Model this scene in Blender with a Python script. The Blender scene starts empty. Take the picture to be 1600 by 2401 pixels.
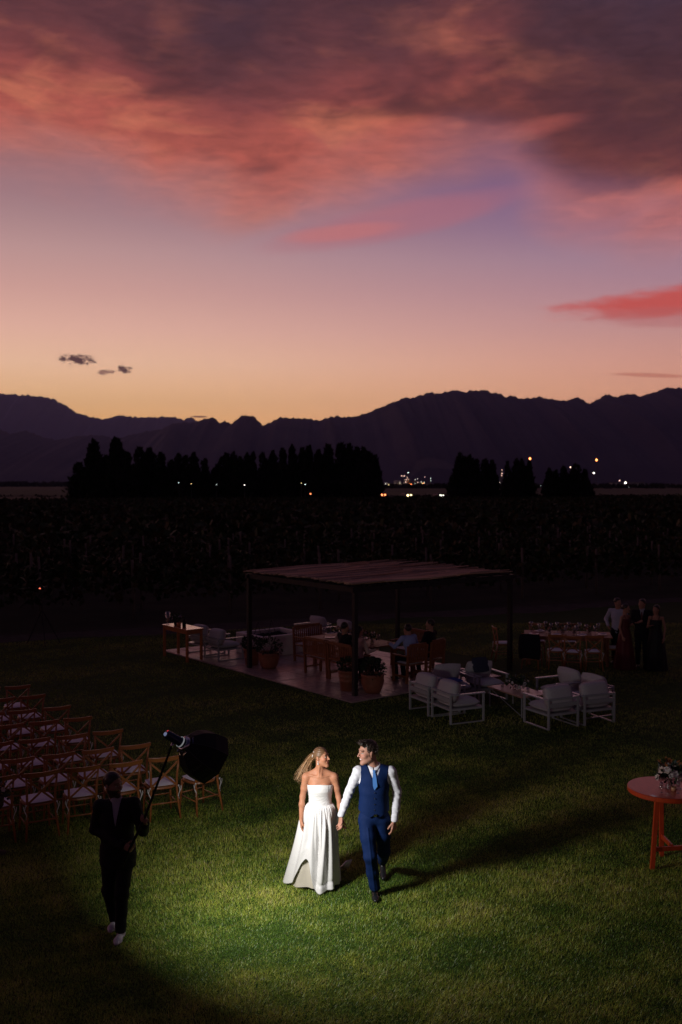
import bpy, bmesh, math, random
import numpy as np
from mathutils import Vector, Matrix, Euler

random.seed(7)
rng = np.random.default_rng(7)
scene = bpy.context.scene
COL = scene.collection
PI = math.pi

# ------------------------------------------------------------------ camera
CAM_H = 4.68
PITCH = math.atan(68.5 / 2334.0)
cam_data = bpy.data.cameras.new('camera')
cam_data.sensor_fit = 'VERTICAL'
cam_data.sensor_height = 36.0
cam_data.sensor_width = 24.0
cam_data.lens = 35.0
cam_data.clip_start = 0.1
cam_data.clip_end = 80000.0
cam_data.dof.use_dof = True
cam_data.dof.focus_distance = 11.35
cam_data.dof.aperture_fstop = 2.2
cam = bpy.data.objects.new('camera', cam_data)
COL.objects.link(cam)
cam.location = (0, 0, CAM_H)
cam.rotation_euler = (PI / 2 - PITCH, 0, 0)
scene.camera = cam

scene.render.engine = 'CYCLES'
scene.cycles.use_denoising = True
scene.cycles.max_bounces = 6
scene.cycles.diffuse_bounces = 3
scene.cycles.glossy_bounces = 3
scene.cycles.transmission_bounces = 6
scene.cycles.transparent_max_bounces = 8
scene.cycles.volume_bounces = 0
scene.cycles.caustics_reflective = False
scene.cycles.caustics_refractive = False
scene.cycles.sample_clamp_indirect = 4.0
scene.view_settings.view_transform = 'Standard'
scene.view_settings.look = 'None'
scene.view_settings.exposure = 0.0
scene.view_settings.gamma = 1.0
scene.view_settings.use_curve_mapping = False


def ray(x, y):
    """world direction of a picture point of the 1600x2401 photograph (used to survey places)"""
    dx, dz = (x - 800) / 2334.0, (1200.5 - y) / 2334.0
    c, s = math.cos(PITCH), math.sin(PITCH)
    return (dx, c + dz * s, -s + dz * c)


def azel(x, y):
    d = ray(x, y)
    return math.atan2(d[0], d[1]), math.atan2(d[2], math.hypot(d[0], d[1]))


def gp(x, y, z=0.0):
    """the point at height z that is seen at the picture point"""
    d = ray(x, y)
    t = (z - CAM_H) / d[2]
    return (d[0] * t, d[1] * t)


def at_depth(x, y, depth):
    d = ray(x, y)
    t = depth / d[1]
    return (d[0] * t, depth, CAM_H + d[2] * t)


def srgb(r, g, b):
    f = lambda c: (c / 255) / 12.92 if c / 255 <= 0.04045 else ((c / 255 + 0.055) / 1.055) ** 2.4
    return (f(r), f(g), f(b), 1.0)


# ------------------------------------------------------------------ node helpers
class NT:
    """small expression helper on a node tree"""
    def __init__(s, tree):
        s.t = tree

    def node(s, kind, **kw):
        n = s.t.nodes.new(kind)
        for k, v in kw.items():
            setattr(n, k, v)
        return n

    def link(s, a, b):
        s.t.links.new(a, b)

    def put(s, sock, v):
        if isinstance(v, bpy.types.NodeSocket):
            s.link(v, sock)
        else:
            sock.default_value = v

    def m(s, op, a, b=0.0, c=0.0, clamp=False):
        n = s.node('ShaderNodeMath', operation=op, use_clamp=clamp)
        for i, v in enumerate((a, b, c)):
            s.put(n.inputs[i], v)
        return n.outputs[0]

    def add(s, a, b): return s.m('ADD', a, b)
    def sub(s, a, b): return s.m('SUBTRACT', a, b)
    def mul(s, a, b): return s.m('MULTIPLY', a, b)

    def smooth(s, v, lo, hi, a=0.0, b=1.0):
        n = s.node('ShaderNodeMapRange', interpolation_type='SMOOTHSTEP')
        s.put(n.inputs['Value'], v)
        n.inputs['From Min'].default_value = lo
        n.inputs['From Max'].default_value = hi
        n.inputs['To Min'].default_value = a
        n.inputs['To Max'].default_value = b
        return n.outputs['Result']

    def vec(s, x, y, z=0.0):
        n = s.node('ShaderNodeCombineXYZ')
        for i, v in enumerate((x, y, z)):
            s.put(n.inputs[i], v)
        return n.outputs[0]

    def noise(s, v, scale=5.0, detail=4.0, rough=0.55, dist=0.0):
        n = s.node('ShaderNodeTexNoise')
        if v is not None:
            s.link(v, n.inputs['Vector'])
        n.inputs['Scale'].default_value = scale
        n.inputs['Detail'].default_value = detail
        n.inputs['Roughness'].default_value = rough
        n.inputs['Distortion'].default_value = dist
        return n.outputs['Fac']

    def ramp(s, fac, stops, interp='LINEAR'):
        n = s.node('ShaderNodeValToRGB')
        n.color_ramp.interpolation = interp
        e = n.color_ramp.elements
        while len(e) < len(stops):
            e.new(0.5)
        for i, (p, c) in enumerate(stops):
            e[i].position = p
            e[i].color = c if len(c) == 4 else (*c, 1)
        s.put(n.inputs[0], fac)
        return n.outputs[0]

    def mix(s, fac, a, b, blend='MIX'):
        n = s.node('ShaderNodeMix', data_type='RGBA', blend_type=blend)
        s.put(n.inputs[0], fac)
        s.put(n.inputs[6], a)
        s.put(n.inputs[7], b)
        return n.outputs[2]


# ------------------------------------------------------------------ sky (dusk, procedural by direction)
SKY_STRENGTH = 1.0
world = bpy.data.worlds.new('World')
scene.world = world
world.use_nodes = True
wt = NT(world.node_tree)
world.node_tree.nodes.clear()
tc = wt.node('ShaderNodeTexCoord')
sep = wt.node('ShaderNodeSeparateXYZ')
wt.link(tc.outputs['Generated'], sep.inputs[0])
AZ = wt.m('ARCTAN2', sep.outputs[0], sep.outputs[1])
EL = wt.m('ARCSINE', sep.outputs[2])
elf = wt.m('DIVIDE', EL, 0.7, clamp=True)


def el_stops(rows):
    out = []
    for y, c in rows:
        e = azel(800, y)[1] if y > -2000 else -y / 10000.0
        out.append((max(0.0, min(1.0, e / 0.7)), srgb(*c)))
    return sorted(out, key=lambda q: q[0])


warm = wt.ramp(elf, el_stops([(1132, (246, 178, 104)), (985, (250, 186, 118)), (935, (252, 194, 138)), (860, (248, 196, 160)),
                              (780, (238, 184, 163)), (690, (221, 169, 158)), (600, (204, 160, 157)), (480, (170, 132, 139)),
                              (330, (128, 96, 112)), (100, (66, 50, 72)), (-6000, (26, 22, 42))]))
cool = wt.ramp(elf, el_stops([(1132, (238, 158, 116)), (935, (240, 168, 134)), (860, (226, 160, 141)), (780, (204, 149, 146)),
                              (700, (186, 140, 151)), (620, (168, 133, 155)), (540, (143, 112, 149)), (450, (124, 95, 141)),
                              (330, (92, 70, 108)), (100, (48, 38, 66)), (-6000, (22, 20, 42))]))
off = wt.m('ABSOLUTE', wt.add(AZ, 0.36))
side = wt.smooth(off, 0.02, 0.80)
sky_col = wt.mix(side, warm, cool)
# the glow low over the mountains is far brighter than the air in front of it
glow = wt.mul(wt.smooth(EL, 0.26, 0.02), wt.smooth(off, 1.6, 0.3))
sky_col = wt.mix(1.0, sky_col, wt.vec(wt.add(1.0, wt.mul(glow, 0.52)), wt.add(1.0, wt.mul(glow, 0.58)), wt.add(1.0, wt.mul(glow, 0.62))), 'MULTIPLY')

# main bank of cloud: lower edge follows the azimuth
n1 = wt.noise(wt.vec(wt.mul(AZ, 5.0), wt.mul(EL, 12.0), 3.1), 1.35, 4.5, 0.46, 0.35)
n2 = wt.noise(wt.vec(wt.mul(AZ, 3.6), wt.mul(EL, 10.0), 8.7), 1.8, 5, 0.48, 0.4)
n3 = wt.noise(wt.vec(wt.mul(AZ, 3.2), wt.mul(EL, 8.0), 17.3), 3.2, 5, 0.5, 0.4)
curve = wt.node('ShaderNodeFloatCurve')
edge_px = [(-200, 380), (0, 385), (200, 415), (400, 455), (540, 500), (650, 485), (800, 455), (950, 445), (1060, 400), (1170, 395),
           (1240, 455), (1330, 515), (1450, 545), (1600, 560), (1800, 550)]
pts = [(azel(x, y)[0] + 0.5, azel(x, y)[1]) for x, y in edge_px]
cm = curve.mapping.curves[0]
while len(cm.points) < len(pts) + 2:
    cm.points.new(0.5, 0.5)
allp = [(0.0, pts[0][1])] + pts + [(1.0, 0.28)]
for p, (a, b) in zip(cm.points, allp):
    p.location = (a, b)
curve.mapping.update()
wt.link(wt.m('ADD', AZ, 0.5, clamp=True), curve.inputs['Value'])
T = wt.m('DIVIDE', wt.sub(EL, curve.outputs[0]), 0.180)
Tn = wt.add(T, wt.mul(wt.sub(n1, 0.5), 0.52))
alpha = wt.smooth(Tn, -0.22, 0.34)
cloud = wt.ramp(wt.m('DIVIDE', wt.add(Tn, 0.2), 1.7, clamp=True),
                [(0.0, srgb(224, 148, 128)), (0.15, srgb(218, 128, 104)), (0.28, srgb(188, 96, 80)), (0.42, srgb(144, 74, 69)),
                 (0.54, srgb(107, 61, 62)), (0.66, srgb(79, 51, 57)), (0.84, srgb(68, 53, 68)), (1.0, srgb(74, 62, 84))])
# lit streaks and dark brown bellies
streak = wt.smooth(n3, 0.48, 0.68)
lowpart = wt.smooth(Tn, 1.1, 0.15)
cloud = wt.mix(wt.mul(wt.mul(streak, lowpart), 0.70), cloud, srgb(214, 124, 94))
right = wt.smooth(AZ, 0.0, 0.26)
def lump(x, y, hw, hh):
    a, e = azel(x, y)
    q = wt.add(wt.m('POWER', wt.m('DIVIDE', wt.sub(AZ, a), hw / 2334.0), 2.0), wt.m('POWER', wt.m('DIVIDE', wt.sub(EL, e), hh / 2334.0), 2.0))
    return wt.smooth(q, 1.6, 0.0)


masses = wt.m('MAXIMUM', lump(1500, 300, 370, 150), wt.m('MAXIMUM', wt.mul(lump(1020, 215, 230, 60), 0.8), wt.mul(lump(220, 180, 320, 60), 0.45)))
bell = wt.smooth(wt.add(n2, wt.mul(masses, 0.20)), 0.50, 0.72)
mid = wt.mul(wt.smooth(T, 0.04, 0.26), wt.smooth(T, 1.35, 0.6))
cloud = wt.mix(wt.mul(wt.mul(bell, mid), 0.74), cloud, srgb(70, 44, 46))
fine = wt.noise(wt.vec(wt.mul(AZ, 6.0), wt.mul(EL, 22.0), 31.0), 6.0, 6, 0.62, 0.5)
cloud = wt.mix(0.30, cloud, wt.mix(1.0, cloud, wt.ramp(fine, [(0.3, (0.35, 0.35, 0.38, 1)), (0.7, (1.5, 1.35, 1.3, 1))]), 'MULTIPLY'))
# thinner, violet where the bank parts right of the middle
a0, e0 = azel(1120, 370)
gap = wt.m('ADD', wt.m('POWER', wt.m('DIVIDE', wt.sub(AZ, a0), 0.075), 2.0), wt.m('POWER', wt.m('DIVIDE', wt.sub(EL, e0), 0.042), 2.0))
gapf = wt.smooth(wt.add(gap, wt.mul(wt.sub(n2, 0.5), 1.2)), 1.5, 0.1)
alpha = wt.mul(alpha, wt.sub(1.0, wt.mul(gapf, 0.24)))
alpha = wt.mul(alpha, 0.97)
sky_col = wt.mix(alpha, sky_col, cloud)


def small_cloud(col, x, y, hw, hh, color, strength, slope=0.0, rag=0.9, nz=None):
    a, e = azel(x, y)
    da = wt.sub(AZ, a)
    de = wt.sub(wt.sub(EL, e), wt.mul(da, slope))
    q = wt.add(wt.m('POWER', wt.m('DIVIDE', da, hw / 2334.0), 2.0), wt.m('POWER', wt.m('DIVIDE', de, hh / 2334.0), 2.0))
    q = wt.add(q, wt.mul(wt.sub(nz, 0.5), rag * 2))
    f = wt.mul(wt.smooth(q, 1.25, 0.15), strength)
    return wt.mix(f, col, color)


sky_col = small_cloud(sky_col, 920, 520, 290, 42, srgb(196, 116, 124), 0.48, 0.17, 0.9, n1)
sky_col = small_cloud(sky_col, 800, 545, 150, 20, srgb(222, 126, 118), 0.45, 0.10, 0.6, n1)
sky_col = small_cloud(sky_col, 1530, 880, 90, 5, srgb(222, 128, 104), 0.6, -0.07, 0.7, n1)
nf = wt.noise(wt.vec(wt.mul(AZ, 130.0), wt.mul(EL, 230.0), 1.0), 1.0, 5, 0.65)
nw = wt.noise(wt.vec(wt.mul(AZ, 22.0), wt.mul(EL, 90.0), 5.0), 1.0, 5, 0.6)
sky_col = small_cloud(sky_col, 1620, 702, 300, 34, srgb(220, 88, 76), 0.92, 0.05, 0.9, nw)
sky_col = small_cloud(sky_col, 1570, 742, 210, 24, srgb(206, 112, 108), 0.5, -0.03, 1.2, nw)
sky_col = small_cloud(sky_col, 182, 843, 42, 12, srgb(70, 38, 38), 0.95, 0.0, 2.6, nf)
sky_col = small_cloud(sky_col, 291, 866, 20, 9, srgb(70, 38, 38), 0.95, 0.0, 2.2, nf)
sky_col = small_cloud(sky_col, 250, 873, 22, 6, srgb(130, 84, 76), 0.8, 0.1, 2.6, nf)
sky_col = small_cloud(sky_col, 466, 977, 22, 2.5, srgb(120, 66, 50), 0.9, 0.0, 0.8, nf)
# the sky away from the sunset is darker and bluer
away = wt.smooth(off, 0.76, 1.9)
sky_col = wt.mix(away, sky_col, wt.mix(1.0, sky_col, (0.13, 0.15, 0.24, 1), 'MULTIPLY'))
bg = wt.node('ShaderNodeBackground')
bg.inputs['Strength'].default_value = SKY_STRENGTH
wt.link(sky_col, bg.inputs['Color'])
wo = wt.node('ShaderNodeOutputWorld')
wt.link(bg.outputs[0], wo.inputs['Surface'])
world.cycles.sampling_method = 'MANUAL'
world.cycles.sample_map_resolution = 512

# ------------------------------------------------------------------ mesh helpers
def V3(*a):
    return np.array(a, dtype=float)


def unit(v):
    v = np.asarray(v, float)
    return v / (np.linalg.norm(v) + 1e-12)


def fast_mesh(name, verts, faces):
    """numpy verts (n,3) and faces (m,k) -> mesh"""
    me = bpy.data.meshes.new(name)
    verts = np.ascontiguousarray(verts, dtype=np.float32)
    faces = np.ascontiguousarray(faces, dtype=np.int32)
    n, (m, k) = len(verts), faces.shape
    me.vertices.add(n)
    me.vertices.foreach_set('co', verts.ravel())
    me.loops.add(m * k)
    me.loops.foreach_set('vertex_index', faces.ravel())
    me.polygons.add(m)
    me.polygons.foreach_set('loop_start', np.arange(0, m * k, k, dtype=np.int32))
    me.polygons.foreach_set('loop_total', np.full(m, k, dtype=np.int32))
    me.update(calc_edges=True)
    return me


def shade(me, smooth=True):
    me.polygons.foreach_set('use_smooth', np.full(len(me.polygons), smooth, dtype=bool))
    me.update()


def link(name, me, mat=None, parent=None, loc=None, rot=None):
    o = bpy.data.objects.new(name, me)
    COL.objects.link(o)
    if mat is not None and me is not None and len(me.materials) == 0:
        me.materials.append(mat)
    if parent is not None:
        o.parent = parent
    if loc is not None:
        o.location = loc
    if rot is not None:
        o.rotation_euler = rot
    return o


def tag(o, label=None, cat=None, group=None, kind=None):
    if label: o['label'] = label
    if cat: o['category'] = cat
    if group: o['group'] = group
    if kind: o['kind'] = kind
    return o


def empty(name, loc=(0, 0, 0), rz=0.0, label=None, cat=None, group=None):
    o = bpy.data.objects.new(name, None)
    COL.objects.link(o)
    o.empty_display_size = 0.1
    o.location = loc
    o.rotation_euler = (0, 0, rz)
    return tag(o, label, cat, group)


def kids(o):
    return [c for c in bpy.data.objects if c.parent == o]


class Tree:
    """remembers the children made for a thing so that it can be copied"""
    reg = {}


def part(name, me, mat, parent, loc=None, rot=None):
    o = link(name, me, mat, parent, loc, rot)
    Tree.reg.setdefault(parent.name, []).append(o)
    return o


def copy_tree(root, loc, rz, label, group=None, parent=None, scale=None):
    r = root.copy()
    COL.objects.link(r)
    if parent is not None: r.parent = parent
    if loc is not None:
        r.location = loc
        r.rotation_euler = (0, 0, rz)
    if scale: r.scale = scale
    if label: r['label'] = label
    if group: r['group'] = group
    for c in Tree.reg.get(root.name, []):
        d = c.copy()
        COL.objects.link(d)
        d.parent = r
        Tree.reg.setdefault(r.name, []).append(d)
        for g in Tree.reg.get(c.name, []):
            e = g.copy()
            COL.objects.link(e)
            e.parent = d
    return r


class MB:
    """collects simple solids into one mesh"""
    def __init__(s):
        s.v, s.f = [], []

    def raw(s, vs, fs):
        b = len(s.v)
        s.v.extend([tuple(map(float, p)) for p in vs])
        s.f.extend([tuple(i + b for i in f) for f in fs])
        return s

    def box(s, c, size, R=None):
        hx, hy, hz = [q / 2 for q in size]
        vs = []
        for x in (-hx, hx):
            for y in (-hy, hy):
                for z in (-hz, hz):
                    p = Vector((x, y, z))
                    if R is not None: p = R @ p
                    vs.append((c[0] + p[0], c[1] + p[1], c[2] + p[2]))
        return s.raw(vs, [(0, 1, 3, 2), (4, 6, 7, 5), (0, 4, 5, 1), (2, 3, 7, 6), (0, 2, 6, 4), (1, 5, 7, 3)])

    def bar(s, a, b, w, h=None, up=(0, 0, 1)):
        """a rectangular bar from a to b"""
        h = w if h is None else h
        a, b = V3(*a), V3(*b)
        d = unit(b - a)
        up = np.asarray(up, float)
        if abs(np.dot(d, up)) > 0.97: up = V3(0, 1, 0)
        x = unit(np.cross(d, up)); y = np.cross(x, d)
        vs = []
        for p in (a, b):
            for i, j in ((-1, -1), (1, -1), (1, 1), (-1, 1)):
                vs.append(p + x * i * w / 2 + y * j * h / 2)
        return s.raw(vs, [(3, 2, 1, 0), (4, 5, 6, 7), (0, 1, 5, 4), (1, 2, 6, 5), (2, 3, 7, 6), (3, 0, 4, 7)])

    def tube(s, path, r, n=8, caps=True):
        path = [V3(*p) for p in path]
        rs = r if hasattr(r, '__len__') else [r] * len(path)
        rings = []
        x = None
        for i, p in enumerate(path):
            a, b = path[max(i - 1, 0)], path[min(i + 1, len(path) - 1)]
            d = unit(b - a)
            if x is None:
                up = V3(0, 0, 1) if abs(d[2]) < 0.9 else V3(1, 0, 0)
                x = unit(np.cross(d, up))
            else:
                x = unit(x - d * np.dot(x, d))
            y = np.cross(d, x)
            rings.append([p + (x * math.cos(t) + y * math.sin(t)) * rs[i] for t in [2 * PI * k / n for k in range(n)]])
        vs = [q for rg in rings for q in rg]
        fs = []
        for i in range(len(path) - 1):
            for k in range(n):
                k2 = (k + 1) % n
                fs.append((i * n + k, i * n + k2, (i + 1) * n + k2, (i + 1) * n + k))
        if caps:
            fs.append(tuple(reversed(range(n))))
            fs.append(tuple((len(path) - 1) * n + k for k in range(n)))
        return s.raw(vs, fs)

    def lathe(s, prof, c=(0, 0, 0), n=16, cap_bottom=True, cap_top=False, sx=1.0, sy=1.0):
        vs = []
        for r, z in prof:
            for k in range(n):
                t = 2 * PI * k / n
                vs.append((c[0] + r * math.cos(t) * sx, c[1] + r * math.sin(t) * sy, c[2] + z))
        fs = []
        for i in range(len(prof) - 1):
            for k in range(n):
                k2 = (k + 1) % n
                fs.append((i * n + k, i * n + k2, (i + 1) * n + k2, (i + 1) * n + k))
        if cap_bottom: fs.append(tuple(reversed(range(n))))
        if cap_top: fs.append(tuple((len(prof) - 1) * n + k for k in range(n)))
        return s.raw(vs, fs)

    def ball(s, c, r, n=8, m=6, sc=(1, 1, 1)):
        prof = [(max(1e-4, r * math.sin(PI * i / m)), -r * math.cos(PI * i / m)) for i in range(m + 1)]
        b = len(s.v)
        s.lathe(prof, (0, 0, 0), n, True, True)
        for i in range(b, len(s.v)):
            x, y, z = s.v[i]
            s.v[i] = (c[0] + x * sc[0], c[1] + y * sc[1], c[2] + z * sc[2])
        return s

    def mesh(s, name, smooth=False):
        me = bpy.data.meshes.new(name)
        me.from_pydata(s.v, [], s.f)
        if smooth: shade(me, True)
        me.update()
        return me

    def part(s, name, mat, parent, smooth=False, bevel=0.0, loc=None, rot=None):
        o = part(name, s.mesh(name, smooth), mat, parent, loc, rot)
        if bevel:
            m = o.modifiers.new('bevel', 'BEVEL'); m.width = bevel; m.segments = 2; m.limit_method = 'ANGLE'
        return o

    def thing(s, name, mat, smooth=False, loc=None, rot=None):
        return link(name, s.mesh(name, smooth), mat, None, loc, rot)


def pad_mesh(name, sx, sy, sz, puff=0.35, n=10, taper=1.0, seed=0):
    """a soft cushion, flat base at z=0"""
    r = random.Random(seed)
    vs, fs = [], []
    k = n + 1
    for side in (0, 1):
        for i in range(k):
            for j in range(k):
                u, v = 2 * i / n - 1, 2 * j / n - 1
                # rounded corners
                m = max(abs(u), abs(v)); l = math.hypot(u, v) + 1e-9
                f = 1 - 0.10 * (abs(u) * abs(v)) ** 2
                w = (1 - abs(u) ** 4) * (1 - abs(v) ** 4)
                t = taper + (1 - taper) * (v + 1) / 2
                x, y = u * f * sx / 2 * t, v * f * sy / 2
                hh = sz * (0.5 + 0.5 * w ** 0.35 * (1 - puff) + 0.5 * puff * w ** 0.8)
                lo = sz * 0.5 - sz * 0.5 * w ** 0.35
                z = (hh if side else lo) + r.uniform(-1, 1) * 0.002 * w
                vs.append((x, y, z))
    o = k * k
    for i in range(n):
        for j in range(n):
            a, b, c, d = i * k + j, (i + 1) * k + j, (i + 1) * k + j + 1, i * k + j + 1
            fs.append((d, c, b, a))
            fs.append((o + a, o + b, o + c, o + d))
    rim = [i * k for i in range(n)] + [n * k + j for j in range(n)] + [i * k + n for i in range(n, 0, -1)] + [j for j in range(n, 0, -1)]
    for q in range(len(rim)):
        a, b = rim[q], rim[(q + 1) % len(rim)]
        fs.append((a, b, o + b, o + a))
    me = bpy.data.meshes.new(name)
    me.from_pydata(vs, [], fs)
    shade(me, True)
    return me


# ------------------------------------------------------------------ materials
MATS = {}


def mat(name, color, rough=0.6, spec=0.4, metal=0.0, var=0.0, vscale=20.0, bump=0.0, bscale=60.0, emit=None, estr=0.0,
        sheen=0.0, coat=0.0, attr=None, trans=0.0, stretch=None, sample_light=True, sss=0.0):
    if name in MATS: return MATS[name]
    m = bpy.data.materials.new(name)
    m.use_nodes = True
    t = NT(m.node_tree)
    p = m.node_tree.nodes['Principled BSDF']
    c = tuple(color) + ((1.0,) if len(color) == 3 else ())
    p.inputs['Base Color'].default_value = c
    p.inputs['Roughness'].default_value = rough
    p.inputs['Specular IOR Level'].default_value = spec
    p.inputs['Metallic'].default_value = metal
    if sheen: p.inputs['Sheen Weight'].default_value = sheen
    if coat:
        p.inputs['Coat Weight'].default_value = coat
        p.inputs['Coat Roughness'].default_value = 0.12
    if trans: p.inputs['Transmission Weight'].default_value = trans
    if sss:
        p.inputs['Subsurface Weight'].default_value = sss
        p.inputs['Subsurface Radius'].default_value = (0.012, 0.005, 0.003)
        p.inputs['Subsurface Scale'].default_value = 1.0
    if emit:
        p.inputs['Emission Color'].default_value = tuple(emit) + (1.0,)
        p.inputs['Emission Strength'].default_value = estr
    src = None
    if attr:
        a = t.node('ShaderNodeAttribute'); a.attribute_name = attr
        src = a.outputs['Color']
        t.link(src, p.inputs['Base Color'])
    if var or bump:
        co = t.node('ShaderNodeTexCoord')
        v = co.outputs['Object']
        if stretch:
            mp = t.node('ShaderNodeMapping'); mp.inputs['Scale'].default_value = stretch
            t.link(v, mp.inputs['Vector']); v = mp.outputs[0]
        if var:
            nz = t.noise(v, vscale, 5, 0.6)
            dk = t.ramp(nz, [(0.3, (1 - var,) * 3 + (1,)), (0.7, (1 + var,) * 3 + (1,))])
            t.link(t.mix(1.0, src if src is not None else c, dk, 'MULTIPLY'), p.inputs['Base Color'])
        if bump:
            nb = t.noise(v, bscale, 4, 0.6)
            b = t.node('ShaderNodeBump'); b.inputs['Strength'].default_value = bump; b.inputs['Distance'].default_value = 0.01
            t.link(nb, b.inputs['Height']); t.link(b.outputs[0], p.inputs['Normal'])
    if not sample_light:
        m.cycles.emission_sampling = 'NONE'
    MATS[name] = m
    return m


M_wood = mat('chair_wood', (0.36, 0.125, 0.036), 0.34, 0.5, var=0.28, vscale=14, stretch=(1, 1, 6), bump=0.08, bscale=50)
M_cushion = mat('cushion_cloth', (0.82, 0.80, 0.82), 0.85, 0.2, var=0.06, vscale=30, bump=0.25, bscale=220)
M_ribbon = mat('ribbon_cloth', (0.78, 0.77, 0.74), 0.8, 0.2)
M_frame = mat('lounge_frame', (0.34, 0.345, 0.35), 0.25, 0.5, coat=0.2, var=0.05)
M_grey = mat('lounge_cloth', (0.47, 0.455, 0.45), 0.92, 0.15, var=0.10, vscale=40, bump=0.3, bscale=260)
M_throw = mat('blue_throw_cloth', (0.06, 0.09, 0.28), 0.9, 0.15, var=0.1)
M_teak = mat('teak', (0.22, 0.075, 0.028), 0.5, 0.4, var=0.3, vscale=12, stretch=(1, 6, 1), bump=0.1)
M_console = mat('console_wood', (0.46, 0.17, 0.062), 0.22, 0.6, coat=0.5, var=0.2, vscale=10, stretch=(1, 5, 1))
M_red = mat('red_painted_wood', (0.50, 0.055, 0.016), 0.30, 0.5, var=0.18, vscale=7, stretch=(4, 4, 1), bump=0.05, bscale=40, coat=0.25)
M_redtop = mat('red_table_top', (0.46, 0.09, 0.06), 0.30, 0.55, var=0.16, vscale=9, stretch=(6, 1, 1), coat=0.25)
M_post = mat('pergola_post', (0.018, 0.015, 0.014), 0.55, 0.35, var=0.2)
M_cane = mat('cane', (0.40, 0.25, 0.17), 0.42, 0.6, attr='Col')
M_paver = mat('paver', (0.40, 0.29, 0.26), 0.27, 0.6, var=0.25, vscale=6, bump=0.5, bscale=45)
M_mortar = mat('mortar', (0.20, 0.16, 0.15), 0.9, 0.2, var=0.2)
M_plaster = mat('white_plaster', (0.62, 0.56, 0.53), 0.8, 0.25, var=0.08, vscale=5, bump=0.3, bscale=80)
M_ash = mat('ash', (0.015, 0.014, 0.014), 0.95, 0.1, var=0.4, bump=0.8, bscale=30)
M_terracotta = mat('terracotta', (0.28, 0.10, 0.055), 0.55, 0.4, var=0.2, vscale=9, bump=0.15)
M_iron = mat('black_iron', (0.012, 0.012, 0.013), 0.45, 0.5)
M_leaf = mat('shrub_leaf', (0.035, 0.06, 0.022), 0.6, 0.3, attr='Col')
M_petal = mat('petal', (0.72, 0.66, 0.64), 0.7, 0.2, attr='Col')
M_wax = mat('candle_wax', (0.78, 0.68, 0.58), 0.5, 0.4, sss=0.2)
M_plate = mat('white_plate', (0.72, 0.70, 0.70), 0.25, 0.5)
M_linen = mat('napkin_linen', (0.52, 0.50, 0.56), 0.9, 0.2)
M_black = mat('matt_black', (0.010, 0.010, 0.011), 0.6, 0.35)
M_softbox = mat('softbox_cloth', (0.012, 0.012, 0.014), 0.75, 0.25, bump=0.15, bscale=300)
M_gloss = mat('strobe_shell', (0.02, 0.035, 0.075), 0.22, 0.6, metal=0.3)
M_silver = mat('polished_metal', (0.45, 0.46, 0.5), 0.2, 0.6, metal=1.0)
M_skin_b = mat('bride_skin', (0.5, 0.26, 0.16), 0.58, 0.35, attr='Col', sss=0.12)
M_skin = mat('skin', (0.45, 0.24, 0.16), 0.58, 0.35, attr='Col', sss=0.08)
M_satin = mat('ivory_satin', (0.79, 0.78, 0.77), 0.26, 0.6, bump=0.35, bscale=7, var=0.02, vscale=3)
M_shirt = mat('white_shirt', (0.72, 0.72, 0.78), 0.85, 0.2, bump=0.6, bscale=9, stretch=(1.0, 1.0, 2.6))
M_navy = mat('navy_suiting', (0.0036, 0.0165, 0.076), 0.78, 0.16, var=0.16, vscale=140, bump=0.55, bscale=10, stretch=(1.3, 1.0, 0.8))
M_tie = mat('sky_blue_tie', (0.075, 0.22, 0.56), 0.36, 0.5)
M_shoe = mat('black_leather', (0.012, 0.012, 0.014), 0.32, 0.5)
M_sneaker = mat('white_sneaker', (0.46, 0.43, 0.47), 0.6, 0.3, var=0.1, vscale=25)
M_suit = mat('black_suiting', (0.010, 0.010, 0.014), 0.8, 0.2, var=0.1)
M_wine = mat('wine_red_cloth', (0.10, 0.006, 0.010), 0.5, 0.35)
M_blackgown = mat('black_gown', (0.008, 0.007, 0.008), 0.6, 0.3)
M_blush = mat('pale_dress', (0.48, 0.36, 0.30), 0.8, 0.2)
M_hair_d = mat('dark_hair', (0.020, 0.011, 0.007), 0.42, 0.5, attr='Col')
M_hair_b = mat('blond_hair', (0.42, 0.24, 0.11), 0.38, 0.5, attr='Col')
M_jewel = mat('pearl', (0.85, 0.8, 0.76), 0.15, 0.6)
M_soft_pole = mat('pole_black', (0.006, 0.006, 0.006), 0.75, 0.2)

gm = bpy.data.materials.new('clear_glass'); gm.use_nodes = True
g_t = NT(gm.node_tree); gm.node_tree.nodes.clear()
g_o = g_t.node('ShaderNodeOutputMaterial'); g_m = g_t.node('ShaderNodeMixShader')
g_tr = g_t.node('ShaderNodeBsdfTransparent'); g_tr.inputs[0].default_value = (0.93, 0.93, 0.93, 1)
g_gl = g_t.node('ShaderNodeBsdfGlossy'); g_gl.inputs['Roughness'].default_value = 0.06
g_lw = g_t.node('ShaderNodeLayerWeight'); g_lw.inputs['Blend'].default_value = 0.35
g_t.link(g_t.m('ADD', g_t.mul(g_lw.outputs['Facing'], 0.75), 0.14), g_m.inputs[0])
g_t.link(g_tr.outputs[0], g_m.inputs[1]); g_t.link(g_gl.outputs[0], g_m.inputs[2])
g_t.link(g_m.outputs[0], g_o.inputs['Surface'])
M_glass = gm


def set_col(me, cols):
    a = me.color_attributes.new('Col', 'FLOAT_COLOR', 'POINT')
    c = np.ones((len(me.vertices), 4), np.float32)
    c[:, :3] = cols
    a.data.foreach_set('color', c.ravel())
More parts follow.
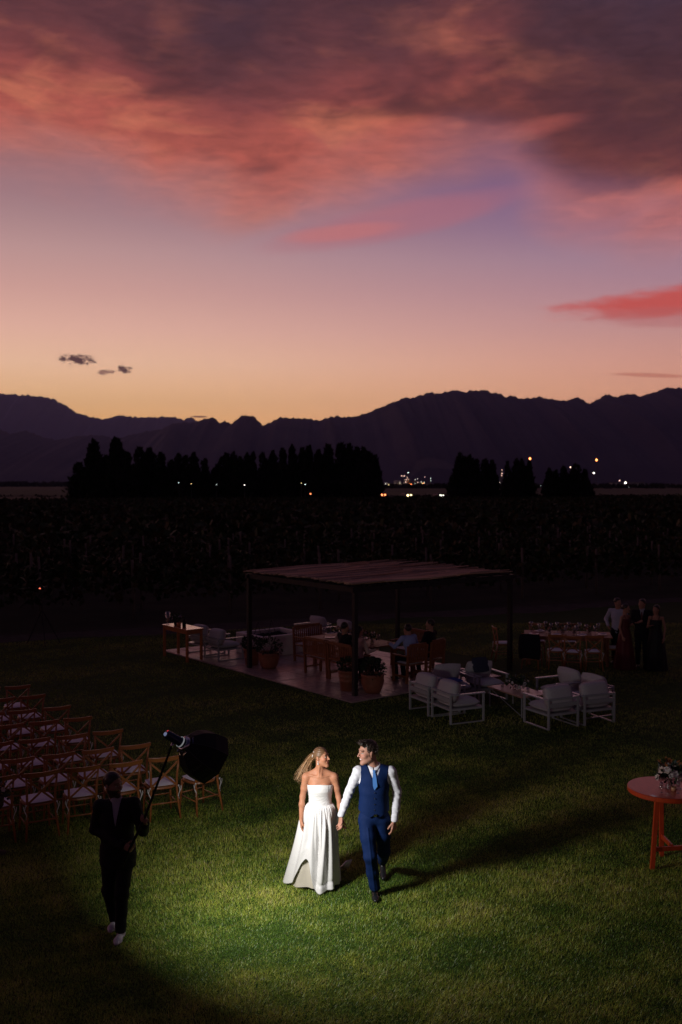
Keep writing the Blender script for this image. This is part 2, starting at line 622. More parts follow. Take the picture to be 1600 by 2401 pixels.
# ------------------------------------------------------------------ the softbox flash (the photograph's one lit lamp near by)
FL_C = V3(-1.345, 9.93, 1.925)                 # centre of the softbox opening
FL_A = unit(V3(0.66, 0.52, -0.56))             # where the box aims
FL_L = unit(V3(0.66, 0.60, -0.70))             # lamp aim, set lower than the box to shape where its light falls
FLASH_POWER = 50.0
lamp = bpy.data.lights.new('flash_lamp', 'AREA')
lamp.shape = 'DISK'
lamp.size = 0.46
lamp.energy = FLASH_POWER
lamp.color = (1.0, 0.975, 0.94)
lamp.spread = math.radians(150)

# ------------------------------------------------------------------ ground
def sheet(name, pts, z, m):
    me = bpy.data.meshes.new(name)
    me.from_pydata([(x, y, z) for x, y in pts], [], [tuple(range(len(pts)))])
    me.update()
    o = link(name, me, m)
    o['kind'] = 'structure'
    return o


def ground_mat(name, c1, c2, scale, c3=None, rough=0.95, bump=0.4, bscale=20.0):
    m = bpy.data.materials.new(name); m.use_nodes = True
    t = NT(m.node_tree); p = m.node_tree.nodes['Principled BSDF']
    co = t.node('ShaderNodeTexCoord')
    n = t.noise(co.outputs['Object'], scale, 6, 0.6)
    col = t.ramp(n, [(0.32, (*c1, 1)), (0.68, (*c2, 1))])
    if c3:
        n2_ = t.noise(co.outputs['Object'], scale * 0.13, 3, 0.5)
        col = t.mix(t.smooth(n2_, 0.45, 0.65), col, (*c3, 1))
    t.link(col, p.inputs['Base Color'])
    p.inputs['Roughness'].default_value = rough
    p.inputs['Specular IOR Level'].default_value = 0.15
    b = t.node('ShaderNodeBump'); b.inputs['Strength'].default_value = bump; b.inputs['Distance'].default_value = 0.03
    t.link(t.noise(co.outputs['Object'], bscale, 4, 0.6), b.inputs['Height'])
    t.link(b.outputs[0], p.inputs['Normal'])
    return m


G_plain = ground_mat('plain_soil', (0.045, 0.033, 0.026), (0.10, 0.072, 0.055), 0.012, (0.03, 0.034, 0.02))
G_soil = ground_mat('vineyard_soil', (0.022, 0.022, 0.014), (0.055, 0.046, 0.032), 0.6, (0.02, 0.03, 0.012))
G_path = ground_mat('path_gravel', (0.035, 0.030, 0.026), (0.075, 0.060, 0.052), 2.5)
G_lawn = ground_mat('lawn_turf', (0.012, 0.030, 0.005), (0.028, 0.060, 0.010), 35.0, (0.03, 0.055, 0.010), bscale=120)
G_dry = ground_mat('dry_grass_field', (0.09, 0.06, 0.04), (0.16, 0.11, 0.07), 0.06, (0.06, 0.042, 0.03))
G_road = ground_mat('asphalt', (0.035, 0.035, 0.036), (0.055, 0.055, 0.056), 1.0)

sheet('plain', [(-33000, -900), (33000, -900), (33000, 26000), (-33000, 26000)], -0.30, G_plain)
# lawn edge and gravel track run obliquely (surveyed line)
e_dir = unit(V3(24.5, 10.3, 0))[:2]
e_nrm = np.array([-e_dir[1], e_dir[0]])
P0 = np.array(gp(700, 1462))


def along(s, n):
    q = P0 + e_dir * s + e_nrm * n
    return (float(q[0]), float(q[1]))


sheet('vineyard_soil', [along(-150, 1.0), along(190, 1.0), along(190, 168), along(-150, 168)], -0.02, G_soil)
sheet('gravel_track', [along(-60, -0.75), along(60, -0.75), along(60, 1.1), along(-60, 1.1)], -0.010, G_path)
edge = [along(s, -0.45 + 0.28 * math.sin(s * 0.55) + 0.15 * math.sin(s * 1.7 + 1) + 0.1 * math.sin(s * 4.1)) for s in np.arange(-45, 45.1, 0.5)]
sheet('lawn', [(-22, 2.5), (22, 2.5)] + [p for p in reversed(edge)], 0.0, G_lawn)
sheet('dry_field', [(-160, 232), (330, 232), (420, 345), (-260, 345)], -0.06, G_dry)
sheet('road', [(-300, 817.0), (-300, 827.0), (110, 184.5), (110, 174.5)], -0.04, G_road)
sheet('far_field', [(-900, 372), (900, 372), (1200, 640), (-1200, 640)], -0.05,
      ground_mat('far_field_soil', (0.045, 0.045, 0.028), (0.08, 0.066, 0.045), 0.01, (0.03, 0.03, 0.02)))

# ------------------------------------------------------------------ mountains
M_rock = ground_mat('mountain_rock', (0.045, 0.04, 0.045), (0.095, 0.08, 0.08), 0.0011, None, 0.95, 1.0, 0.004)


def mountain(name, prof, dist, depth, seed, x0, x1):
    r = np.random.default_rng(seed)
    xs_px = np.arange(x0, x1 + 0.1, 4.0)
    px = np.array([p[0] for p in prof], float); py = np.array([p[1] for p in prof], float)
    yy = np.interp(xs_px, px, py)
    # small crags along the crest
    yy = yy + 1.6 * np.sin(xs_px * 0.31 + seed) * np.sin(xs_px * 0.113) + 1.5 * r.uniform(-1, 1, len(xs_px))
    crest = np.array([at_depth(a, b, dist) for a, b in zip(xs_px, yy)])
    ts = np.linspace(-1, 1, 33)
    n = len(xs_px)
    verts = np.zeros((len(ts), n, 3))
    ph = r.uniform(0, 6.28, 12)
    for i, t in enumerate(ts):
        fall = (1 - abs(t)) ** 0.85
        s = crest[:, 0] / dist * 40
        spur = sum(np.sin(s * (3.0 + 2.3 * k) + ph[k] + t * (2 + k)) / (1.5 + k) for k in range(6))
        zz = crest[:, 2] * (fall * (1 + 0.0 * spur) + 0.10 * spur * (1 - abs(t)) * abs(t) * 3)
        zz = np.minimum(zz, crest[:, 2] * (1 - 0.35 * abs(t)))
        zz = np.maximum(zz, -20) if abs(t) < 1 else np.full(n, -20.0)
        yv = crest[:, 1] + t * depth
        verts[i, :, 0] = crest[:, 0] * (yv / dist if t > 0 else 1.0)
        verts[i, :, 1] = yv
        verts[i, :, 2] = zz
    idx = np.arange(len(ts) * n).reshape(len(ts), n)
    f = np.stack([idx[:-1, :-1], idx[:-1, 1:], idx[1:, 1:], idx[1:, :-1]], -1).reshape(-1, 4)
    me = fast_mesh(name, verts.reshape(-1, 3), f)
    shade(me, True)
    o = link(name, me, M_rock)
    o['kind'] = 'structure'
    return o


far_prof = [(-900, 940), (-500, 915), (-200, 930), (0, 923), (71, 927), (115, 932), (143, 944), (184, 969), (232, 982), (255, 981), (278, 973), (326, 979),
            (360, 978), (403, 977), (429, 984), (449, 979), (467, 987), (520, 1000), (620, 1030)]
near_prof = [(-1100, 1000), (-600, 985), (-200, 1000), (0, 1005), (25, 1018), (64, 1010), (112, 1029), (138, 1032), (189, 1022), (230, 1020), (275, 1029), (306, 1020),
             (357, 1010), (377, 1007), (408, 992), (459, 990), (485, 980), (502, 980), (515, 991), (528, 987), (541, 995), (561, 979),
             (576, 973), (594, 975), (617, 998), (658, 979), (719, 981), (750, 986), (775, 977), (800, 977), (825, 978), (866, 967),
             (902, 951), (938, 937), (953, 932), (968, 933), (1004, 921), (1035, 922), (1065, 915), (1086, 919), (1116, 915), (1137, 914),
             (1157, 921), (1172, 923), (1185, 930), (1198, 928), (1231, 936), (1264, 930), (1290, 936), (1331, 940), (1350, 931),
             (1384, 946), (1420, 925), (1448, 931), (1473, 922), (1499, 929), (1514, 926), (1545, 916), (1568, 908), (1578, 912),
             (1593, 908), (1600, 909), (1800, 890), (2200, 920), (2700, 880), (3000, 930)]
mountain('far_mountain_range', far_prof, 19000, 3000, 3, -900, 620)
mountain('near_mountain_range', near_prof, 9000, 2300, 5, -1100, 3000)

# ------------------------------------------------------------------ haze over the plain
hz = bpy.data.materials.new('haze_air'); hz.use_nodes = True
h_t = NT(hz.node_tree); hz.node_tree.nodes.clear()
h_o = h_t.node('ShaderNodeOutputMaterial'); h_v = h_t.node('ShaderNodeVolumePrincipled')
h_v.inputs['Color'].default_value = (0.40, 0.45, 0.95, 1)
h_v.inputs['Density'].default_value = 3.4e-5
h_v.inputs['Anisotropy'].default_value = 0.55
h_t.link(h_v.outputs[0], h_o.inputs['Volume'])
hb = MB().box((0, 11300, 948), (62000, 23400, 1900)).thing('haze', hz)
tag(hb, 'thin mauve evening haze over the plain and mountains', 'haze', kind='stuff')

# ------------------------------------------------------------------ trees of the windbreak
M_crown = mat('conifer_leaf', (0.016, 0.024, 0.012), 0.8, 0.15, attr='Col')
M_bark = mat('bark', (0.035, 0.026, 0.02), 0.9, 0.2, var=0.2)


def crown_mesh(name, h, w, seed, broad=False, n=1700, lift=0.0):
    """feathery crown: upward leaf sprays spread through an uneven cone of leaders"""
    r = np.random.default_rng(seed)
    leaders = [(0.0, 0.0, 1.0)] + [(r.uniform(-0.30, 0.30) * w, r.uniform(-0.3, 0.3) * w, r.uniform(0.62, 0.93)) for _ in range(4 if not broad else 8)]
    vs, fs, cs = [], [], []
    for i in range(n):
        lx, ly, lh = leaders[r.integers(len(leaders))]
        t = lift + (1 - lift) * r.uniform(0, 1) ** 0.85
        z = h * lh * (0.03 + 0.97 * t)
        env = (1 - t) ** (0.84 if not broad else 0.58) * (0.55 + 0.45 * math.sin(min(1, t * 4 + 0.55) * PI / 2))
        env *= 1 + 0.22 * math.sin(t * 23 + lx * 9)
        rad = w * 0.5 * env * (0.35 + 0.65 * r.uniform(0, 1) ** 0.5) * (0.75 if lh < 1 else 1)
        a = r.uniform(0, 2 * PI)
        c = V3(lx * (1 - 0.5 * t) + rad * math.cos(a), ly * (1 - 0.5 * t) + rad * math.sin(a), z)
        d = unit(V3(math.cos(a) * r.uniform(0.1, 0.8), math.sin(a) * r.uniform(0.1, 0.8), r.uniform(0.6, 1.3)))
        s = unit(np.cross(d, r.normal(size=3)))
        L = h * r.uniform(0.035, 0.075); W = L * r.uniform(0.28, 0.5)
        b = len(vs)
        vs += [c - s * W * 0.4, c + s * W * 0.4, c + d * L * 0.6 + s * W, c + d * L * 1.25, c + d * L * 0.6 - s * W]
        fs.append((b, b + 1, b + 2, b + 3, b + 4))
        g = r.uniform(0.6, 1.4)
        cs += [(0.016 * g, 0.024 * g, 0.012 * g)] * 5
    me = bpy.data.meshes.new(name)
    me.from_pydata([tuple(v) for v in vs], [], fs)
    set_col(me, np.array(cs))
    return me


def trunk_mesh(h, seed):
    r = random.Random(seed)
    b = MB()
    path = [(r.uniform(-.06, .06) * k, r.uniform(-.06, .06) * k, h * k / 5) for k in range(6)]
    b.tube(path, [0.22, 0.19, 0.15, 0.11, 0.07, 0.03], 6)
    for k in range(7):
        z = h * r.uniform(0.12, 0.75); a = r.uniform(0, 6.28)
        L = h * 0.12
        b.tube([(0, 0, z), (math.cos(a) * L, math.sin(a) * L, z + L * 0.9)], [0.05, 0.015], 5)
    return b.mesh('trunk')


CROWNS = [crown_mesh('crown', 10, 4.2, 20 + i) for i in range(5)]
BROADS = [crown_mesh('crown', 10, 6.6, 40 + i, True, 2600) for i in range(3)]
LIFTED = [crown_mesh('crown', 10, 4.2, 60 + i, False, 1400, 0.30) for i in range(2)]
SEEN_THROUGH = (719, 778, 891, 1181, 1372)
TRUNK = trunk_mesh(9.0, 4)
NTH = ['first', 'second', 'third', 'fourth', 'fifth', 'sixth', 'seventh', 'eighth', 'ninth', 'tenth', 'eleventh', 'twelfth', 'thirteenth', 'fourteenth',
       'fifteenth', 'sixteenth', 'seventeenth', 'eighteenth', 'nineteenth', 'twentieth', 'twenty-first', 'twenty-second', 'twenty-third', 'twenty-fourth',
       'twenty-fifth', 'twenty-sixth', 'twenty-seventh', 'twenty-eighth', 'twenty-ninth', 'thirtieth', 'thirty-first', 'thirty-second', 'thirty-third',
       'thirty-fourth', 'thirty-fifth', 'thirty-sixth']


def tree(x, ytop, wpx, label, group, i, broad=False, depth=None):
    D = depth if depth else 206 + rng.uniform(-5, 6)
    X = (x - 800) / 2334 * D
    h = at_depth(x, ytop, D)[2] + 0.3
    t = empty('conifer_tree', (X, D, -0.28), rng.uniform(0, 6.28), label, 'tree', group)
    me = (BROADS[i % 3] if broad else CROWNS[i % 5])
    if min(abs(x - q) for q in SEEN_THROUGH) < 17: me, broad = LIFTED[i % 2], False
    c = part('crown', me, M_crown, t)
    w = wpx / 2334 * D / (6.6 if broad else 4.2)
    c.scale = (w, w, h / 10)
    k = part('trunk', TRUNK, M_bark, t)
    k.scale = (1, 1, h / 10)


long_row = [(186, 1088, 62), (223, 1036, 66), (248, 1070, 58), (274, 1031, 72), (300, 1066, 60), (328, 1054, 62), (351, 1056, 56), (378, 1064, 52), (402, 1082, 50),
            (419, 1069, 44), (436, 1074, 44), (455, 1066, 46), (481, 1078, 46), (503, 1100, 46), (519, 1076, 40), (532, 1068, 40), (547, 1064, 42),
            (564, 1074, 40), (580, 1066, 40), (593, 1065, 40), (617, 1066, 42), (640, 1062, 46), (663, 1055, 44), (686, 1048, 46),
            (709, 1055, 44), (724, 1051, 44), (747, 1060, 46), (770, 1048, 50), (800, 1043, 52), (820, 1047, 52), (838, 1055, 50), (853, 1054, 50), (866, 1062, 50), (880, 1072, 50)]
for i, (x, y, w) in enumerate(long_row):
    size = 'tall' if y < 1052 else 'short' if y > 1072 else 'middling'
    tree(x, y, w * rng.uniform(1.0, 1.35), f'{size} dark conifer, {NTH[i]} from the left in the long windbreak', 'trees of the long windbreak', i)
for i, (x, y, w, b) in enumerate([(1079, 1066, 66, True), (1100, 1071, 54, False), (1116, 1079, 50, False), (1137, 1080, 50, False), (1154, 1083, 46, False)]):
    tree(x, y, w, f'dark tree, {NTH[i]} from left in the clump right of the plant lights', 'trees right of the plant lights', i, b)
for i, (x, y, w) in enumerate([(1190, 1086, 38), (1211, 1079, 44), (1224, 1081, 40), (1241, 1086, 42)]):
    tree(x, y, w, f'dark conifer, {NTH[i]} from left in the middle right clump of four', 'trees of the middle right clump', i + 2)
for i, (x, y, w, b) in enumerate([(1288, 1101, 38, False), (1304, 1104, 38, False), (1322, 1096, 46, False), (1350, 1090, 62, True), (1372, 1104, 44, False), (1386, 1140, 34, True)]):
    tree(x, y, w, f'dark tree, {NTH[i]} from left in the rightmost clump', 'trees of the rightmost clump', i + 1, b)

# far tree line on the plain
def far_wood(name, x0, x1, depth, hmin, hmax, seed, label, n):
    r = np.random.default_rng(seed)
    vs, fs, cs = [], [], []
    for i in range(n):
        px = r.uniform(x0, x1)
        D = depth * r.uniform(0.95, 1.08)
        X = (px - 800) / 2334 * D
        h = r.uniform(hmin, hmax); w = h * r.uniform(0.6, 1.4)
        for k in range(9):
            b = len(vs)
            c = V3(X + r.normal() * w * 0.35, D + r.normal() * w * 0.3, h * r.uniform(0.1, 0.85) - 0.3)
            d = unit(V3(r.normal() * 0.5, r.normal() * 0.3, 1)); s = unit(np.cross(d, r.normal(size=3)))
            L = h * 0.3
            vs += [c - d * L, c + s * L * 0.7, c + d * L, c - s * L * 0.7]
            fs.append((b, b + 1, b + 2, b + 3))
            cs += [(0.02, 0.024, 0.015)] * 4
    me = bpy.data.meshes.new(name)
    me.from_pydata([tuple(v) for v in vs], [], fs)
    set_col(me, np.array(cs))
    tag(link(name, me, M_crown), label, 'trees', kind='stuff')


far_wood('distant_treeline', -60, 330, 1300, 3.5, 7.5, 91, 'distant low line of trees on the plain at left', 420)
far_wood('distant_scrub', 880, 1700, 900, 2.0, 5.0, 92, 'distant low scrub on the plain behind the cars', 520)
far_wood('roadside_scrub', -50, 1650, 338, 0.5, 1.3, 93, 'low dry scrub along the far edge of the fields', 260)

# ------------------------------------------------------------------ vineyard
M_vine = mat('vine_leaf', (0.03, 0.028, 0.012), 0.75, 0.2, attr='Col')
M_vpost = mat('vine_post', (0.17, 0.14, 0.115), 0.85, 0.2, var=0.3, stretch=(1, 1, 0.3), vscale=5)


def vine_foliage(name, length, per_m, seed, leaf=0.13):
    r = np.random.default_rng(seed)
    n = int(length * per_m)
    s = r.uniform(-length / 2, length / 2, n)
    top = 1.72 + 0.16 * np.sin(s * 1.3 + seed) + 0.12 * np.sin(s * 3.7) + 0.1 * np.sin(s * 9.1)
    z = 0.62 + (top - 0.62) * r.uniform(0, 1, n) ** 0.8
    y = r.normal(0, 0.17, n)
    c = np.stack([s, y, z], 1)
    d = r.normal(size=(n, 3)); d /= np.linalg.norm(d, axis=1)[:, None]
    e = np.cross(d, r.normal(size=(n, 3))); e /= np.linalg.norm(e, axis=1)[:, None]
    L = (leaf * r.uniform(0.6, 1.3, n))[:, None]
    v = np.stack([c - d * L, c + e * L * 0.8, c + d * L, c - e * L * 0.8], 1).reshape(-1, 3)
    f = np.arange(4 * n).reshape(n, 4)
    me = fast_mesh(name, v, f)
    g = r.uniform(0.5, 1.5, n)
    hue = r.uniform(0, 1, n)
    base = np.where(hue[:, None] < 0.75, np.array([[0.028, 0.042, 0.012]]), np.array([[0.060, 0.042, 0.014]]))
    set_col(me, np.repeat(base * g[:, None], 4, 0))
    return me


FOL = [vine_foliage('foliage', 84, 60, 50 + i) for i in range(3)]
VPOST = MB().tube([(0, 0, -0.05), (0.01, 0, 1.0), (0.0, 0.01, 1.95)], [0.055, 0.05, 0.045], 7, True).mesh('post', True)
rot_v = math.atan2(e_dir[1], e_dir[0])
r_v = random.Random(3)
for i in range(9):
    c = along(4.0 + r_v.uniform(-2, 2), 3.4 + i * 2.3)
    row = empty('vine_row', (c[0], c[1], -0.02), rot_v, f'{NTH[i]} trellised vine row beyond the gravel track', 'vine row', 'near vine rows')
    part('foliage', FOL[i % 3], M_vine, row)
    x = -41 + r_v.uniform(0, 3)
    while x < 41:
        p = part('post', VPOST, M_vpost, row, (x, r_v.uniform(-.05, .05), 0), (r_v.uniform(-.03, .03), r_v.uniform(-.03, .03), r_v.uniform(0, 3)))
        p.scale = (1, 1, r_v.uniform(0.93, 1.1))
        x += r_v.uniform(3.2, 4.6)
vs_all, fs_all, cs_all, base = [], [], [], 0
rv = np.random.default_rng(8)
for i in range(9, 69):
    nn = 3.4 + i * 2.3
    n = 1300
    s = rv.uniform(-75 - i, 95 + i, n)
    c2 = P0[None] + e_dir[None] * s[:, None] + e_nrm[None] * (nn + rv.normal(0, 0.2, n))[:, None]
    z = 0.7 + 1.2 * rv.uniform(0, 1, n) ** 0.7
    c = np.concatenate([c2, z[:, None]], 1)
    d = rv.normal(size=(n, 3)); d /= np.linalg.norm(d, axis=1)[:, None]
    e = np.cross(d, rv.normal(size=(n, 3))); e /= np.linalg.norm(e, axis=1)[:, None]
    L = (0.30 * rv.uniform(0.6, 1.3, n))[:, None]
    vs_all.append(np.stack([c - d * L, c + e * L * 0.8, c + d * L, c - e * L * 0.8], 1).reshape(-1, 3))
    g = rv.uniform(0.5, 1.5, n)[:, None] * np.where(rv.uniform(0, 1, n)[:, None] < 0.75, np.array([[0.026, 0.040, 0.012]]), np.array([[0.052, 0.040, 0.013]]))
    cs_all.append(np.repeat(g, 4, 0))
vv = np.concatenate(vs_all)
me = fast_mesh('vineyard', vv, np.arange(len(vv)).reshape(-1, 4))
set_col(me, np.concatenate(cs_all))
tag(link('vineyard', me, M_vine), 'wide dark vineyard stretching to the windbreak', 'vineyard', kind='stuff')

# ------------------------------------------------------------------ lights and works on the plain
def lamp_mat(name, rgb, s):
    return mat('glow_' + name, (0.2, 0.2, 0.2), 0.5, emit=rgb, estr=s, sample_light=False)


L_white = lamp_mat('white', (1.0, 0.95, 0.80), 6)
L_cool = lamp_mat('cool', (0.80, 1.0, 0.90), 5.5)
L_yel = lamp_mat('yellow', (1.0, 0.78, 0.34), 6)
L_red = lamp_mat('orange', (1.0, 0.26, 0.07), 9)
L_dimr = lamp_mat('tail', (1.0, 0.24, 0.08), 5)
L_pink = lamp_mat('pale', (1.0, 0.62, 0.50), 4)
LAMPS = {'w': L_white, 'c': L_cool, 'y': L_yel, 'r': L_red, 'p': L_pink}
M_steel = mat('works_steel', (0.10, 0.09, 0.09), 0.6, 0.4)
M_tankw = mat('pale_tank', (0.55, 0.5, 0.46), 0.6, 0.3)
RD = 1500.0
works = empty('refinery', (gp(960, 1139)[0] * 0 + (960 - 800) / 2334 * RD, RD, -0.3), 0, 'far refinery glittering with lamps between the two tree groups', 'refinery')
wx, wy, wz = works.location


def wp(x, y):
    q = at_depth(x, y, RD)
    return (q[0] - wx, 0.0, q[2] - wz)


def stack_part(name, x, ytop, w, m):
    q = wp(x, ytop)
    b = MB().lathe([(w, 0), (w, q[2] * 0.5), (w * 0.8, q[2])], (q[0], 4, 0), 10, True, True)
    b.tube([(q[0], 4, q[2] * 0.6), (q[0] + w * 1.5, 4, q[2] * 0.6)], 0.4, 5)
    b.part(name, m, works)


for x, yt, w in [(955, 1108, 1.2), (949, 1125, 2.6), (960, 1122, 2.0), (975, 1126, 2.2), (987, 1130, 2.6), (1010, 1122, 1.0), (1177, 1101, 1.5), (1172, 1128, 2.2)]:
    stack_part('stack', x, yt, w, M_steel)
q = wp(932, 1145)
MB().lathe([(5.2, 0), (5.2, 7.5), (4.6, 8.2), (0.2, 8.8)], (q[0], 2, 0), 20).part('tank', M_tankw, works, True)
q = wp(948, 1140)
MB().box((q[0] + 4, 6, 4), (60, 6, 0.8)).box((q[0] - 20, 6, 2), (0.8, 5, 4)).box((q[0], 6, 2), (0.8, 5, 4)).box((q[0] + 20, 6, 2), (0.8, 5, 4)).part('pipe_rack', M_steel, works)
spots = [(905, 1134, 'w', .9), (912, 1137, 'y', .8), (920, 1138, 'w', .9), (929, 1138, 'r', .6), (933, 1141, 'y', .7), (938, 1133, 'w', .6), (943, 1139, 'y', 1.0),
         (947, 1135, 'c', .9), (951, 1130, 'p', .8), (953, 1125, 'p', .9), (955, 1120, 'p', .8), (948, 1116, 'p', 1.0), (942, 1116, 'p', .9), (957, 1108, 'c', 1.0),
         (960, 1134, 'r', 1.0), (964, 1135, 'r', .8), (958, 1140, 'p', 1.0), (970, 1141, 'p', .6), (973, 1125, 'w', .5), (979, 1134, 'p', .8), (988, 1130, 'w', .6),
         (991, 1138, 'w', 1.0), (990, 1142, 'c', .7), (995, 1131, 'w', .6), (1010, 1122, 'c', .6), (1010, 1127, 'c', .5), (1012, 1140, 'y', 1.0),
         (1020, 1147, 'c', .7), (1027, 1133, 'p', .5), (1027, 1140, 'w', .8), (1033, 1140, 'w', .7), (1039, 1141, 'w', 1.1), (1044, 1144, 'y', .8), (1047, 1140, 'p', .8),
         (1049, 1148, 'w', .5), (1177, 1102, 'p', .7), (1177, 1110, 'p', .9), (1176, 1115, 'p', .8), (1160, 1125, 'p', .6), (1170, 1131, 'p', .5), (1165, 1143, 'y', .6)]
rl = random.Random(21)
for _ in range(90):
    x_ = rl.choice([rl.uniform(903, 1052), rl.uniform(935, 1000), rl.uniform(1155, 1182)])
    spots.append((x_, 1146 - abs(rl.gauss(0, 1)) * (9 if 935 < x_ < 1000 else 5), rl.choice('wypprcyp'), rl.uniform(0.3, 0.7)))
for x, y, k, s in spots:
    q = wp(x, y)
    MB().ball((q[0], -3, q[2]), 0.60 * s, 7, 5).part('floodlight', LAMPS[k], works)

plume = bpy.data.materials.new('steam'); plume.use_nodes = True
p_t = NT(plume.node_tree); plume.node_tree.nodes.clear()
p_o = p_t.node('ShaderNodeOutputMaterial'); p_v = p_t.node('ShaderNodeVolumePrincipled')
p_v.inputs['Color'].default_value = (0.8, 0.72, 0.78, 1)
p_v.inputs['Density'].default_value = 0.006
p_t.link(p_v.outputs[0], p_o.inputs['Volume'])
sb = MB()
pp = [at_depth(x, y, 1560) for x, y in [(960, 1118), (975, 1102), (985, 1090), (1005, 1084), (1035, 1088), (1062, 1096)]]
sb.tube(pp, [3, 6, 9, 9, 8, 4], 9)
tag(sb.thing('steam_plume', plume, True), 'faint steam plume drifting right above the refinery lamps', 'steam', kind='stuff')

# flare masts
for x, y, D, lab in [(1243, 1076, 1900, 'tall flare mast with orange light, above the middle right trees'),
                     (1399, 1079, 1900, 'tall flare mast with orange light, right of all the trees'),
                     (1338, 1096, 1800, 'mast with small reddish light over the rightmost tree clump')]:
    q = at_depth(x, y, D)
    t = empty('flare_mast', (q[0], q[1], -0.3), 0, lab, 'mast', 'flare masts on the plain')
    h = q[2] + 0.3
    b = MB()
    for sx, sy in ((-1, -1), (1, -1), (0, 1)):
        b.bar((sx * 0.9, sy * 0.9, 0), (sx * 0.25, sy * 0.25, h), 0.25)
    for k in range(8):
        z = h * (k + 0.5) / 8; w = 0.9 - 0.65 * z / h
        b.bar((-w, -w, z), (w, -w, z + h / 16), 0.12); b.bar((w, -w, z), (0, w, z + h / 16), 0.12)
    b.part('lattice', M_steel, t)
    big = D == 1900
    MB().ball((0, 0, h + 0.5), 1.7 if big else 0.9, 8, 6, (1, 1, 1.2)).part('light', L_red if big else L_pink, t)
# street lamps and far lights
for i, (x, y, k, s) in enumerate([(1267, 1146, 'c', .8), (1279, 1145, 'y', 1.2), (1293, 1145, 'y', 1.2), (1304, 1146, 'c', .7), (1313, 1145, 'y', .8), (1335, 1145, 'c', .6)]):
    D = 1000.0
    q = at_depth(x, y, D)
    t = empty('street_lamp', (q[0], D, -0.3), 0, f'lit street lamp, {NTH[i]} from left behind the rightmost tree clumps', 'street lamp', 'street lamps on the plain')
    h = max(2.0, q[2] + 0.3) 
    MB().tube([(0.9, 0, 0), (0.9, 0, h + 0.4), (0.5, -0.2, h + 0.7), (0, -0.3, h + 0.6)], 0.12, 5).part('post', M_steel, t)
    MB().ball((0, -0.4, h), 0.75 * s, 7, 5).part('lamp_head', LAMPS[k], t)
wide_spots = [(1393, 1109, 'w', .9, 'pale lamp on a pole beneath the right flare mast'), (1426, 1147, 'c', 1.3, 'bright greenish lamp on the plain right of the trees'),
              (1467, 1132, 'w', 1.1, 'pale lamp over low buildings on the right plain'), (1453, 1127, 'p', .6, 'faint pink lamp left of the pale building lamp'),
              (1475, 1145, 'c', .9, 'greenish lamp low on the plain below the building lamp'), (1528, 1152, 'r', .5, 'small orange lamp near the right edge of the plain'),
              (420, 1132, 'c', .45, 'faint lamp glinting through the windbreak, leftmost'), (449, 1134, 'y', .4, 'faint lamp glinting through the windbreak, second'),
              (508, 1136, 'c', .4, 'faint lamp glinting through the windbreak gap'), (574, 1137, 'w', .7, 'brightest lamp glinting through the long windbreak'),
              (707, 1133, 'y', .4, 'dim lamp glinting through the windbreak, left of a pair'), (716, 1136, 'c', .6, 'lamp glinting through the windbreak, right of a pair')]
for i, (x, y, k, s, lab) in enumerate(wide_spots):
    D = 190.0 if x < 800 else 1200.0
    sc = D / 1200.0
    q = at_depth(x, y, D)
    t = empty('plain_lamp', (q[0], D, -0.3), 0, lab, 'lamp', 'scattered lamps on the plain')
    h = max(0.6, q[2] + 0.3)
    MB().tube([(0, 0.3 * sc, 0), (0, 0.3 * sc, h)], 0.12 * max(sc, 0.3), 5).part('post', M_steel, t)
    MB().ball((0, 0, h), (0.62 if D < 800 else 1.0) * s * sc, 7, 5).part('lamp_head', LAMPS[k], t)
# low far building
q = gp(1455, 1150)
bx = (1470 - 800) / 2334 * 1300
shed = empty('far_shed', (bx, 1300, -0.3), 0, 'long low pale shed under lamps on the right plain', 'shed')
MB().box((0, 0, 2.2), (42, 10, 4.4)).part('wall', M_tankw, shed)
MB().raw([(-22, -6, 4.4), (22, -6, 4.4), (22, 0, 6.2), (-22, 0, 6.2), (22, 6, 4.4), (-22, 6, 4.4)], [(0, 1, 2, 3), (3, 2, 4, 5), (0, 3, 5), (1, 4, 2)]).part('roof', M_steel, shed)

# cars on the road
M_carw = mat('white_car_paint', (0.62, 0.55, 0.56), 0.35, 0.5, coat=0.5)
M_card = mat('dark_car_paint', (0.05, 0.05, 0.055), 0.35, 0.5, coat=0.5)
M_tyre = mat('tyre', (0.02, 0.02, 0.02), 0.85)
M_win = mat('car_glass', (0.015, 0.017, 0.02), 0.08, 0.6)


def road_depth(x):
    # where the view over picture column x meets the oblique road
    k = (x - 800) / 2334
    return 350.8 / (1 + 1.567 * k)


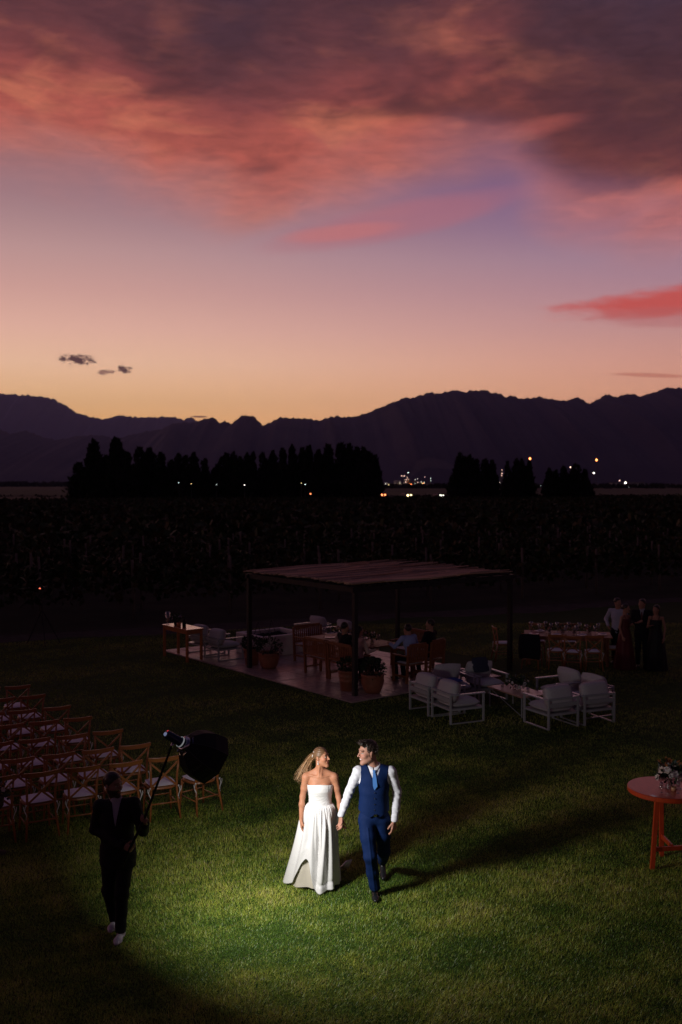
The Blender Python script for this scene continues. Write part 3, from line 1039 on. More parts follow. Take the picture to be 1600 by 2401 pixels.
def car(x, facing, paint, light, ls, lab, tail=False):
    """a small saloon, length along local x, nose towards +x; turned so that its lit end is towards us"""
    D = road_depth(x)
    X = (x - 800) / 2334 * D
    t = empty('car', (X, D, -0.04), facing, lab, 'car', 'cars on the far road')
    prof = [(-2.1, 0.35), (-2.1, 0.85), (-1.5, 0.95), (-0.95, 1.42), (0.55, 1.45), (1.15, 0.98), (2.0, 0.82), (2.12, 0.35)]
    vs = [(px, s * (0.86 if pz < 1 else 0.70), pz) for s in (-1, 1) for px, pz in prof]
    n = len(prof)
    fs = [tuple(reversed(range(n))), tuple(range(n, 2 * n))] + [(i, (i + 1) % n, n + (i + 1) % n, n + i) for i in range(n)]
    MB().raw(vs, fs).part('body', paint, t)
    MB().raw([(-0.9, -0.80, 1.0), (1.0, -0.82, 1.0), (0.5, -0.745, 1.38), (-0.75, -0.745, 1.38)], [(0, 1, 2, 3)]).part('side_window', M_win, t)
    MB().raw([(1.16, -0.7, 1.0), (1.16, 0.7, 1.0), (0.6, 0.62, 1.43), (0.6, -0.62, 1.43)], [(0, 1, 2, 3)]).part('windscreen', M_win, t)
    for wx_ in (-1.3, 1.3):
        for wy_ in (-0.8, 0.8):
            MB().tube([(wx_, wy_ - 0.09, 0.32), (wx_, wy_ + 0.09, 0.32)], 0.32, 12).part('wheel', M_tyre, t)
    for s in (-0.62, 0.62):
        MB().ball((-2.1 if tail else 2.1, s, 0.72), ls, 8, 6).part('tail_light' if tail else 'headlight', light, t)


ROAD = -0.999
car(1027, ROAD, M_card, L_white, 0.36, 'dark car with two white headlights, between the tree groups')
car(951, ROAD, M_card, L_yel, 0.30, 'car with warm headlights, beside the long windbreak end')
car(1372, ROAD + PI, M_card, L_dimr, 0.26, 'car with two red lamps, behind the rightmost tree clump', True)
car(1563, ROAD + 0.45, M_carw, L_white, 0.26, 'white car with white headlights at the far right')
car(1181, ROAD + PI, M_card, L_dimr, 0.26, 'car with red lamps between the right tree clumps', True)
car(719, ROAD + PI, M_card, L_dimr, 0.30, 'car with red lamps behind the windbreak, left of two', True)
car(778, ROAD + PI, M_card, L_dimr, 0.30, 'car with red lamps behind the windbreak, right of two', True)
car(891, ROAD + PI, M_card, L_dimr, 0.30, 'car with red lamps at the right foot of the long windbreak', True)
# ------------------------------------------------------------------ cross-back chairs
def make_cross_chair():
    t = empty('cross_back_chair', (0, 0, 0), 0, '', 'chair')
    # faces +y
    b = MB()
    n = 14
    outline = []
    for k in range(28):
        a = 2 * PI * k / 28
        c, s = math.cos(a), math.sin(a)
        e = 0.62
        x = math.copysign(abs(c) ** e, c); y = math.copysign(abs(s) ** e, s)
        w = 0.205 + 0.018 * y
        outline.append((x * w, y * 0.205))
    vs = [(x, y, 0.425) for x, y in outline] + [(x * 1.02, y * 1.02, 0.437) for x, y in outline] + [(x, y, 0.45) for x, y in outline]
    fs = [tuple(reversed(range(28))), tuple(range(56, 84))]
    for r_ in range(2):
        for k in range(28):
            k2 = (k + 1) % 28
            fs.append((r_ * 28 + k, r_ * 28 + k2, r_ * 28 + 28 + k2, r_ * 28 + 28 + k))
    b.raw(vs, fs).part('seat', M_wood, t)
    cu = part('cushion', pad_mesh('cushion', 0.40, 0.39, 0.045, 0.5, 10, 0.94), M_cushion, t, (0, 0.005, 0.451))
    for s in (-1, 1):
        MB().tube([(s * 0.215, -0.275, 0), (s * 0.192, -0.225, 0.25), (s * 0.180, -0.190, 0.44), (s * 0.184, -0.198, 0.60), (s * 0.200, -0.238, 0.85)],
                  [0.013, 0.016, 0.017, 0.016, 0.014], 8).part('leg', M_wood, t, True)
        MB().tube([(s * 0.200, 0.205, 0), (s * 0.178, 0.175, 0.43)], [0.013, 0.018], 8).part('leg', M_wood, t, True)
        MB().tube([(s * 0.196, -0.232, 0.20), (s * 0.190, 0.19, 0.20)], 0.009, 6).part('stretcher', M_wood, t, True)
        # crossed back brace, bowed backwards
        pts = []
        for k in range(7):
            u = k / 6
            x = s * (-0.185 + 0.365 * u)
            z = 0.80 - 0.335 * u
            pts.append((x, -0.225 + 0.03 * u - 0.022 * math.sin(PI * u) - (0.004 if s > 0 else -0.004), z))
        bb = MB()
        for k in range(6):
            bb.bar(pts[k], pts[k + 1], 0.026, 0.010, (0, 1, 0))
        bb.part('cross_brace', M_wood, t)
        # bentwood corner under the seat
        MB().tube([(s * 0.178, 0.18, 0.27), (s * 0.165, 0.18, 0.36), (s * 0.10, 0.18, 0.415)], 0.007, 5).part('corner_brace', M_wood, t, True)
        rb = MB()
        for q in (0, 1):
            p0 = V3(s * 0.20, -0.205, 0.455)
            w = 0.011
            pr = [p0 + V3(s * 0.02 * math.sin(k * 0.8 + q) + s * 0.015 * q, -0.012 - 0.012 * q, -0.030 * k) for k in range(8 - q)]
            for k in range(len(pr) - 1):
                a_, b_ = pr[k], pr[k + 1]
                bb_ = len(rb.v)
                rb.raw([a_ + V3(-w / 2, 0, 0), a_ + V3(w / 2, 0.002, 0), b_ + V3(w / 2, 0.002, 0), b_ + V3(-w / 2, 0, 0)], [(0, 1, 2, 3)])
        rb.ball((s * 0.20, -0.218, 0.458), 0.013, 6, 4)
        rb.part('tie_ribbon', M_ribbon, t)
    MB().tube([(-0.194, -0.228, 0.235), (0.194, -0.228, 0.235)], 0.011, 6).part('stretcher', M_wood, t, True)
    MB().tube([(-0.19, 0.19, 0.235), (0.19, 0.19, 0.235)], 0.009, 6).part('stretcher', M_wood, t, True)
    rail = MB()
    m = 12
    vs = []
    for k in range(m + 1):
        u = 2 * k / m - 1
        x = u * 0.232
        y = -0.268 + 0.034 * u * u
        hh = 0.033 - 0.008 * abs(u) ** 3
        zc = 0.855 + 0.012 * u * u
        for dy, dz in ((-0.011, -hh), (0.011, -hh), (0.011, hh), (-0.011, hh)):
            vs.append((x, y + dy - dz * 0.15, zc + dz))
    fs = [(3, 2, 1, 0), (4 * m, 4 * m + 1, 4 * m + 2, 4 * m + 3)]
    for k in range(m):
        for q in range(4):
            q2 = (q + 1) % 4
            fs.append((4 * k + q, 4 * k + q2, 4 * k + 4 + q2, 4 * k + 4 + q))
    rail.raw(vs, fs).part('top_rail', M_wood, t, False, 0.006)
    return t


chair0 = make_cross_chair()
chair_used = [False]


def place_chair(x, y, face, label, group):
    """face: the direction (angle of +y) the chair looks"""
    if not chair_used[0]:
        chair_used[0] = True
        chair0.location = (x, y, 0); chair0.rotation_euler = (0, 0, face)
        chair0['label'] = label; chair0['group'] = group
        return chair0
    return copy_tree(chair0, (x, y, 0), face, label, group)


ROWS = [('nearest row', [(-2.03, 14.15), (-2.54, 13.90), (-3.04, 13.64), (-3.55, 13.42), (-4.05, 13.18), (-4.54, 12.96)]),
        ('second row from the camera', [(-3.09, 14.55), (-3.58, 14.30), (-4.07, 14.06), (-4.56, 13.82)]),
        ('third row from the camera', [(-3.67, 15.36), (-4.16, 15.10), (-4.65, 14.88), (-5.14, 14.64)]),
        ('fourth row from the camera', [(-4.35, 16.22), (-4.84, 15.98), (-5.33, 15.74)]),
        ('fifth row from the camera', [(-4.93, 16.98), (-5.42, 16.74), (-5.90, 16.50)]),
        ('sixth row from the camera', [(-5.62, 17.88), (-6.10, 17.64)]),
        ('farthest row', [(-6.15, 18.72), (-6.64, 18.48)])]
POS = ['at the aisle end', 'second from the aisle end', 'third from the aisle end', 'fourth from the aisle end', 'fifth from the aisle end', 'sixth from the aisle end']
for ri, (rn, cs) in enumerate(ROWS):
    for ci, (x, y) in enumerate(cs):
        under = ', under the softbox' if (ri, ci) == (0, 0) else ''
        place_chair(x, y, math.radians(26) + rng.uniform(-0.07, 0.07) + (0.28 if (ri, ci) == (0, 0) else 0), f'wooden cross-back chair with white cushion, {rn}, {POS[ci]}{under}', 'ceremony chairs in rows')

# ------------------------------------------------------------------ lounge armchairs
def make_lounge():
    t = empty('lounge_armchair', (0, 0, 0), 0, '', 'armchair')
    # faces +y ; width 0.66, depth 0.70
    for s in (-1, 1):
        x = s * 0.31
        MB().box((x, 0.33, 0.30), (0.035, 0.035, 0.60)).part('leg', M_frame, t, False, 0.004)
        MB().box((x, -0.33, 0.325), (0.035, 0.035, 0.65)).part('leg', M_frame, t, False, 0.004)
        MB().box((x, 0.0, 0.0125), (0.033, 0.625, 0.025)).part('runner', M_frame, t)
        MB().box((x, 0.0145, 0.615), (0.065, 0.70, 0.026)).part('arm', M_frame, t, False, 0.005)
        MB().box((x, 0.0, 0.305), (0.031, 0.625, 0.04)).part('side_rail', M_frame, t)
    for y in (-0.325, 0.325):
        MB().box((0, y, 0.305), (0.585, 0.031, 0.045)).part('seat_rail', M_frame, t)
    MB().box((0, 0, 0.318), (0.58, 0.615, 0.012)).part('seat_board', M_frame, t)
    for z, h in ((0.50, 0.085), (0.625, 0.045)):
        MB().box((0, -0.334, z), (0.585, 0.022, h)).part('back_slat', M_frame, t)
    part('seat_cushion', pad_mesh('seat_cushion', 0.575, 0.64, 0.155, 0.22, 12, seed=2), M_grey, t, (0, 0.012, 0.325))
    part('back_cushion', pad_mesh('back_cushion', 0.60, 0.47, 0.22, 0.62, 12, seed=3), M_grey, t, (0, -0.285, 0.665), (math.radians(104), 0.03, PI))
    return t


lounge0 = make_lounge()
lounge_used = [False]


def place_lounge(x, y, ang, label, group):
    if not lounge_used[0]:
        lounge_used[0] = True
        lounge0.location = (x, y, 0.0); lounge0.rotation_euler = (0, 0, ang); lounge0.scale = (1.13, 1.13, 0.92)
        lounge0['label'] = label; lounge0['group'] = group
        return lounge0
    return copy_tree(lounge0, (x, y, 0.0), ang, label, group)


G1 = math.radians(25)
face_e1, face_e2 = G1 - PI / 2, G1
LG = 'lounge armchairs round the coffee table'
place_lounge(2.31, 19.60, face_e1, 'light grey lounge armchair seen from behind, nearest of the left pair', LG)
place_lounge(1.92, 20.30, face_e1 + 0.04, 'light grey lounge armchair seen from behind, leftmost beside the patio', LG)
place_lounge(4.07, 19.18, face_e2 + 0.03, 'light grey lounge armchair with its back to us, before the coffee table', LG)
place_lounge(4.86, 19.52, face_e2 - 0.02, 'light grey lounge armchair with its back to us, rightmost of all', LG)
place_lounge(2.36, 21.15, face_e2 + PI, 'light grey lounge armchair with a blue throw, facing us', LG)
place_lounge(3.10, 21.52, face_e2 + PI, 'light grey lounge armchair facing us, left behind the flowers', LG)
place_lounge(4.62, 20.72, face_e1 + PI, 'light grey lounge armchair facing left, behind the coffee table', LG)
place_lounge(4.98, 20.05, face_e1 + PI + 0.05, 'light grey lounge armchair facing left, behind the rightmost armchair', LG)
# blue throw on one of them
thr = pad_mesh('throw', 0.34, 0.30, 0.05, 0.5, 8, seed=6)
tag(link('throw_blanket', thr, M_throw, None, (2.40, 21.02, 0.475), (0.1, 0.05, face_e2 + 0.3)), 'dark blue folded throw on a grey armchair seat', 'throw')
tag(link('folded_jacket', pad_mesh('jacket', 0.42, 0.34, 0.09, 0.6, 8, seed=7), mat('slate_jacket', (0.03, 0.035, 0.06), 0.9), None, (3.02, 21.62, 0.70), (1.2, 0.0, face_e2)),
    'dark jacket lying over an armchair back beside the blue throw', 'jacket')
for o_ in (): pass

# coffee table
ct = empty('coffee_table', (3.62, 20.33, 0), G1 + PI / 2, 'low rectangular coffee table amid the grey armchairs', 'coffee table')
MB().box((0, 0, 0.415), (1.22, 0.66, 0.03)).part('table_top', mat('coffee_table_top', (0.40, 0.24, 0.17), 0.3, 0.5, var=0.12), ct, False, 0.004)
for sx in (-1, 1):
    for sy in (-1, 1):
        MB().bar((sx * 0.57, sy * 0.29, 0), (sx * 0.57, sy * 0.29, 0.40), 0.022).part('leg', M_frame, ct)
for sy in (-1, 1):
    MB().bar((-0.56, sy * 0.29, 0.03), (0.56, sy * 0.29, 0.385), 0.010).part('brace', M_frame, ct)

# ------------------------------------------------------------------ flowers, candles and glasses
def bouquet_parts(t, r, h, z0, seed, n_leaf=90, n_fl=9, palette=None, leaf_len=0.06, fl=0.028, wispy=0):
    q = np.random.default_rng(seed)
    vs, fs, cs = [], [], []
    for i in range(n_leaf):
        a = q.uniform(0, 6.28); el = q.uniform(-0.15, 1.0) ** 1.0
        d = unit(V3(math.cos(a), math.sin(a), el * 1.3 + 0.1))
        c = V3(0, 0, z0) + d * r * q.uniform(0.25, 1.0) * V3(1, 1, h / r)
        s = unit(np.cross(d, q.normal(size=3))); n = np.cross(d, s)
        L = leaf_len * q.uniform(0.6, 1.3); W = L * 0.34
        b = len(vs)
        vs += [c, c + d * L * 0.45 + s * W, c + d * L - n * L * 0.15, c + d * L * 0.45 - s * W]
        fs.append((b, b + 1, b + 2, b + 3))
        g = q.uniform(0.5, 1.4); blue = q.uniform() < 0.3
        cs += [((0.05, 0.075, 0.06) if blue else (0.030 * g, 0.052 * g, 0.020 * g))] * 4
    me = bpy.data.meshes.new('foliage'); me.from_pydata([tuple(v) for v in vs], [], fs); set_col(me, np.array(cs))
    part('foliage', me, M_leaf, t)
    pal = palette or [(0.72, 0.66, 0.64), (0.66, 0.54, 0.52), (0.70, 0.64, 0.56)]
    for i in range(n_fl):
        a = 2 * PI * i / n_fl + q.uniform(-0.4, 0.4); el = q.uniform(0.0, 1.1)
        d = unit(V3(math.cos(a), math.sin(a), el))
        c = V3(0, 0, z0) + d * r * q.uniform(0.75, 1.0) * V3(1, 1, h / r)
        fvs, ffs = [], []
        R = fl * q.uniform(0.75, 1.25)
        s0 = unit(np.cross(d, V3(0.3, 0.2, 1.0))); s1 = np.cross(d, s0)
        for ring, (m, rr, up) in enumerate(((6, 1.0, 0.25), (5, 0.7, 0.6), (3, 0.35, 0.9))):
            for k in range(m):
                t_ = 2 * PI * (k + 0.5 * ring) / m
                o_ = s0 * math.cos(t_) + s1 * math.sin(t_); p_ = np.cross(d, o_)
                b = len(fvs)
                fvs += [c + d * R * 0.05, c + o_ * R * rr * 0.6 + p_ * R * 0.42 * rr + d * R * up * 0.6, c + o_ * R * rr + d * R * up, c + o_ * R * rr * 0.6 - p_ * R * 0.42 * rr + d * R * up * 0.6]
                ffs.append((b, b + 1, b + 2, b + 3))
        me = bpy.data.meshes.new('flower'); me.from_pydata([tuple(v) for v in fvs], [], ffs)
        set_col(me, np.array([pal[int(q.integers(len(pal)))]] * len(fvs)) * q.uniform(0.85, 1.1))
        part('flower', me, M_petal, t)
    for i in range(wispy):
        a = q.uniform(0, 6.28)
        d = unit(V3(math.cos(a) * 0.7, math.sin(a) * 0.7, 1.0))
        c = V3(0, 0, z0) + d * h * 0.9
        b = MB()
        b.tube([c, c + d * h * 0.35], [0.0016, 0.001], 4)
        for k in range(9):
            u = q.uniform(0.1, 1.0)
            b.ball(tuple(c + d * h * 0.35 * u + q.normal(size=3) * 0.012), 0.006, 5, 4, (0.8, 0.8, 1.7))
        me = b.mesh('sprig'); set_col(me, np.array([(0.42, 0.16, 0.06)] * len(me.vertices)))
        part('sprig', me, M_petal, t)


def bouquet(name, loc, r, h, vase_h, seed, label, group=None, vase='glass', **kw):
    t = empty(name, loc, 0, label, 'flowers', group)
    if vase_h:
        w = r * 0.42
        m_ = M_glass if vase == 'glass' else M_black if vase == 'black' else M_terracotta
        MB().lathe([(w * 0.8, 0.0), (w * 0.9, vase_h * 0.3), (w * 0.75, vase_h * 0.75), (w, vase_h), (w * 0.92, vase_h), (w * 0.68, vase_h * 0.75), (w * 0.8, 0.01)], (0, 0, 0), 14).part('vase', m_, t, True)
        st = MB()
        for k in range(7):
            a = k * 0.9
            st.tube([(w * 0.4 * math.cos(a), w * 0.4 * math.sin(a), 0.015), (w * 0.5 * math.cos(a + 2), w * 0.5 * math.sin(a + 2), vase_h + 0.03)], 0.003, 4)
        me = st.mesh('stem'); set_col(me, np.array([(0.03, 0.05, 0.02)] * len(me.vertices)))
        part('stem', me, M_leaf, t)
    bouquet_parts(t, r, h, vase_h, seed, **kw)
    return t


bouquet('flower_arrangement', (3.62, 20.38, 0.431), 0.24, 0.23, 0.08, 11, 'white flower arrangement in the middle of the coffee table', n_leaf=150, n_fl=14, fl=0.04, leaf_len=0.085)
for i, (x, y, lab) in enumerate([(3.36, 20.62, 'small dark glass at the left end of the coffee table'), (3.80, 20.12, 'small glass right of the coffee table flowers')]):
    o = MB().lathe([(0.028, 0), (0.034, 0.09), (0.030, 0.09), (0.025, 0.006)], (0, 0, 0), 12).thing('tumbler', M_glass, True, (x, y, 0.431))
    tag(o, lab, 'glass')

# ------------------------------------------------------------------ pergola
PF = V3(0.306, 21.63, 0)
PA = math.radians(38.4)
PQ1 = V3(math.cos(PA), math.sin(PA), 0)
PQ2 = V3(-math.sin(PA), math.cos(PA), 0)


def pq(a, b, z=0.0):
    p = PF + PQ1 * a + PQ2 * b
    return (float(p[0]), float(p[1]), z)


PATIO_Z = 0.03
patio = MB().raw([pq(-0.45, -0.45, 0.006), pq(4.2, -0.45, 0.006), pq(4.2, 7.9, 0.006), pq(-0.45, 7.9, 0.006)], [(0, 1, 2, 3)]).thing('patio', M_mortar)
patio['kind'] = 'structure'
pav = MB().box((0, 0, 0.015), (0.452, 0.452, 0.03)).mesh('paver')
pav.materials.append(M_paver)
nx, ny = 10, 18
for i in range(nx):
    for j in range(ny):
        p = pq(-0.45 + (i + 0.5) * 4.65 / nx, -0.45 + (j + 0.5) * 8.35 / ny, rng.uniform(-0.003, 0.003))
        o = link('paver', pav, None, patio, p, (rng.uniform(-.004, .004), rng.uniform(-.004, .004), PA + rng.integers(4) * PI / 2))

perg = empty('pergola', (PF[0], PF[1], 0.0), PA, 'dark metal pergola with a cane roof over the patio', 'pergola')
for (a, b) in ((0, 0), (4.98, 0), (0, 4.2), (4.98, 4.2)):
    MB().box((a, b, 1.145), (0.10, 0.10, 2.29)).part('post', M_post, perg, False, 0.006)
for b in (0.0, 4.2):
    MB().box((2.49, b, 2.345), (5.18, 0.085, 0.11)).part('beam', M_post, perg)
for a in (0.0, 4.98):
    MB().box((a, 2.1, 2.345), (0.085, 4.112, 0.108)).part('beam', M_post, perg)
for k in range(9):
    a = 0.15 + k * 0.585
    MB().tube([(a, -0.10, 2.425), (a + 0.02, 2.0, 2.425), (a, 4.30, 2.425)], 0.026, 6).part('joist', M_post, perg)
# cane mat: real canes, too thin to pick apart singly
r_ = np.random.default_rng(12)
cb_v, cb_f, cb_c = [], [], []
for k in range(430):
    b0 = -0.06 + 4.32 * (k + r_.uniform(-0.9, 0.9)) / 430
    x = r_.uniform(-0.15, 0.0) if r_.uniform() < 0.55 else r_.uniform(0.2, 3.2)
    L = r_.uniform(1.6, 3.0) if x > 0.1 else r_.uniform(2.2, 3.6)
    x2 = min(x + L, 5.12 + r_.uniform(-0.06, 0.08))
    rad = r_.uniform(0.006, 0.017)
    z0 = 2.462 + r_.uniform(0, 0.035); zz = r_.uniform(-0.012, 0.03)
    pts = []
    for u in (0, 0.33, 0.66, 1.0):
        xx = x + (x2 - x) * u
        pts.append((xx, b0 + r_.normal() * 0.012 + (u - 0.5) * r_.normal() * 0.05, z0 + zz * u + 0.014 * math.sin(xx * 2.1 + b0) + 0.01 * math.sin(b0 * 5)))
    tb = MB().tube(pts, [rad, rad, rad * 0.9, rad * 0.7], 4, True)
    o0 = len(cb_v)
    cb_v += tb.v; cb_f += [tuple(i + o0 for i in f) for f in tb.f]
    g = r_.uniform(0.2, 1.05)
    cb_c += [(0.95 * g, 0.62 * g, 0.38 * g)] * len(tb.v)
me = bpy.data.meshes.new('cane_roof'); me.from_pydata(cb_v, [], cb_f); set_col(me, np.array(cb_c))
o = part('cane_roof', me, M_cane, perg)
o['kind'] = 'stuff'

# fire pit
fp = empty('fire_pit', pq(1.78, 5.80, PATIO_Z), PA, 'square white plastered fire pit with dark hollow top', 'fire pit')
W, Dp, Hh = 1.50, 1.30, 0.54
for (cx, cy, sx, sy) in ((0, -Dp / 2 + 0.07, W, 0.14), (0, Dp / 2 - 0.07, W, 0.14), (-W / 2 + 0.07, 0, 0.14, Dp - 0.28), (W / 2 - 0.07, 0, 0.14, Dp - 0.28)):
    MB().box((cx, cy, Hh / 2), (sx, sy, Hh)).part('wall', M_plaster, fp, False, 0.006)
ab = MB()
gx, gy = 15, 13
vs = [(-0.62 + 1.24 * i / gx, -0.52 + 1.04 * j / gy, 0.42 + rng.uniform(0, 0.05)) for i in range(gx + 1) for j in range(gy + 1)]
fs = [(i * (gy + 1) + j, (i + 1) * (gy + 1) + j, (i + 1) * (gy + 1) + j + 1, i * (gy + 1) + j + 1) for i in range(gx) for j in range(gy)]
ab.raw(vs, fs).part('ash_bed', M_ash, fp)
gr = empty('iron_grill_stand', pq(1.75, 6.1, PATIO_Z + 0.5), PA + 0.3, 'thin black iron grill stand over the fire pit', 'grill stand')
for s in (-1, 1):
    MB().tube([(s * 0.32, -0.12, -0.04), (s * 0.30, 0, 0.32)], 0.008, 5).part('leg', M_iron, gr)
    MB().tube([(s * 0.32, 0.12, -0.04), (s * 0.30, 0, 0.32)], 0.008, 5).part('leg', M_iron, gr)
MB().tube([(-0.34, 0, 0.32), (0.34, 0, 0.32)], 0.007, 5).part('cross_bar', M_iron, gr)
MB().tube([(-0.30, 0, 0.31), (0.05, 0, 0.05), (0.30, 0, 0.0)], 0.006, 5).part('hanging_rod', M_iron, gr)

LP = 'lounge armchairs by the fire pit'
ang = PA - PI / 2
for a, b, f_, lab in [(0.22, 5.78, ang, 'light grey lounge armchair beside the fire pit, nearest the left pergola post'), (0.25, 6.75, ang + 0.05, 'light grey lounge armchair behind the wooden console table'),
                      (3.45, 6.15, ang + PI, 'light grey lounge armchair with pillow on the far side of the fire pit'), (3.55, 5.05, ang + PI - 0.1, 'light grey lounge armchair behind the pergola dining table')]:
    o = place_lounge(*pq(a, b)[:2], f_, lab, LP)
    o.location.z = PATIO_Z + 0.003
tag(link('dark_cushion', pad_mesh('dark_cushion', 0.40, 0.36, 0.12, 0.6, 8, seed=9), mat('slate_cloth', (0.10, 0.10, 0.14), 0.9), None, pq(0.12, 5.85, 0.62), (1.2, 0, ang)),
    'slate cushion leaning in the armchair by the fire pit', 'cushion')

# pots with shrubs
def pot(loc, r, h, seed, label, ridged, shrub=0.3):
    t = empty('planter', loc, seed, label, 'planter', 'terracotta planters on the patio')
    prof = [(r * 0.62, 0), (r * 0.80, h * 0.2), (r * 1.0, h * 0.62), (r * 0.95, h * 0.82), (r * 1.0, h * 0.88), (r * 1.04, h), (r * 0.92, h), (r * 0.88, h * 0.85)]
    if ridged:
        prof = [(r * 0.74, 0), (r * 0.84, h * 0.45), (r * 0.90, h * 0.47), (r * 0.86, h * 0.5), (r * 0.9, h * 0.68), (r * 0.97, h * 0.70), (r * 0.92, h * 0.73), (r * 0.96, h * 0.9), (r * 1.05, h * 0.92), (r * 1.05, h), (r * 0.94, h), (r * 0.88, h * 0.85)]
    MB().lathe(prof, (0, 0, 0), 22).part('pot', M_terracotta, t, True)
    MB().lathe([(0.001, h * 0.86), (r * 0.9, h * 0.86)], (0, 0, 0), 16, False).part('soil', M_ash, t)
    q = np.random.default_rng(seed)
    vs, fs, cs = [], [], []
    for i in range(420):
        d = unit(q.normal(size=3) * V3(1, 1, 0.8) + V3(0, 0, 0.35))
        c = V3(0, 0, h + shrub * 0.35) + d * shrub * q.uniform(0.45, 1.0) * V3(1, 1, 0.8)
        s = unit(np.cross(d, q.normal(size=3))); L = 0.06 * q.uniform(0.6, 1.3)
        b = len(vs)
        vs += [c, c + d * L * 0.5 + s * L * 0.35, c + d * L, c + d * L * 0.5 - s * L * 0.35]
        fs.append((b, b + 1, b + 2, b + 3)); g = q.uniform(0.4, 1.3)
        cs += [(0.028 * g, 0.045 * g, 0.02 * g)] * 4
    me = bpy.data.meshes.new('shrub'); me.from_pydata([tuple(v) for v in vs], [], fs); set_col(me, np.array(cs))
    part('shrub', me, M_leaf, t)
    sb_ = MB()
    for k in range(5):
        sb_.tube([(0, 0, h * 0.8), (q.normal() * shrub * 0.4, q.normal() * shrub * 0.4, h + shrub * 0.5)], [0.014, 0.005], 5)
    sb_.part('stem', M_bark, t)


pot(pq(0.36, 3.86, PATIO_Z), 0.27, 0.40, 3, 'round terracotta planter with bushy shrub by the left pergola post', False, 0.34)
pot(pq(0.30, 4.55, PATIO_Z), 0.22, 0.42, 4, 'dark planter half hidden behind the left pergola post', True, 0.28)
pot(pq(0.24, 0.55, PATIO_Z), 0.22, 0.46, 5, 'ridged terracotta planter beside the front pergola post', True, 0.24)
pot(pq(0.52, 0.02, PATIO_Z), 0.26, 0.42, 6, 'round terracotta planter right of the front pergola post', False, 0.30)

# ------------------------------------------------------------------ garden benches (teak, slatted back)
def bench(a, b, turn, width, label, parent_group):
    """faces local +y"""
    t = empty('garden_bench', pq(a, b, PATIO_Z), turn, label, 'bench', parent_group)
    w = width / 2
    for s in (-1, 1):
        MB().box((s * (w - 0.03), 0.24, 0.31), (0.055, 0.055, 0.62)).part('leg', M_teak, t, False, 0.004)
        MB().bar((s * (w - 0.03), -0.22, 0), (s * (w - 0.03), -0.28, 0.88), 0.055, 0.05, (0, 1, 0)).part('leg', M_teak, t, False, 0.004)
        MB().box((s * (w - 0.03), 0.0, 0.635), (0.06, 0.56, 0.03)).part('arm', M_teak, t, False, 0.004)
        MB().box((s * (w - 0.03), 0.0, 0.16), (0.035, 0.42, 0.04)).part('stretcher', M_teak, t)
    MB().bar((-w + 0.06, -0.283, 0.885), (w - 0.06, -0.283, 0.885), 0.035, 0.075).part('top_rail', M_teak, t, False, 0.004)
    MB().bar((-w + 0.06, -0.252, 0.50), (w - 0.06, -0.252, 0.50), 0.03, 0.05).part('lower_rail', M_teak, t)
    n = int(width / 0.075)
    for k in range(n):
        x = -w + 0.08 + (width - 0.16) * (k + 0.5) / n
        MB().bar((x, -0.254, 0.52), (x, -0.281, 0.85), 0.038, 0.014, (0, 1, 0)).part('back_slat', M_teak, t)
    for k in range(6):
        y = -0.21 + k * 0.085
        MB().box((0, y, 0.42), (width - 0.08, 0.066, 0.022)).part('seat_slat', M_teak, t)
    part('seat_pad', pad_mesh('seat_pad', width - 0.12, 0.46, 0.045, 0.2, 8), M_cushion, t, (0, 0.0, 0.432))
    return t


BG = 'teak seats round the pergola dining table'
bench(0.92, 2.33, ang, 0.93, 'slatted teak bench seat seen from behind, left of the seated guests', BG)
bench(0.92, 1.36, ang, 0.95, 'slatted teak bench seat holding the two guests by the front post', BG)
bench(1.90, 4.05, PA + PI, 0.95, 'slatted teak seat at the far end of the pergola dining table', BG)
bench(2.02, 0.45, PA, 0.64, 'slatted teak chair under the guest in the pale blue shirt', BG)
bench(2.78, 0.62, PA + 0.25, 0.64, 'slatted teak chair under the guest in black', BG)
bench(3.30, 1.75, ang + PI, 1.10, 'slatted teak bench at the right side of the pergola table', BG)

# dining table under the pergola
dt = empty('dining_table', pq(1.88, 2.35, PATIO_Z), PA, 'teak dining table laid with flowers and glasses under the pergola', 'table')
for k in range(7):
    MB().box((-0.465 + k * 0.155, 0, 0.735), (0.150, 2.3, 0.03)).part('plank', M_teak, dt)
for sx in (-1, 1):
    for sy in (-1, 1):
        MB().box((sx * 0.44, sy * 1.02, 0.355), (0.08, 0.08, 0.71)).part('leg', M_teak, dt, False, 0.005)
    MB().box((sx * 0.44, 0, 0.675), (0.03, 1.94, 0.08)).part('apron', M_teak, dt)
TZ = PATIO_Z + 0.7505


def wine_glass_mesh():
    prof = [(0.032, 0.0), (0.030, 0.004), (0.006, 0.012), (0.004, 0.03), (0.004, 0.095), (0.012, 0.105), (0.034, 0.135), (0.039, 0.165), (0.033, 0.205),
            (0.031, 0.205), (0.037, 0.165), (0.032, 0.137), (0.010, 0.109)]
    return MB().lathe(prof, (0, 0, 0), 14).mesh('wine_glass', True)


WG = wine_glass_mesh(); WG.materials.append(M_glass)


def glass(loc, label, group, s=1.0):
    o = link('wine_glass', WG, None, None, loc)
    o.scale = (s, s, s)
    return tag(o, label, 'glass', group)


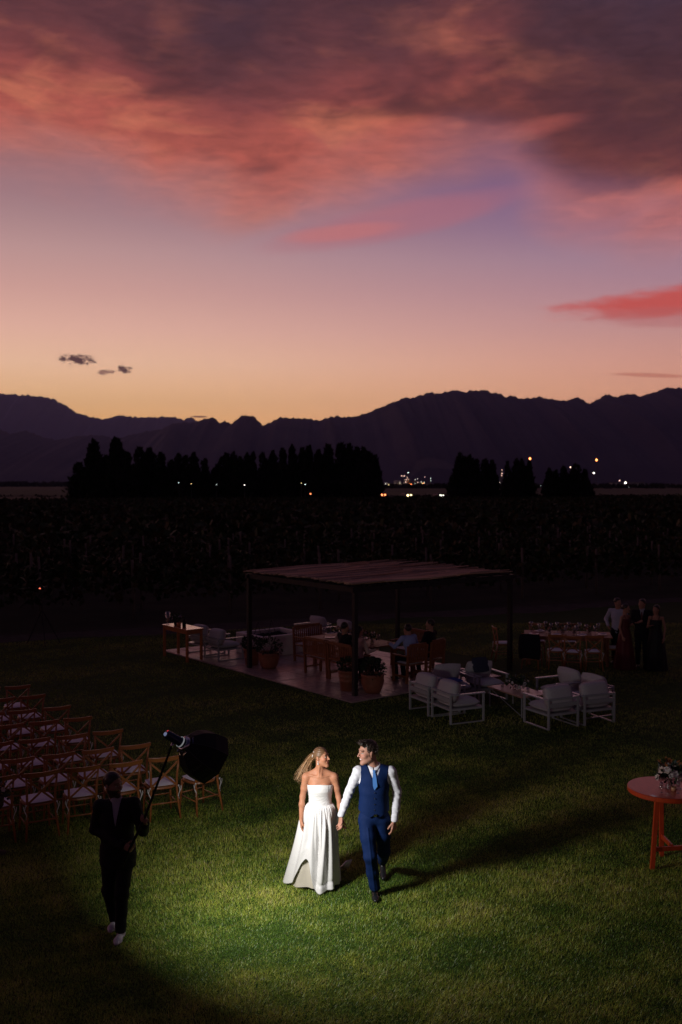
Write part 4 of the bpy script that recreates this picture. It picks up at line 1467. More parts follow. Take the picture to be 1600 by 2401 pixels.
PLATE = MB().lathe([(0.06, 0), (0.085, 0.004), (0.13, 0.018), (0.128, 0.021), (0.085, 0.009), (0.001, 0.008)], (0, 0, 0), 24).mesh('plate', True)
PLATE.materials.append(M_plate)
for i, (a, b) in enumerate([(1.55, 3.15), (1.62, 2.55), (1.60, 1.75), (1.9, 1.45), (2.12, 1.9), (2.2, 2.6), (2.05, 3.2)]):
    glass(pq(a, b, TZ), f'stemmed wine glass on the pergola table, {NTH[i]} going round', 'glasses on the pergola table', 1.15)
for i, (a, b) in enumerate([(1.60, 2.95), (1.6, 2.1), (2.15, 2.3)]):
    tag(link('plate', PLATE, None, None, pq(a, b, TZ)), f'white plate on the pergola table, {NTH[i]} from the far end', 'plate', 'plates on the pergola table')
for i, (a, b, r, sd) in enumerate([(1.86, 2.95, 0.14, 31), (1.88, 2.45, 0.17, 32), (1.9, 2.0, 0.17, 33), (1.86, 1.62, 0.14, 34)]):
    bouquet('flower_arrangement', pq(a, b, TZ), r, r * 1.1, 0.11, sd, f'blush and green flowers on the pergola table, {NTH[i]} from the far end', 'flowers on the pergola table', n_leaf=70, n_fl=9, fl=0.035,
            palette=[(0.6, 0.36, 0.24), (0.62, 0.5, 0.44), (0.5, 0.42, 0.2)], wispy=3)

# ------------------------------------------------------------------ wooden console table, left
co_ = empty('console_table', (-4.22, 26.42, 0), PA, 'tall narrow orange wooden console table left of the pergola', 'console table')
MB().box((0, 0, 0.845), (0.52, 1.34, 0.035)).part('table_top', M_console, co_, False, 0.004)
for sx in (-1, 1):
    for sy in (-1, 1):
        MB().box((sx * 0.21, sy * 0.61, 0.414), (0.06, 0.06, 0.827)).part('leg', M_console, co_, False, 0.004)
    MB().box((sx * 0.21, 0, 0.775), (0.022, 1.158, 0.09)).part('apron', M_console, co_)
for sy in (-1, 1):
    MB().box((0, sy * 0.61, 0.775), (0.358, 0.022, 0.09)).part('apron', M_console, co_)


def cpos(a, b, z=0.8635):
    return (-4.22 + math.cos(PA) * a - math.sin(PA) * b, 26.42 + math.sin(PA) * a + math.cos(PA) * b, z)


bouquet('flower_arrangement', cpos(-0.02, 0.30), 0.19, 0.22, 0.12, 41, 'dark leafy bouquet with pale flowers on the console table', vase='black', n_leaf=130, n_fl=10, fl=0.03,
        palette=[(0.42, 0.42, 0.46), (0.5, 0.36, 0.38)])


def hurricane(loc, label, h=0.26, r=0.055, candle=0.12):
    t = empty('candle_holder', loc, 0, label, 'candle', 'candles')
    MB().lathe([(r * 0.8, 0), (r * 0.8, 0.012), (0.012, 0.025), (0.012, 0.07), (r * 0.9, 0.085), (r, 0.10), (r, h), (r * 0.94, h), (r * 0.94, 0.105), (r * 0.6, 0.095)], (0, 0, 0), 16).part('glass_holder', M_glass, t, True)
    MB().lathe([(r * 0.72, 0.105), (r * 0.72, 0.105 + candle), (r * 0.6, 0.108 + candle), (0.001, 0.100 + candle)], (0, 0, 0), 14).part('candle', M_wax, t, True)


hurricane(cpos(-0.16, 0.52), 'tall glass candle holder at the far left of the console table', 0.34, 0.06, 0.15)
tag(MB().lathe([(0.055, 0), (0.06, 0.10), (0.052, 0.10), (0.045, 0.01)], (0, 0, 0), 14).thing('amber_bowl', mat('amber_glass', (0.5, 0.16, 0.05), 0.2, 0.5), True, cpos(-0.10, 0.02)), 'small amber pot on the console table', 'pot')
tag(MB().lathe([(0.05, 0), (0.055, 0.16), (0.03, 0.20), (0.02, 0.26), (0.024, 0.27), (0.001, 0.27)], (0, 0, 0), 14).thing('dark_bottle', M_black, True, cpos(-0.02, -0.12)), 'dark bottle standing on the console table', 'bottle')

# ------------------------------------------------------------------ banquet table on the lawn, right
BA = math.radians(-10)
BC = (5.88, 25.75)


def bq(a, b, z=0.0):
    return (BC[0] + math.cos(BA) * a - math.sin(BA) * b, BC[1] + math.sin(BA) * a + math.cos(BA) * b, z)


bt = empty('banquet_table', (BC[0], BC[1], 0), BA, 'long wooden banquet table laid for dinner on the lawn', 'table')
for k in range(6):
    MB().box((0, -0.425 + k * 0.17, 0.745), (2.2, 0.165, 0.03)).part('plank', M_teak, bt)
for sx in (-1, 1):
    for sy in (-1, 1):
        MB().box((sx * 0.98, sy * 0.40, 0.36), (0.07, 0.07, 0.72)).part('leg', M_teak, bt, False, 0.004)
    MB().box((0, sx * 0.40, 0.69), (1.9, 0.03, 0.08)).part('apron', M_teak, bt)
CB = 'chairs at the lawn banquet table'
place_chair(4.28, 26.15, -PI / 2 + 0.1, 'cross-back chair alone at the left end of the banquet table', CB)
jc = place_chair(4.86, 25.15, BA - 0.25, 'cross-back chair under the black jacket', CB)
place_chair(5.42, 25.02, BA + 0.1, 'cross-back chair with its back to us, right of the black jacket', CB)
place_chair(5.80, 24.78, BA - 0.12, 'cross-back chair with its back to us, second right of the jacket', CB)
place_chair(6.32, 24.85, BA + 0.06, 'cross-back chair with its back to us, near the woman in red', CB)
place_chair(5.25, 26.55, PI + BA, 'cross-back chair across the banquet table, left one', CB)
place_chair(6.05, 26.45, PI + BA + 0.1, 'cross-back chair across the banquet table, right one', CB)
place_chair(7.02, 25.40, PI / 2 + BA, 'cross-back chair at the right end of the banquet table', CB)
# jacket hung on a chair back
jv, jf = [], []
R_, C_ = 10, 12
for i in range(R_ + 1):
    for j in range(C_ + 1):
        u = 2 * j / C_ - 1; t_ = i / R_
        w = 0.24 + 0.03 * math.sin(t_ * PI)
        jv.append((u * w, -0.305 - 0.035 * (1 - u * u) - 0.02 * math.sin(u * 9 + t_ * 3) * t_ + 0.05 * t_ * 0.3, 0.905 - 0.62 * t_ - 0.03 * abs(u)))
for i in range(R_):
    for j in range(C_):
        a = i * (C_ + 1) + j
        jf.append((a, a + 1, a + C_ + 2, a + C_ + 1))
me = bpy.data.meshes.new('jacket'); me.from_pydata(jv, [], jf); shade(me)
jk = link('hung_jacket', me, M_suit, None, (4.86, 25.15, 0), (0, 0, BA - 0.25))
md = jk.modifiers.new('thick', 'SOLIDIFY'); md.thickness = 0.035
tag(jk, 'black jacket hung over a chair back at the banquet table', 'jacket')
BZ = 0.7605
for i, (a, b) in enumerate([(-0.92, 0.28), (-0.72, -0.1), (-0.55, 0.36), (-0.42, 0.05), (-0.25, 0.30), (-0.05, -0.28), (0.05, 0.32), (0.22, -0.22), (0.32, 0.30), (0.48, 0.02), (0.68, -0.25), (0.80, 0.25)]):
    glass(bq(a, b, BZ), f'stemmed wine glass, {NTH[i]} from left along the banquet table', 'glasses on the banquet table', 1.25)
for i, (a, b, r, sd) in enumerate([(-0.45, 0.16, 0.13, 51), (-0.12, 0.05, 0.15, 52), (0.18, 0.08, 0.15, 53), (0.56, 0.14, 0.15, 54)]):
    bouquet('flower_arrangement', bq(a, b, BZ), r, r, 0.10, sd, f'small flower bunch, {NTH[i]} from left along the banquet table', 'flowers on the banquet table', n_leaf=60, n_fl=8, fl=0.032,
            palette=[(0.6, 0.45, 0.38), (0.62, 0.3, 0.2), (0.5, 0.46, 0.4)], wispy=2)
for i, (a, b) in enumerate([(-0.86, -0.22), (-0.30, -0.30), (0.35, -0.28), (0.88, -0.05), (-0.7, 0.28)]):
    tag(link('plate', PLATE, None, None, bq(a, b, BZ)), f'white plate, {NTH[i]} of the banquet table settings', 'plate', 'plates on the banquet table')
    nm = pad_mesh('napkin', 0.16, 0.12, 0.03, 0.6, 6, seed=i)
    tag(link('napkin', nm, M_linen if i else mat('pink_linen', (0.6, 0.3, 0.26), 0.9), None, bq(a + 0.02, b, BZ + 0.022), (0, 0, i)), f'folded napkin on a plate, {NTH[i]} of the banquet table settings', 'napkin', 'napkins on the banquet table')

# ------------------------------------------------------------------ red round bar table, right edge
RC = (4.0, 12.15)
rt = empty('round_bar_table', (RC[0], RC[1], 0), 0, 'red painted round bar table cut by the right edge', 'bar table')
MB().lathe([(0.455, 0.875), (0.46, 0.882), (0.46, 0.926), (0.455, 0.932)], (0, 0, 0), 72).part('rim', M_red, rt)
MB().lathe([(0.001, 0.9345), (0.453, 0.9345)], (0, 0, 0), 72, False).part('table_top', M_redtop, rt)
legs = [((-0.235, -0.235), (-0.17, -0.20)), ((0.02, 0.20), (0.01, 0.22)), ((0.30, -0.14), (0.24, -0.13))]
for (bx_, by_), (tx_, ty_) in legs:
    MB().bar((bx_, by_, 0), (tx_, ty_, 0.875), 0.055, 0.042, (0, 1, 0)).part('leg', M_red, rt, False, 0.004)
MB().bar((-0.21, -0.215, 0.24), (0.275, -0.135, 0.24), 0.028, 0.055).part('stretcher', M_red, rt, False, 0.003)
MB().bar((0.02, 0.195, 0.255), (0.03, -0.16, 0.255), 0.028, 0.055).part('stretcher', M_red, rt, False, 0.003)
RZ = 0.9348


def rpos(px, py):
    p = gp(px, py, RZ)
    return (p[0], p[1], RZ)


bouquet('flower_arrangement', rpos(1571, 1848), 0.17, 0.20, 0.13, 61, 'bouquet of white roses, rust sprigs and leaves on the red bar table', n_leaf=170, n_fl=17, fl=0.046, leaf_len=0.075,
        palette=[(0.72, 0.62, 0.58), (0.74, 0.68, 0.64), (0.62, 0.50, 0.42)], wispy=11)
hurricane(rpos(1552, 1846), 'tall glass candle holder with white candle, left on the red table', 0.20, 0.045, 0.10)
hurricane(rpos(1592, 1850), 'tall glass candle holder with white candle, right on the red table', 0.20, 0.045, 0.10)
glass(rpos(1551, 1858), 'small stemmed glass at the front of the red bar table', 'glasses on the red table', 0.62)
glass(rpos(1590, 1860), 'stemmed glass at the picture edge on the red table', 'glasses on the red table', 0.7)
tag(MB().lathe([(0.03, 0), (0.035, 0.05), (0.03, 0.05), (0.026, 0.006)], (0, 0, 0), 14).thing('votive_glass', mat('amber_votive', (0.55, 0.3, 0.16), 0.15, 0.5), True, rpos(1580, 1854)), 'low amber votive glass amid the bouquet on the red table', 'votive')
tag(MB().box((0, 0, 0.001), (0.045, 0.075, 0.002)).thing('place_card', M_plate, False, rpos(1533, 1866), (0, 0, 0.5)), 'tiny white card at the rim of the red bar table', 'card')

# ------------------------------------------------------------------ camera on tripod, far left
tx, ty = gp(100, 1511)
tp = empty('camera_tripod', (tx, ty, 0), 0, 'tripod with a camera showing a red light, far left', 'tripod')
H_ = 1.55
for k, a in enumerate((2.8, 5.1, 0.3)):
    MB().tube([(0.52 * math.cos(a), 0.42 * math.sin(a), 0), (0.02 * math.cos(a), 0.02 * math.sin(a), 0.98)], [0.014, 0.02], 6).part('leg', M_black, tp)
MB().tube([(0, 0, 0.55), (0, 0, H_)], 0.016, 7).part('column', M_black, tp)
MB().box((0, 0, H_ + 0.08), (0.15, 0.13, 0.10)).box((0.0, 0.0, H_ + 0.15), (0.06, 0.06, 0.04)).part('camera_body', M_black, tp, False, 0.008)
MB().tube([(0, 0.06, H_ + 0.08), (0, 0.17, H_ + 0.08)], 0.04, 12).part('lens', M_black, tp, True)
MB().box((-0.04, -0.068, H_ + 0.085), (0.045, 0.006, 0.03)).part('screen_light', mat('record_screen', (0.1, 0.02, 0.02), 0.3, emit=(1.0, 0.16, 0.08), estr=2.2, sample_light=False), tp)

# dried flowers on a stand at the left edge
fl_ = empty('flower_stand', (-4.33, 12.42, 0), 0, 'pale dried flower arrangement on a stand at the left edge', 'flower stand')
MB().lathe([(0.10, 0), (0.11, 0.02), (0.02, 0.04), (0.02, 0.55), (0.08, 0.62), (0.09, 0.74), (0.08, 0.74), (0.07, 0.64)], (0, 0, 0), 14).part('stand', mat('stand_wood', (0.05, 0.03, 0.02), 0.7), fl_, True)
bouquet_parts(fl_, 0.17, 0.17, 0.75, 71, 70, 10, [(0.62, 0.42, 0.34), (0.66, 0.5, 0.44)], 0.08, 0.04, 6)
# ------------------------------------------------------------------ bodies: smooth-blended solids meshed as one skin
class Vox:
    def __init__(s, lo, hi, h):
        s.lo = np.array(lo, float); s.h = h
        n = np.ceil((np.array(hi, float) - s.lo) / h).astype(int) + 1
        s.n = n
        s.D = np.full(n, 0.12, np.float32)
        s.ax = [(s.lo[i] + h * np.arange(n[i])).astype(np.float32) for i in range(3)]

    def win(s, lo, hi):
        sl = []
        for i in range(3):
            a = max(0, int((lo[i] - s.lo[i]) / s.h) - 3); b = min(s.n[i], int((hi[i] - s.lo[i]) / s.h) + 5)
            if a >= b: return None
            sl.append(slice(a, b))
        X = s.ax[0][sl[0]][:, None, None]; Y = s.ax[1][sl[1]][None, :, None]; Z = s.ax[2][sl[2]][None, None, :]
        return tuple(sl), X, Y, Z

    def put(s, sl, d, k):
        c = s.D[sl]
        if k > 0:
            hh = np.maximum(k - np.abs(c - d), 0) / k
            s.D[sl] = np.minimum(c, d) - hh * hh * k * 0.25
        else:
            s.D[sl] = np.minimum(c, d)

    def cut(s, sl, d, k):
        c = s.D[sl]
        hh = np.maximum(k - np.abs(c + d), 0) / max(k, 1e-6)
        s.D[sl] = np.maximum(c, -d) + hh * hh * k * 0.25

    def rc(s, a, b, ra, rb, k=0.02, fl=None):
        """tapered capsule; fl=(axis, factor) flattens it along a direction"""
        a = np.asarray(a, float); b = np.asarray(b, float)
        R = max(ra, rb) + k + s.h
        w = s.win(np.minimum(a, b) - R, np.maximum(a, b) + R)
        if w is None: return
        sl, X, Y, Z = w
        d = b - a; L = float(d @ d) + 1e-12
        px, py, pz = X - a[0], Y - a[1], Z - a[2]
        t = np.clip((px * d[0] + py * d[1] + pz * d[2]) / L, 0, 1)
        qx, qy, qz = px - t * d[0], py - t * d[1], pz - t * d[2]
        if fl is not None:
            ax, f = unit(fl[0]), fl[1]
            m = qx * ax[0] + qy * ax[1] + qz * ax[2]
            dist = np.sqrt(np.maximum(qx * qx + qy * qy + qz * qz - m * m, 0) + (m * f) ** 2)
        else:
            dist = np.sqrt(qx * qx + qy * qy + qz * qz)
        s.put(sl, dist - (ra + (rb - ra) * t), k)

    def chain(s, pts, rs, k=0.02, fl=None):
        for i in range(len(pts) - 1):
            s.rc(pts[i], pts[i + 1], rs[i], rs[i + 1], k, fl)

    def _ell(s, c, r, R, pad):
        c = np.asarray(c, float); m = max(r) + pad
        w = s.win(c - m, c + m)
        if w is None: return None
        sl, X, Y, Z = w
        px, py, pz = X - c[0], Y - c[1], Z - c[2]
        if R is not None:
            px, py, pz = (R[0][0] * px + R[1][0] * py + R[2][0] * pz, R[0][1] * px + R[1][1] * py + R[2][1] * pz, R[0][2] * px + R[1][2] * py + R[2][2] * pz)
        l = np.sqrt((px / r[0]) ** 2 + (py / r[1]) ** 2 + (pz / r[2]) ** 2) + 1e-6
        g = np.sqrt((px / r[0] ** 2) ** 2 + (py / r[1] ** 2) ** 2 + (pz / r[2] ** 2) ** 2) + 1e-6
        return sl, l * (l - 1) / g

    def ell(s, c, r, R=None, k=0.02):
        q = s._ell(c, r, R, k + s.h)
        if q: s.put(q[0], q[1], k)

    def cut_ell(s, c, r, R=None, k=0.01):
        q = s._ell(c, r, R, k + s.h)
        if q: s.cut(q[0], q[1], k)

    def apply(s, f):
        """D = f(D, X, Y, Z) on the whole grid"""
        s.D = np.asarray(f(s.D, s.ax[0][:, None, None], s.ax[1][None, :, None], s.ax[2][None, None, :]), np.float32)

    def mesh(s):
        D = s.D
        D[0], D[-1], D[:, 0], D[:, -1], D[:, :, 0], D[:, :, -1] = 0.1, 0.1, 0.1, 0.1, 0.1, 0.1
        S = D < 0
        cnt = np.zeros(tuple(np.array(S.shape) - 1), np.uint8)
        offs = [(i, j, k) for i in (0, 1) for j in (0, 1) for k in (0, 1)]
        nx, ny, nz = cnt.shape
        for i, j, k in offs:
            cnt += S[i:i + nx, j:j + ny, k:k + nz]
        act = (cnt > 0) & (cnt < 8)
        idx = np.argwhere(act)
        val = np.stack([D[idx[:, 0] + i, idx[:, 1] + j, idx[:, 2] + k] for i, j, k in offs], 1)
        acc = np.zeros((len(idx), 3)); num = np.zeros(len(idx))
        O = np.array(offs, float)
        for a in range(8):
            for b in range(a + 1, 8):
                if np.abs(O[a] - O[b]).sum() != 1: continue
                va, vb = val[:, a], val[:, b]
                m = (va < 0) != (vb < 0)
                t = np.where(m, va / np.where(m, va - vb, 1), 0)
                acc += np.where(m[:, None], O[a] + (O[b] - O[a]) * t[:, None], 0)
                num += m
        v = (idx + acc / np.maximum(num, 1)[:, None]) * s.h + s.lo
        lut = np.full(cnt.shape, -1, np.int32)
        lut[act] = np.arange(len(idx))
        F = []
        for ax in range(3):
            sl0 = [slice(1, -1)] * 3; sl1 = [slice(1, -1)] * 3
            sl0[ax] = slice(0, -1); sl1[ax] = slice(1, None)
            A, B = S[tuple(sl0)], S[tuple(sl1)]
            e = np.argwhere(A != B)
            if not len(e): continue
            off = np.array([1, 1, 1]); off[ax] = 0
            p = e + off
            ins = A[e[:, 0], e[:, 1], e[:, 2]]
            u, w = [(1, 2), (2, 0), (0, 1)][ax]
            def cell(du, dw):
                q = p.copy(); q[:, u] += du; q[:, w] += dw
                return lut[q[:, 0], q[:, 1], q[:, 2]]
            quad = np.stack([cell(-1, -1), cell(0, -1), cell(0, 0), cell(-1, 0)], 1)
            quad[~ins] = quad[~ins][:, ::-1]
            F.append(quad)
        F = np.concatenate(F)
        F = F[(F >= 0).all(1)]
        return v, F


def vox_part(vx, name, m, parent, colors=None):
    v, f = vx.mesh()
    me = fast_mesh(name, v, f)
    shade(me, True)
    if colors is not None:
        set_col(me, colors(v) if callable(colors) else np.array([colors] * len(v)))
    return part(name, me, m, parent)


def rotz(a):
    c, s = math.cos(a), math.sin(a)
    return np.array([[c, -s, 0], [s, c, 0], [0, 0, 1.0]])


def rotx(a):
    c, s = math.cos(a), math.sin(a)
    return np.array([[1.0, 0, 0], [0, c, -s], [0, s, c]])


def roty(a):
    c, s = math.cos(a), math.sin(a)
    return np.array([[c, 0, s], [0, 1.0, 0], [-s, 0, c]])


class Head:
    """local frame: face looks along -y, origin between the ears; s scales"""
    def __init__(s, c, yaw=0.0, pitch=0.0, roll=0.0, size=1.0, female=False):
        s.c = np.asarray(c, float); s.R = rotz(yaw) @ rotx(pitch) @ roty(roll); s.s = size; s.f = female

    def p(s, x, y, z):
        return s.c + s.R @ (V3(x, y, z) * s.s)

    def local(s, v):
        return ((v - s.c) @ s.R) / s.s

    def skin(s, V, fine=True):
        q, S, R = s.p, s.s, s.R
        jaw = 0.92 if s.f else 1.0
        V.ell(q(0, 0.014, 0.034), (0.074 * S, 0.093 * S, 0.085 * S), R, 0.02)
        V.ell(q(0, -0.022, -0.030), (0.060 * S * jaw, 0.066 * S, 0.078 * S), R, 0.03)
        V.rc(q(-0.042 * jaw, 0.0, -0.055), q(-0.012, -0.068, -0.098), 0.024 * S, 0.018 * S, 0.03)
        V.rc(q(0.042 * jaw, 0.0, -0.055), q(0.012, -0.068, -0.098), 0.024 * S, 0.018 * S, 0.03)
        V.ell(q(0, -0.074, -0.099), (0.020 * S, 0.016 * S, 0.015 * S), R, 0.018)
        for x in (-1, 1):
            V.ell(q(x * 0.038, -0.056, -0.020), (0.024 * S, 0.026 * S, 0.022 * S), R, 0.025)
            V.ell(q(x * 0.073, 0.014, -0.008), (0.009 * S, 0.020 * S, 0.033 * S), R @ rotx(-0.25) @ rotz(x * 0.35), 0.008)
        if not fine: 
            V.rc(q(0, -0.084, 0.016), q(0, -0.106, -0.020), 0.008 * S, 0.012 * S, 0.012)
            return
        V.rc(q(-0.036, -0.074, 0.034), q(0.036, -0.074, 0.034), 0.010 * S, 0.010 * S, 0.016)
        for x in (-1, 1):
            V.cut_ell(q(x * 0.031, -0.098, 0.010), (0.019 * S, 0.017 * S, 0.012 * S), R, 0.012)
            V.ell(q(x * 0.030, -0.072, 0.010), (0.012 * S, 0.012 * S, 0.0105 * S), R, 0.003)
            V.rc(q(x * 0.018, -0.086, 0.0165), q(x * 0.042, -0.078, 0.0155), 0.0035 * S, 0.003 * S, 0.004)
        V.chain([q(0, -0.080, 0.028), q(0, -0.092, 0.004), q(0, -0.110, -0.018)], [0.007 * S, 0.0085 * S, 0.0105 * S], 0.010)
        for x in (-1, 1):
            V.ell(q(x * 0.012, -0.093, -0.024), (0.009 * S, 0.011 * S, 0.008 * S), R, 0.006)
        V.rc(q(-0.017, -0.083, -0.049), q(0.017, -0.083, -0.049), 0.0065 * S, 0.0065 * S, 0.006)
        V.rc(q(0, -0.089, -0.0475), q(0, -0.0895, -0.0475), 0.0065 * S, 0.0065 * S, 0.006)
        V.rc(q(-0.014, -0.083, -0.060), q(0.014, -0.083, -0.060), 0.0075 * S, 0.0075 * S, 0.006)
        V.cut_ell(q(0, -0.098, -0.0545), (0.024 * S, 0.010 * S, 0.0018 * S), R, 0.003)

    def paint(s, v, cols, lips=(0.42, 0.10, 0.09), brow=(0.03, 0.018, 0.012), blush=None, stubble=None, smile=False):
        l = s.local(v)
        x, y, z = np.abs(l[:, 0]), l[:, 1], l[:, 2]
        face = (y < -0.045) & (np.abs(z) < 0.2)
        def blend(m, c):
            m = np.clip(m, 0, 1)[:, None]
            cols[:] = cols * (1 - m) + np.array(c)[None] * m
        if blush is not None:
            e = ((x - 0.042) / 0.02) ** 2 + ((z + 0.016) / 0.016) ** 2
            blend(np.where(face, np.exp(-e) * 0.5, 0), blush)
        if stubble is not None:
            e = np.where((z < -0.035) & (y < 0.02) & (z > -0.125), 1.0, 0.0)
            blend(e * stubble[1], stubble[0])
        e = (x / 0.024) ** 4 + ((z + 0.054) / 0.0115) ** 2
        blend(np.where(face & (y < -0.07), np.clip(1.6 - e * 1.4, 0, 1), 0), lips)
        if smile:
            e = (x / 0.021) ** 4 + ((z + 0.0545) / 0.0048) ** 2
            blend(np.where(face & (y < -0.07), np.clip(1.8 - e * 1.5, 0, 1), 0), (0.75, 0.72, 0.68))
        e = ((x - 0.031) / 0.021) ** 4 + ((z - 0.0345 + 0.10 * (x - 0.031)) / 0.0048) ** 2
        blend(np.where(face, np.clip(1.6 - e * 1.3, 0, 1), 0), brow)
        e = ((x - 0.030) / 0.0145) ** 2 + ((z - 0.010) / 0.0062) ** 2
        blend(np.where(face, np.clip(1.8 - e * 1.5, 0, 1), 0), (0.62, 0.58, 0.54))
        e = ((x - 0.030) / 0.0065) ** 2 + ((z - 0.010) / 0.0065) ** 2
        blend(np.where(face, np.clip(1.9 - e * 1.5, 0, 1), 0), (0.03, 0.018, 0.012))
        e = ((x - 0.030) / 0.018) ** 4 + ((z - 0.0165) / 0.0025) ** 2
        blend(np.where(face, np.clip(1.6 - e * 1.3, 0, 1), 0), brow)
        return cols


def hand(V, wrist, d, n, th, curl=0.5, s=1.0, spread=0.0):
    """d: wrist to fingers, n: the way the palm faces, th: thumb side"""
    d, n = unit(d), unit(n)
    th = unit(np.asarray(th, float) - d * np.dot(th, d))
    wrist = np.asarray(wrist, float)
    offs = [0.030, 0.010, -0.010, -0.028]
    lens = [0.072, 0.080, 0.074, 0.058]
    for i in range(4):
        kn = wrist + (d * (0.088 - 0.006 * abs(i - 1)) + th * offs[i]) * s
        V.rc(wrist + (d * 0.012 + th * offs[i] * 0.55) * s, kn, 0.0135 * s, 0.0115 * s, 0.012)
        p = kn; a = curl * 0.55 + 0.06 * i
        for seg, (f, da) in enumerate(((0.45, curl * 0.9), (0.31, curl * 0.8), (0.24, 0))):
            dd = unit(d * math.cos(a) + n * math.sin(a) + th * spread * (1.5 - i) * 0.15)
            e = p + dd * lens[i] * f * s
            V.rc(p, e, (0.0098 - 0.001 * seg) * s, (0.009 - 0.0012 * seg) * s, 0.003)
            p = e; a += da
    b = wrist + (d * 0.028 + th * 0.026 + n * 0.006) * s
    dd = unit(d * 0.75 + th * 0.55 + n * 0.35)
    m = b + dd * 0.040 * s
    e = m + unit(d * 0.9 + th * 0.1 + n * 0.4 * (1 + curl)) * 0.032 * s
    V.rc(b, m, 0.0135 * s, 0.0105 * s, 0.010)
    V.rc(m, e, 0.0105 * s, 0.0085 * s, 0.003)


def strands(name, roots, dirs, length, r0, n_pts, m, parent, cols, gravity=(0, 0, 0), curl=0.0, seed=1, sides=3):
    """many thin hair strands as one mesh"""
    q = np.random.default_rng(seed)
    vs, fs, cs = [], [], []
    for i, (p0, d0) in enumerate(zip(roots, dirs)):
        L = length if np.isscalar(length) else length[i]
        p = np.asarray(p0, float); d = unit(d0)
        w = q.normal(size=3) * curl
        base = len(vs)
        s = unit(np.cross(d, q.normal(size=3)))
        g = q.uniform(0.65, 1.3)
        for k in range(n_pts):
            u = k / (n_pts - 1)
            rr = r0 * (1 - 0.75 * u)
            t = np.cross(d, s)
            for a in range(sides):
                ang_ = 2 * PI * a / sides
                vs.append(p + (s * math.cos(ang_) + t * math.sin(ang_)) * rr)
                cs.append(np.array(cols[i % len(cols)]) * g)
            d = unit(d + np.asarray(gravity) / n_pts + w / n_pts)
            p = p + d * L / (n_pts - 1)
            s = unit(s - d * np.dot(s, d))
        for k in range(n_pts - 1):
            for a in range(sides):
                a2 = (a + 1) % sides
                fs.append((base + k * sides + a, base + k * sides + a2, base + (k + 1) * sides + a2, base + (k + 1) * sides + a))
    me = fast_mesh(name, np.array(vs), np.array(fs))
    shade(me, True)
    set_col(me, np.array(cs))
    return part(name, me, m, parent)


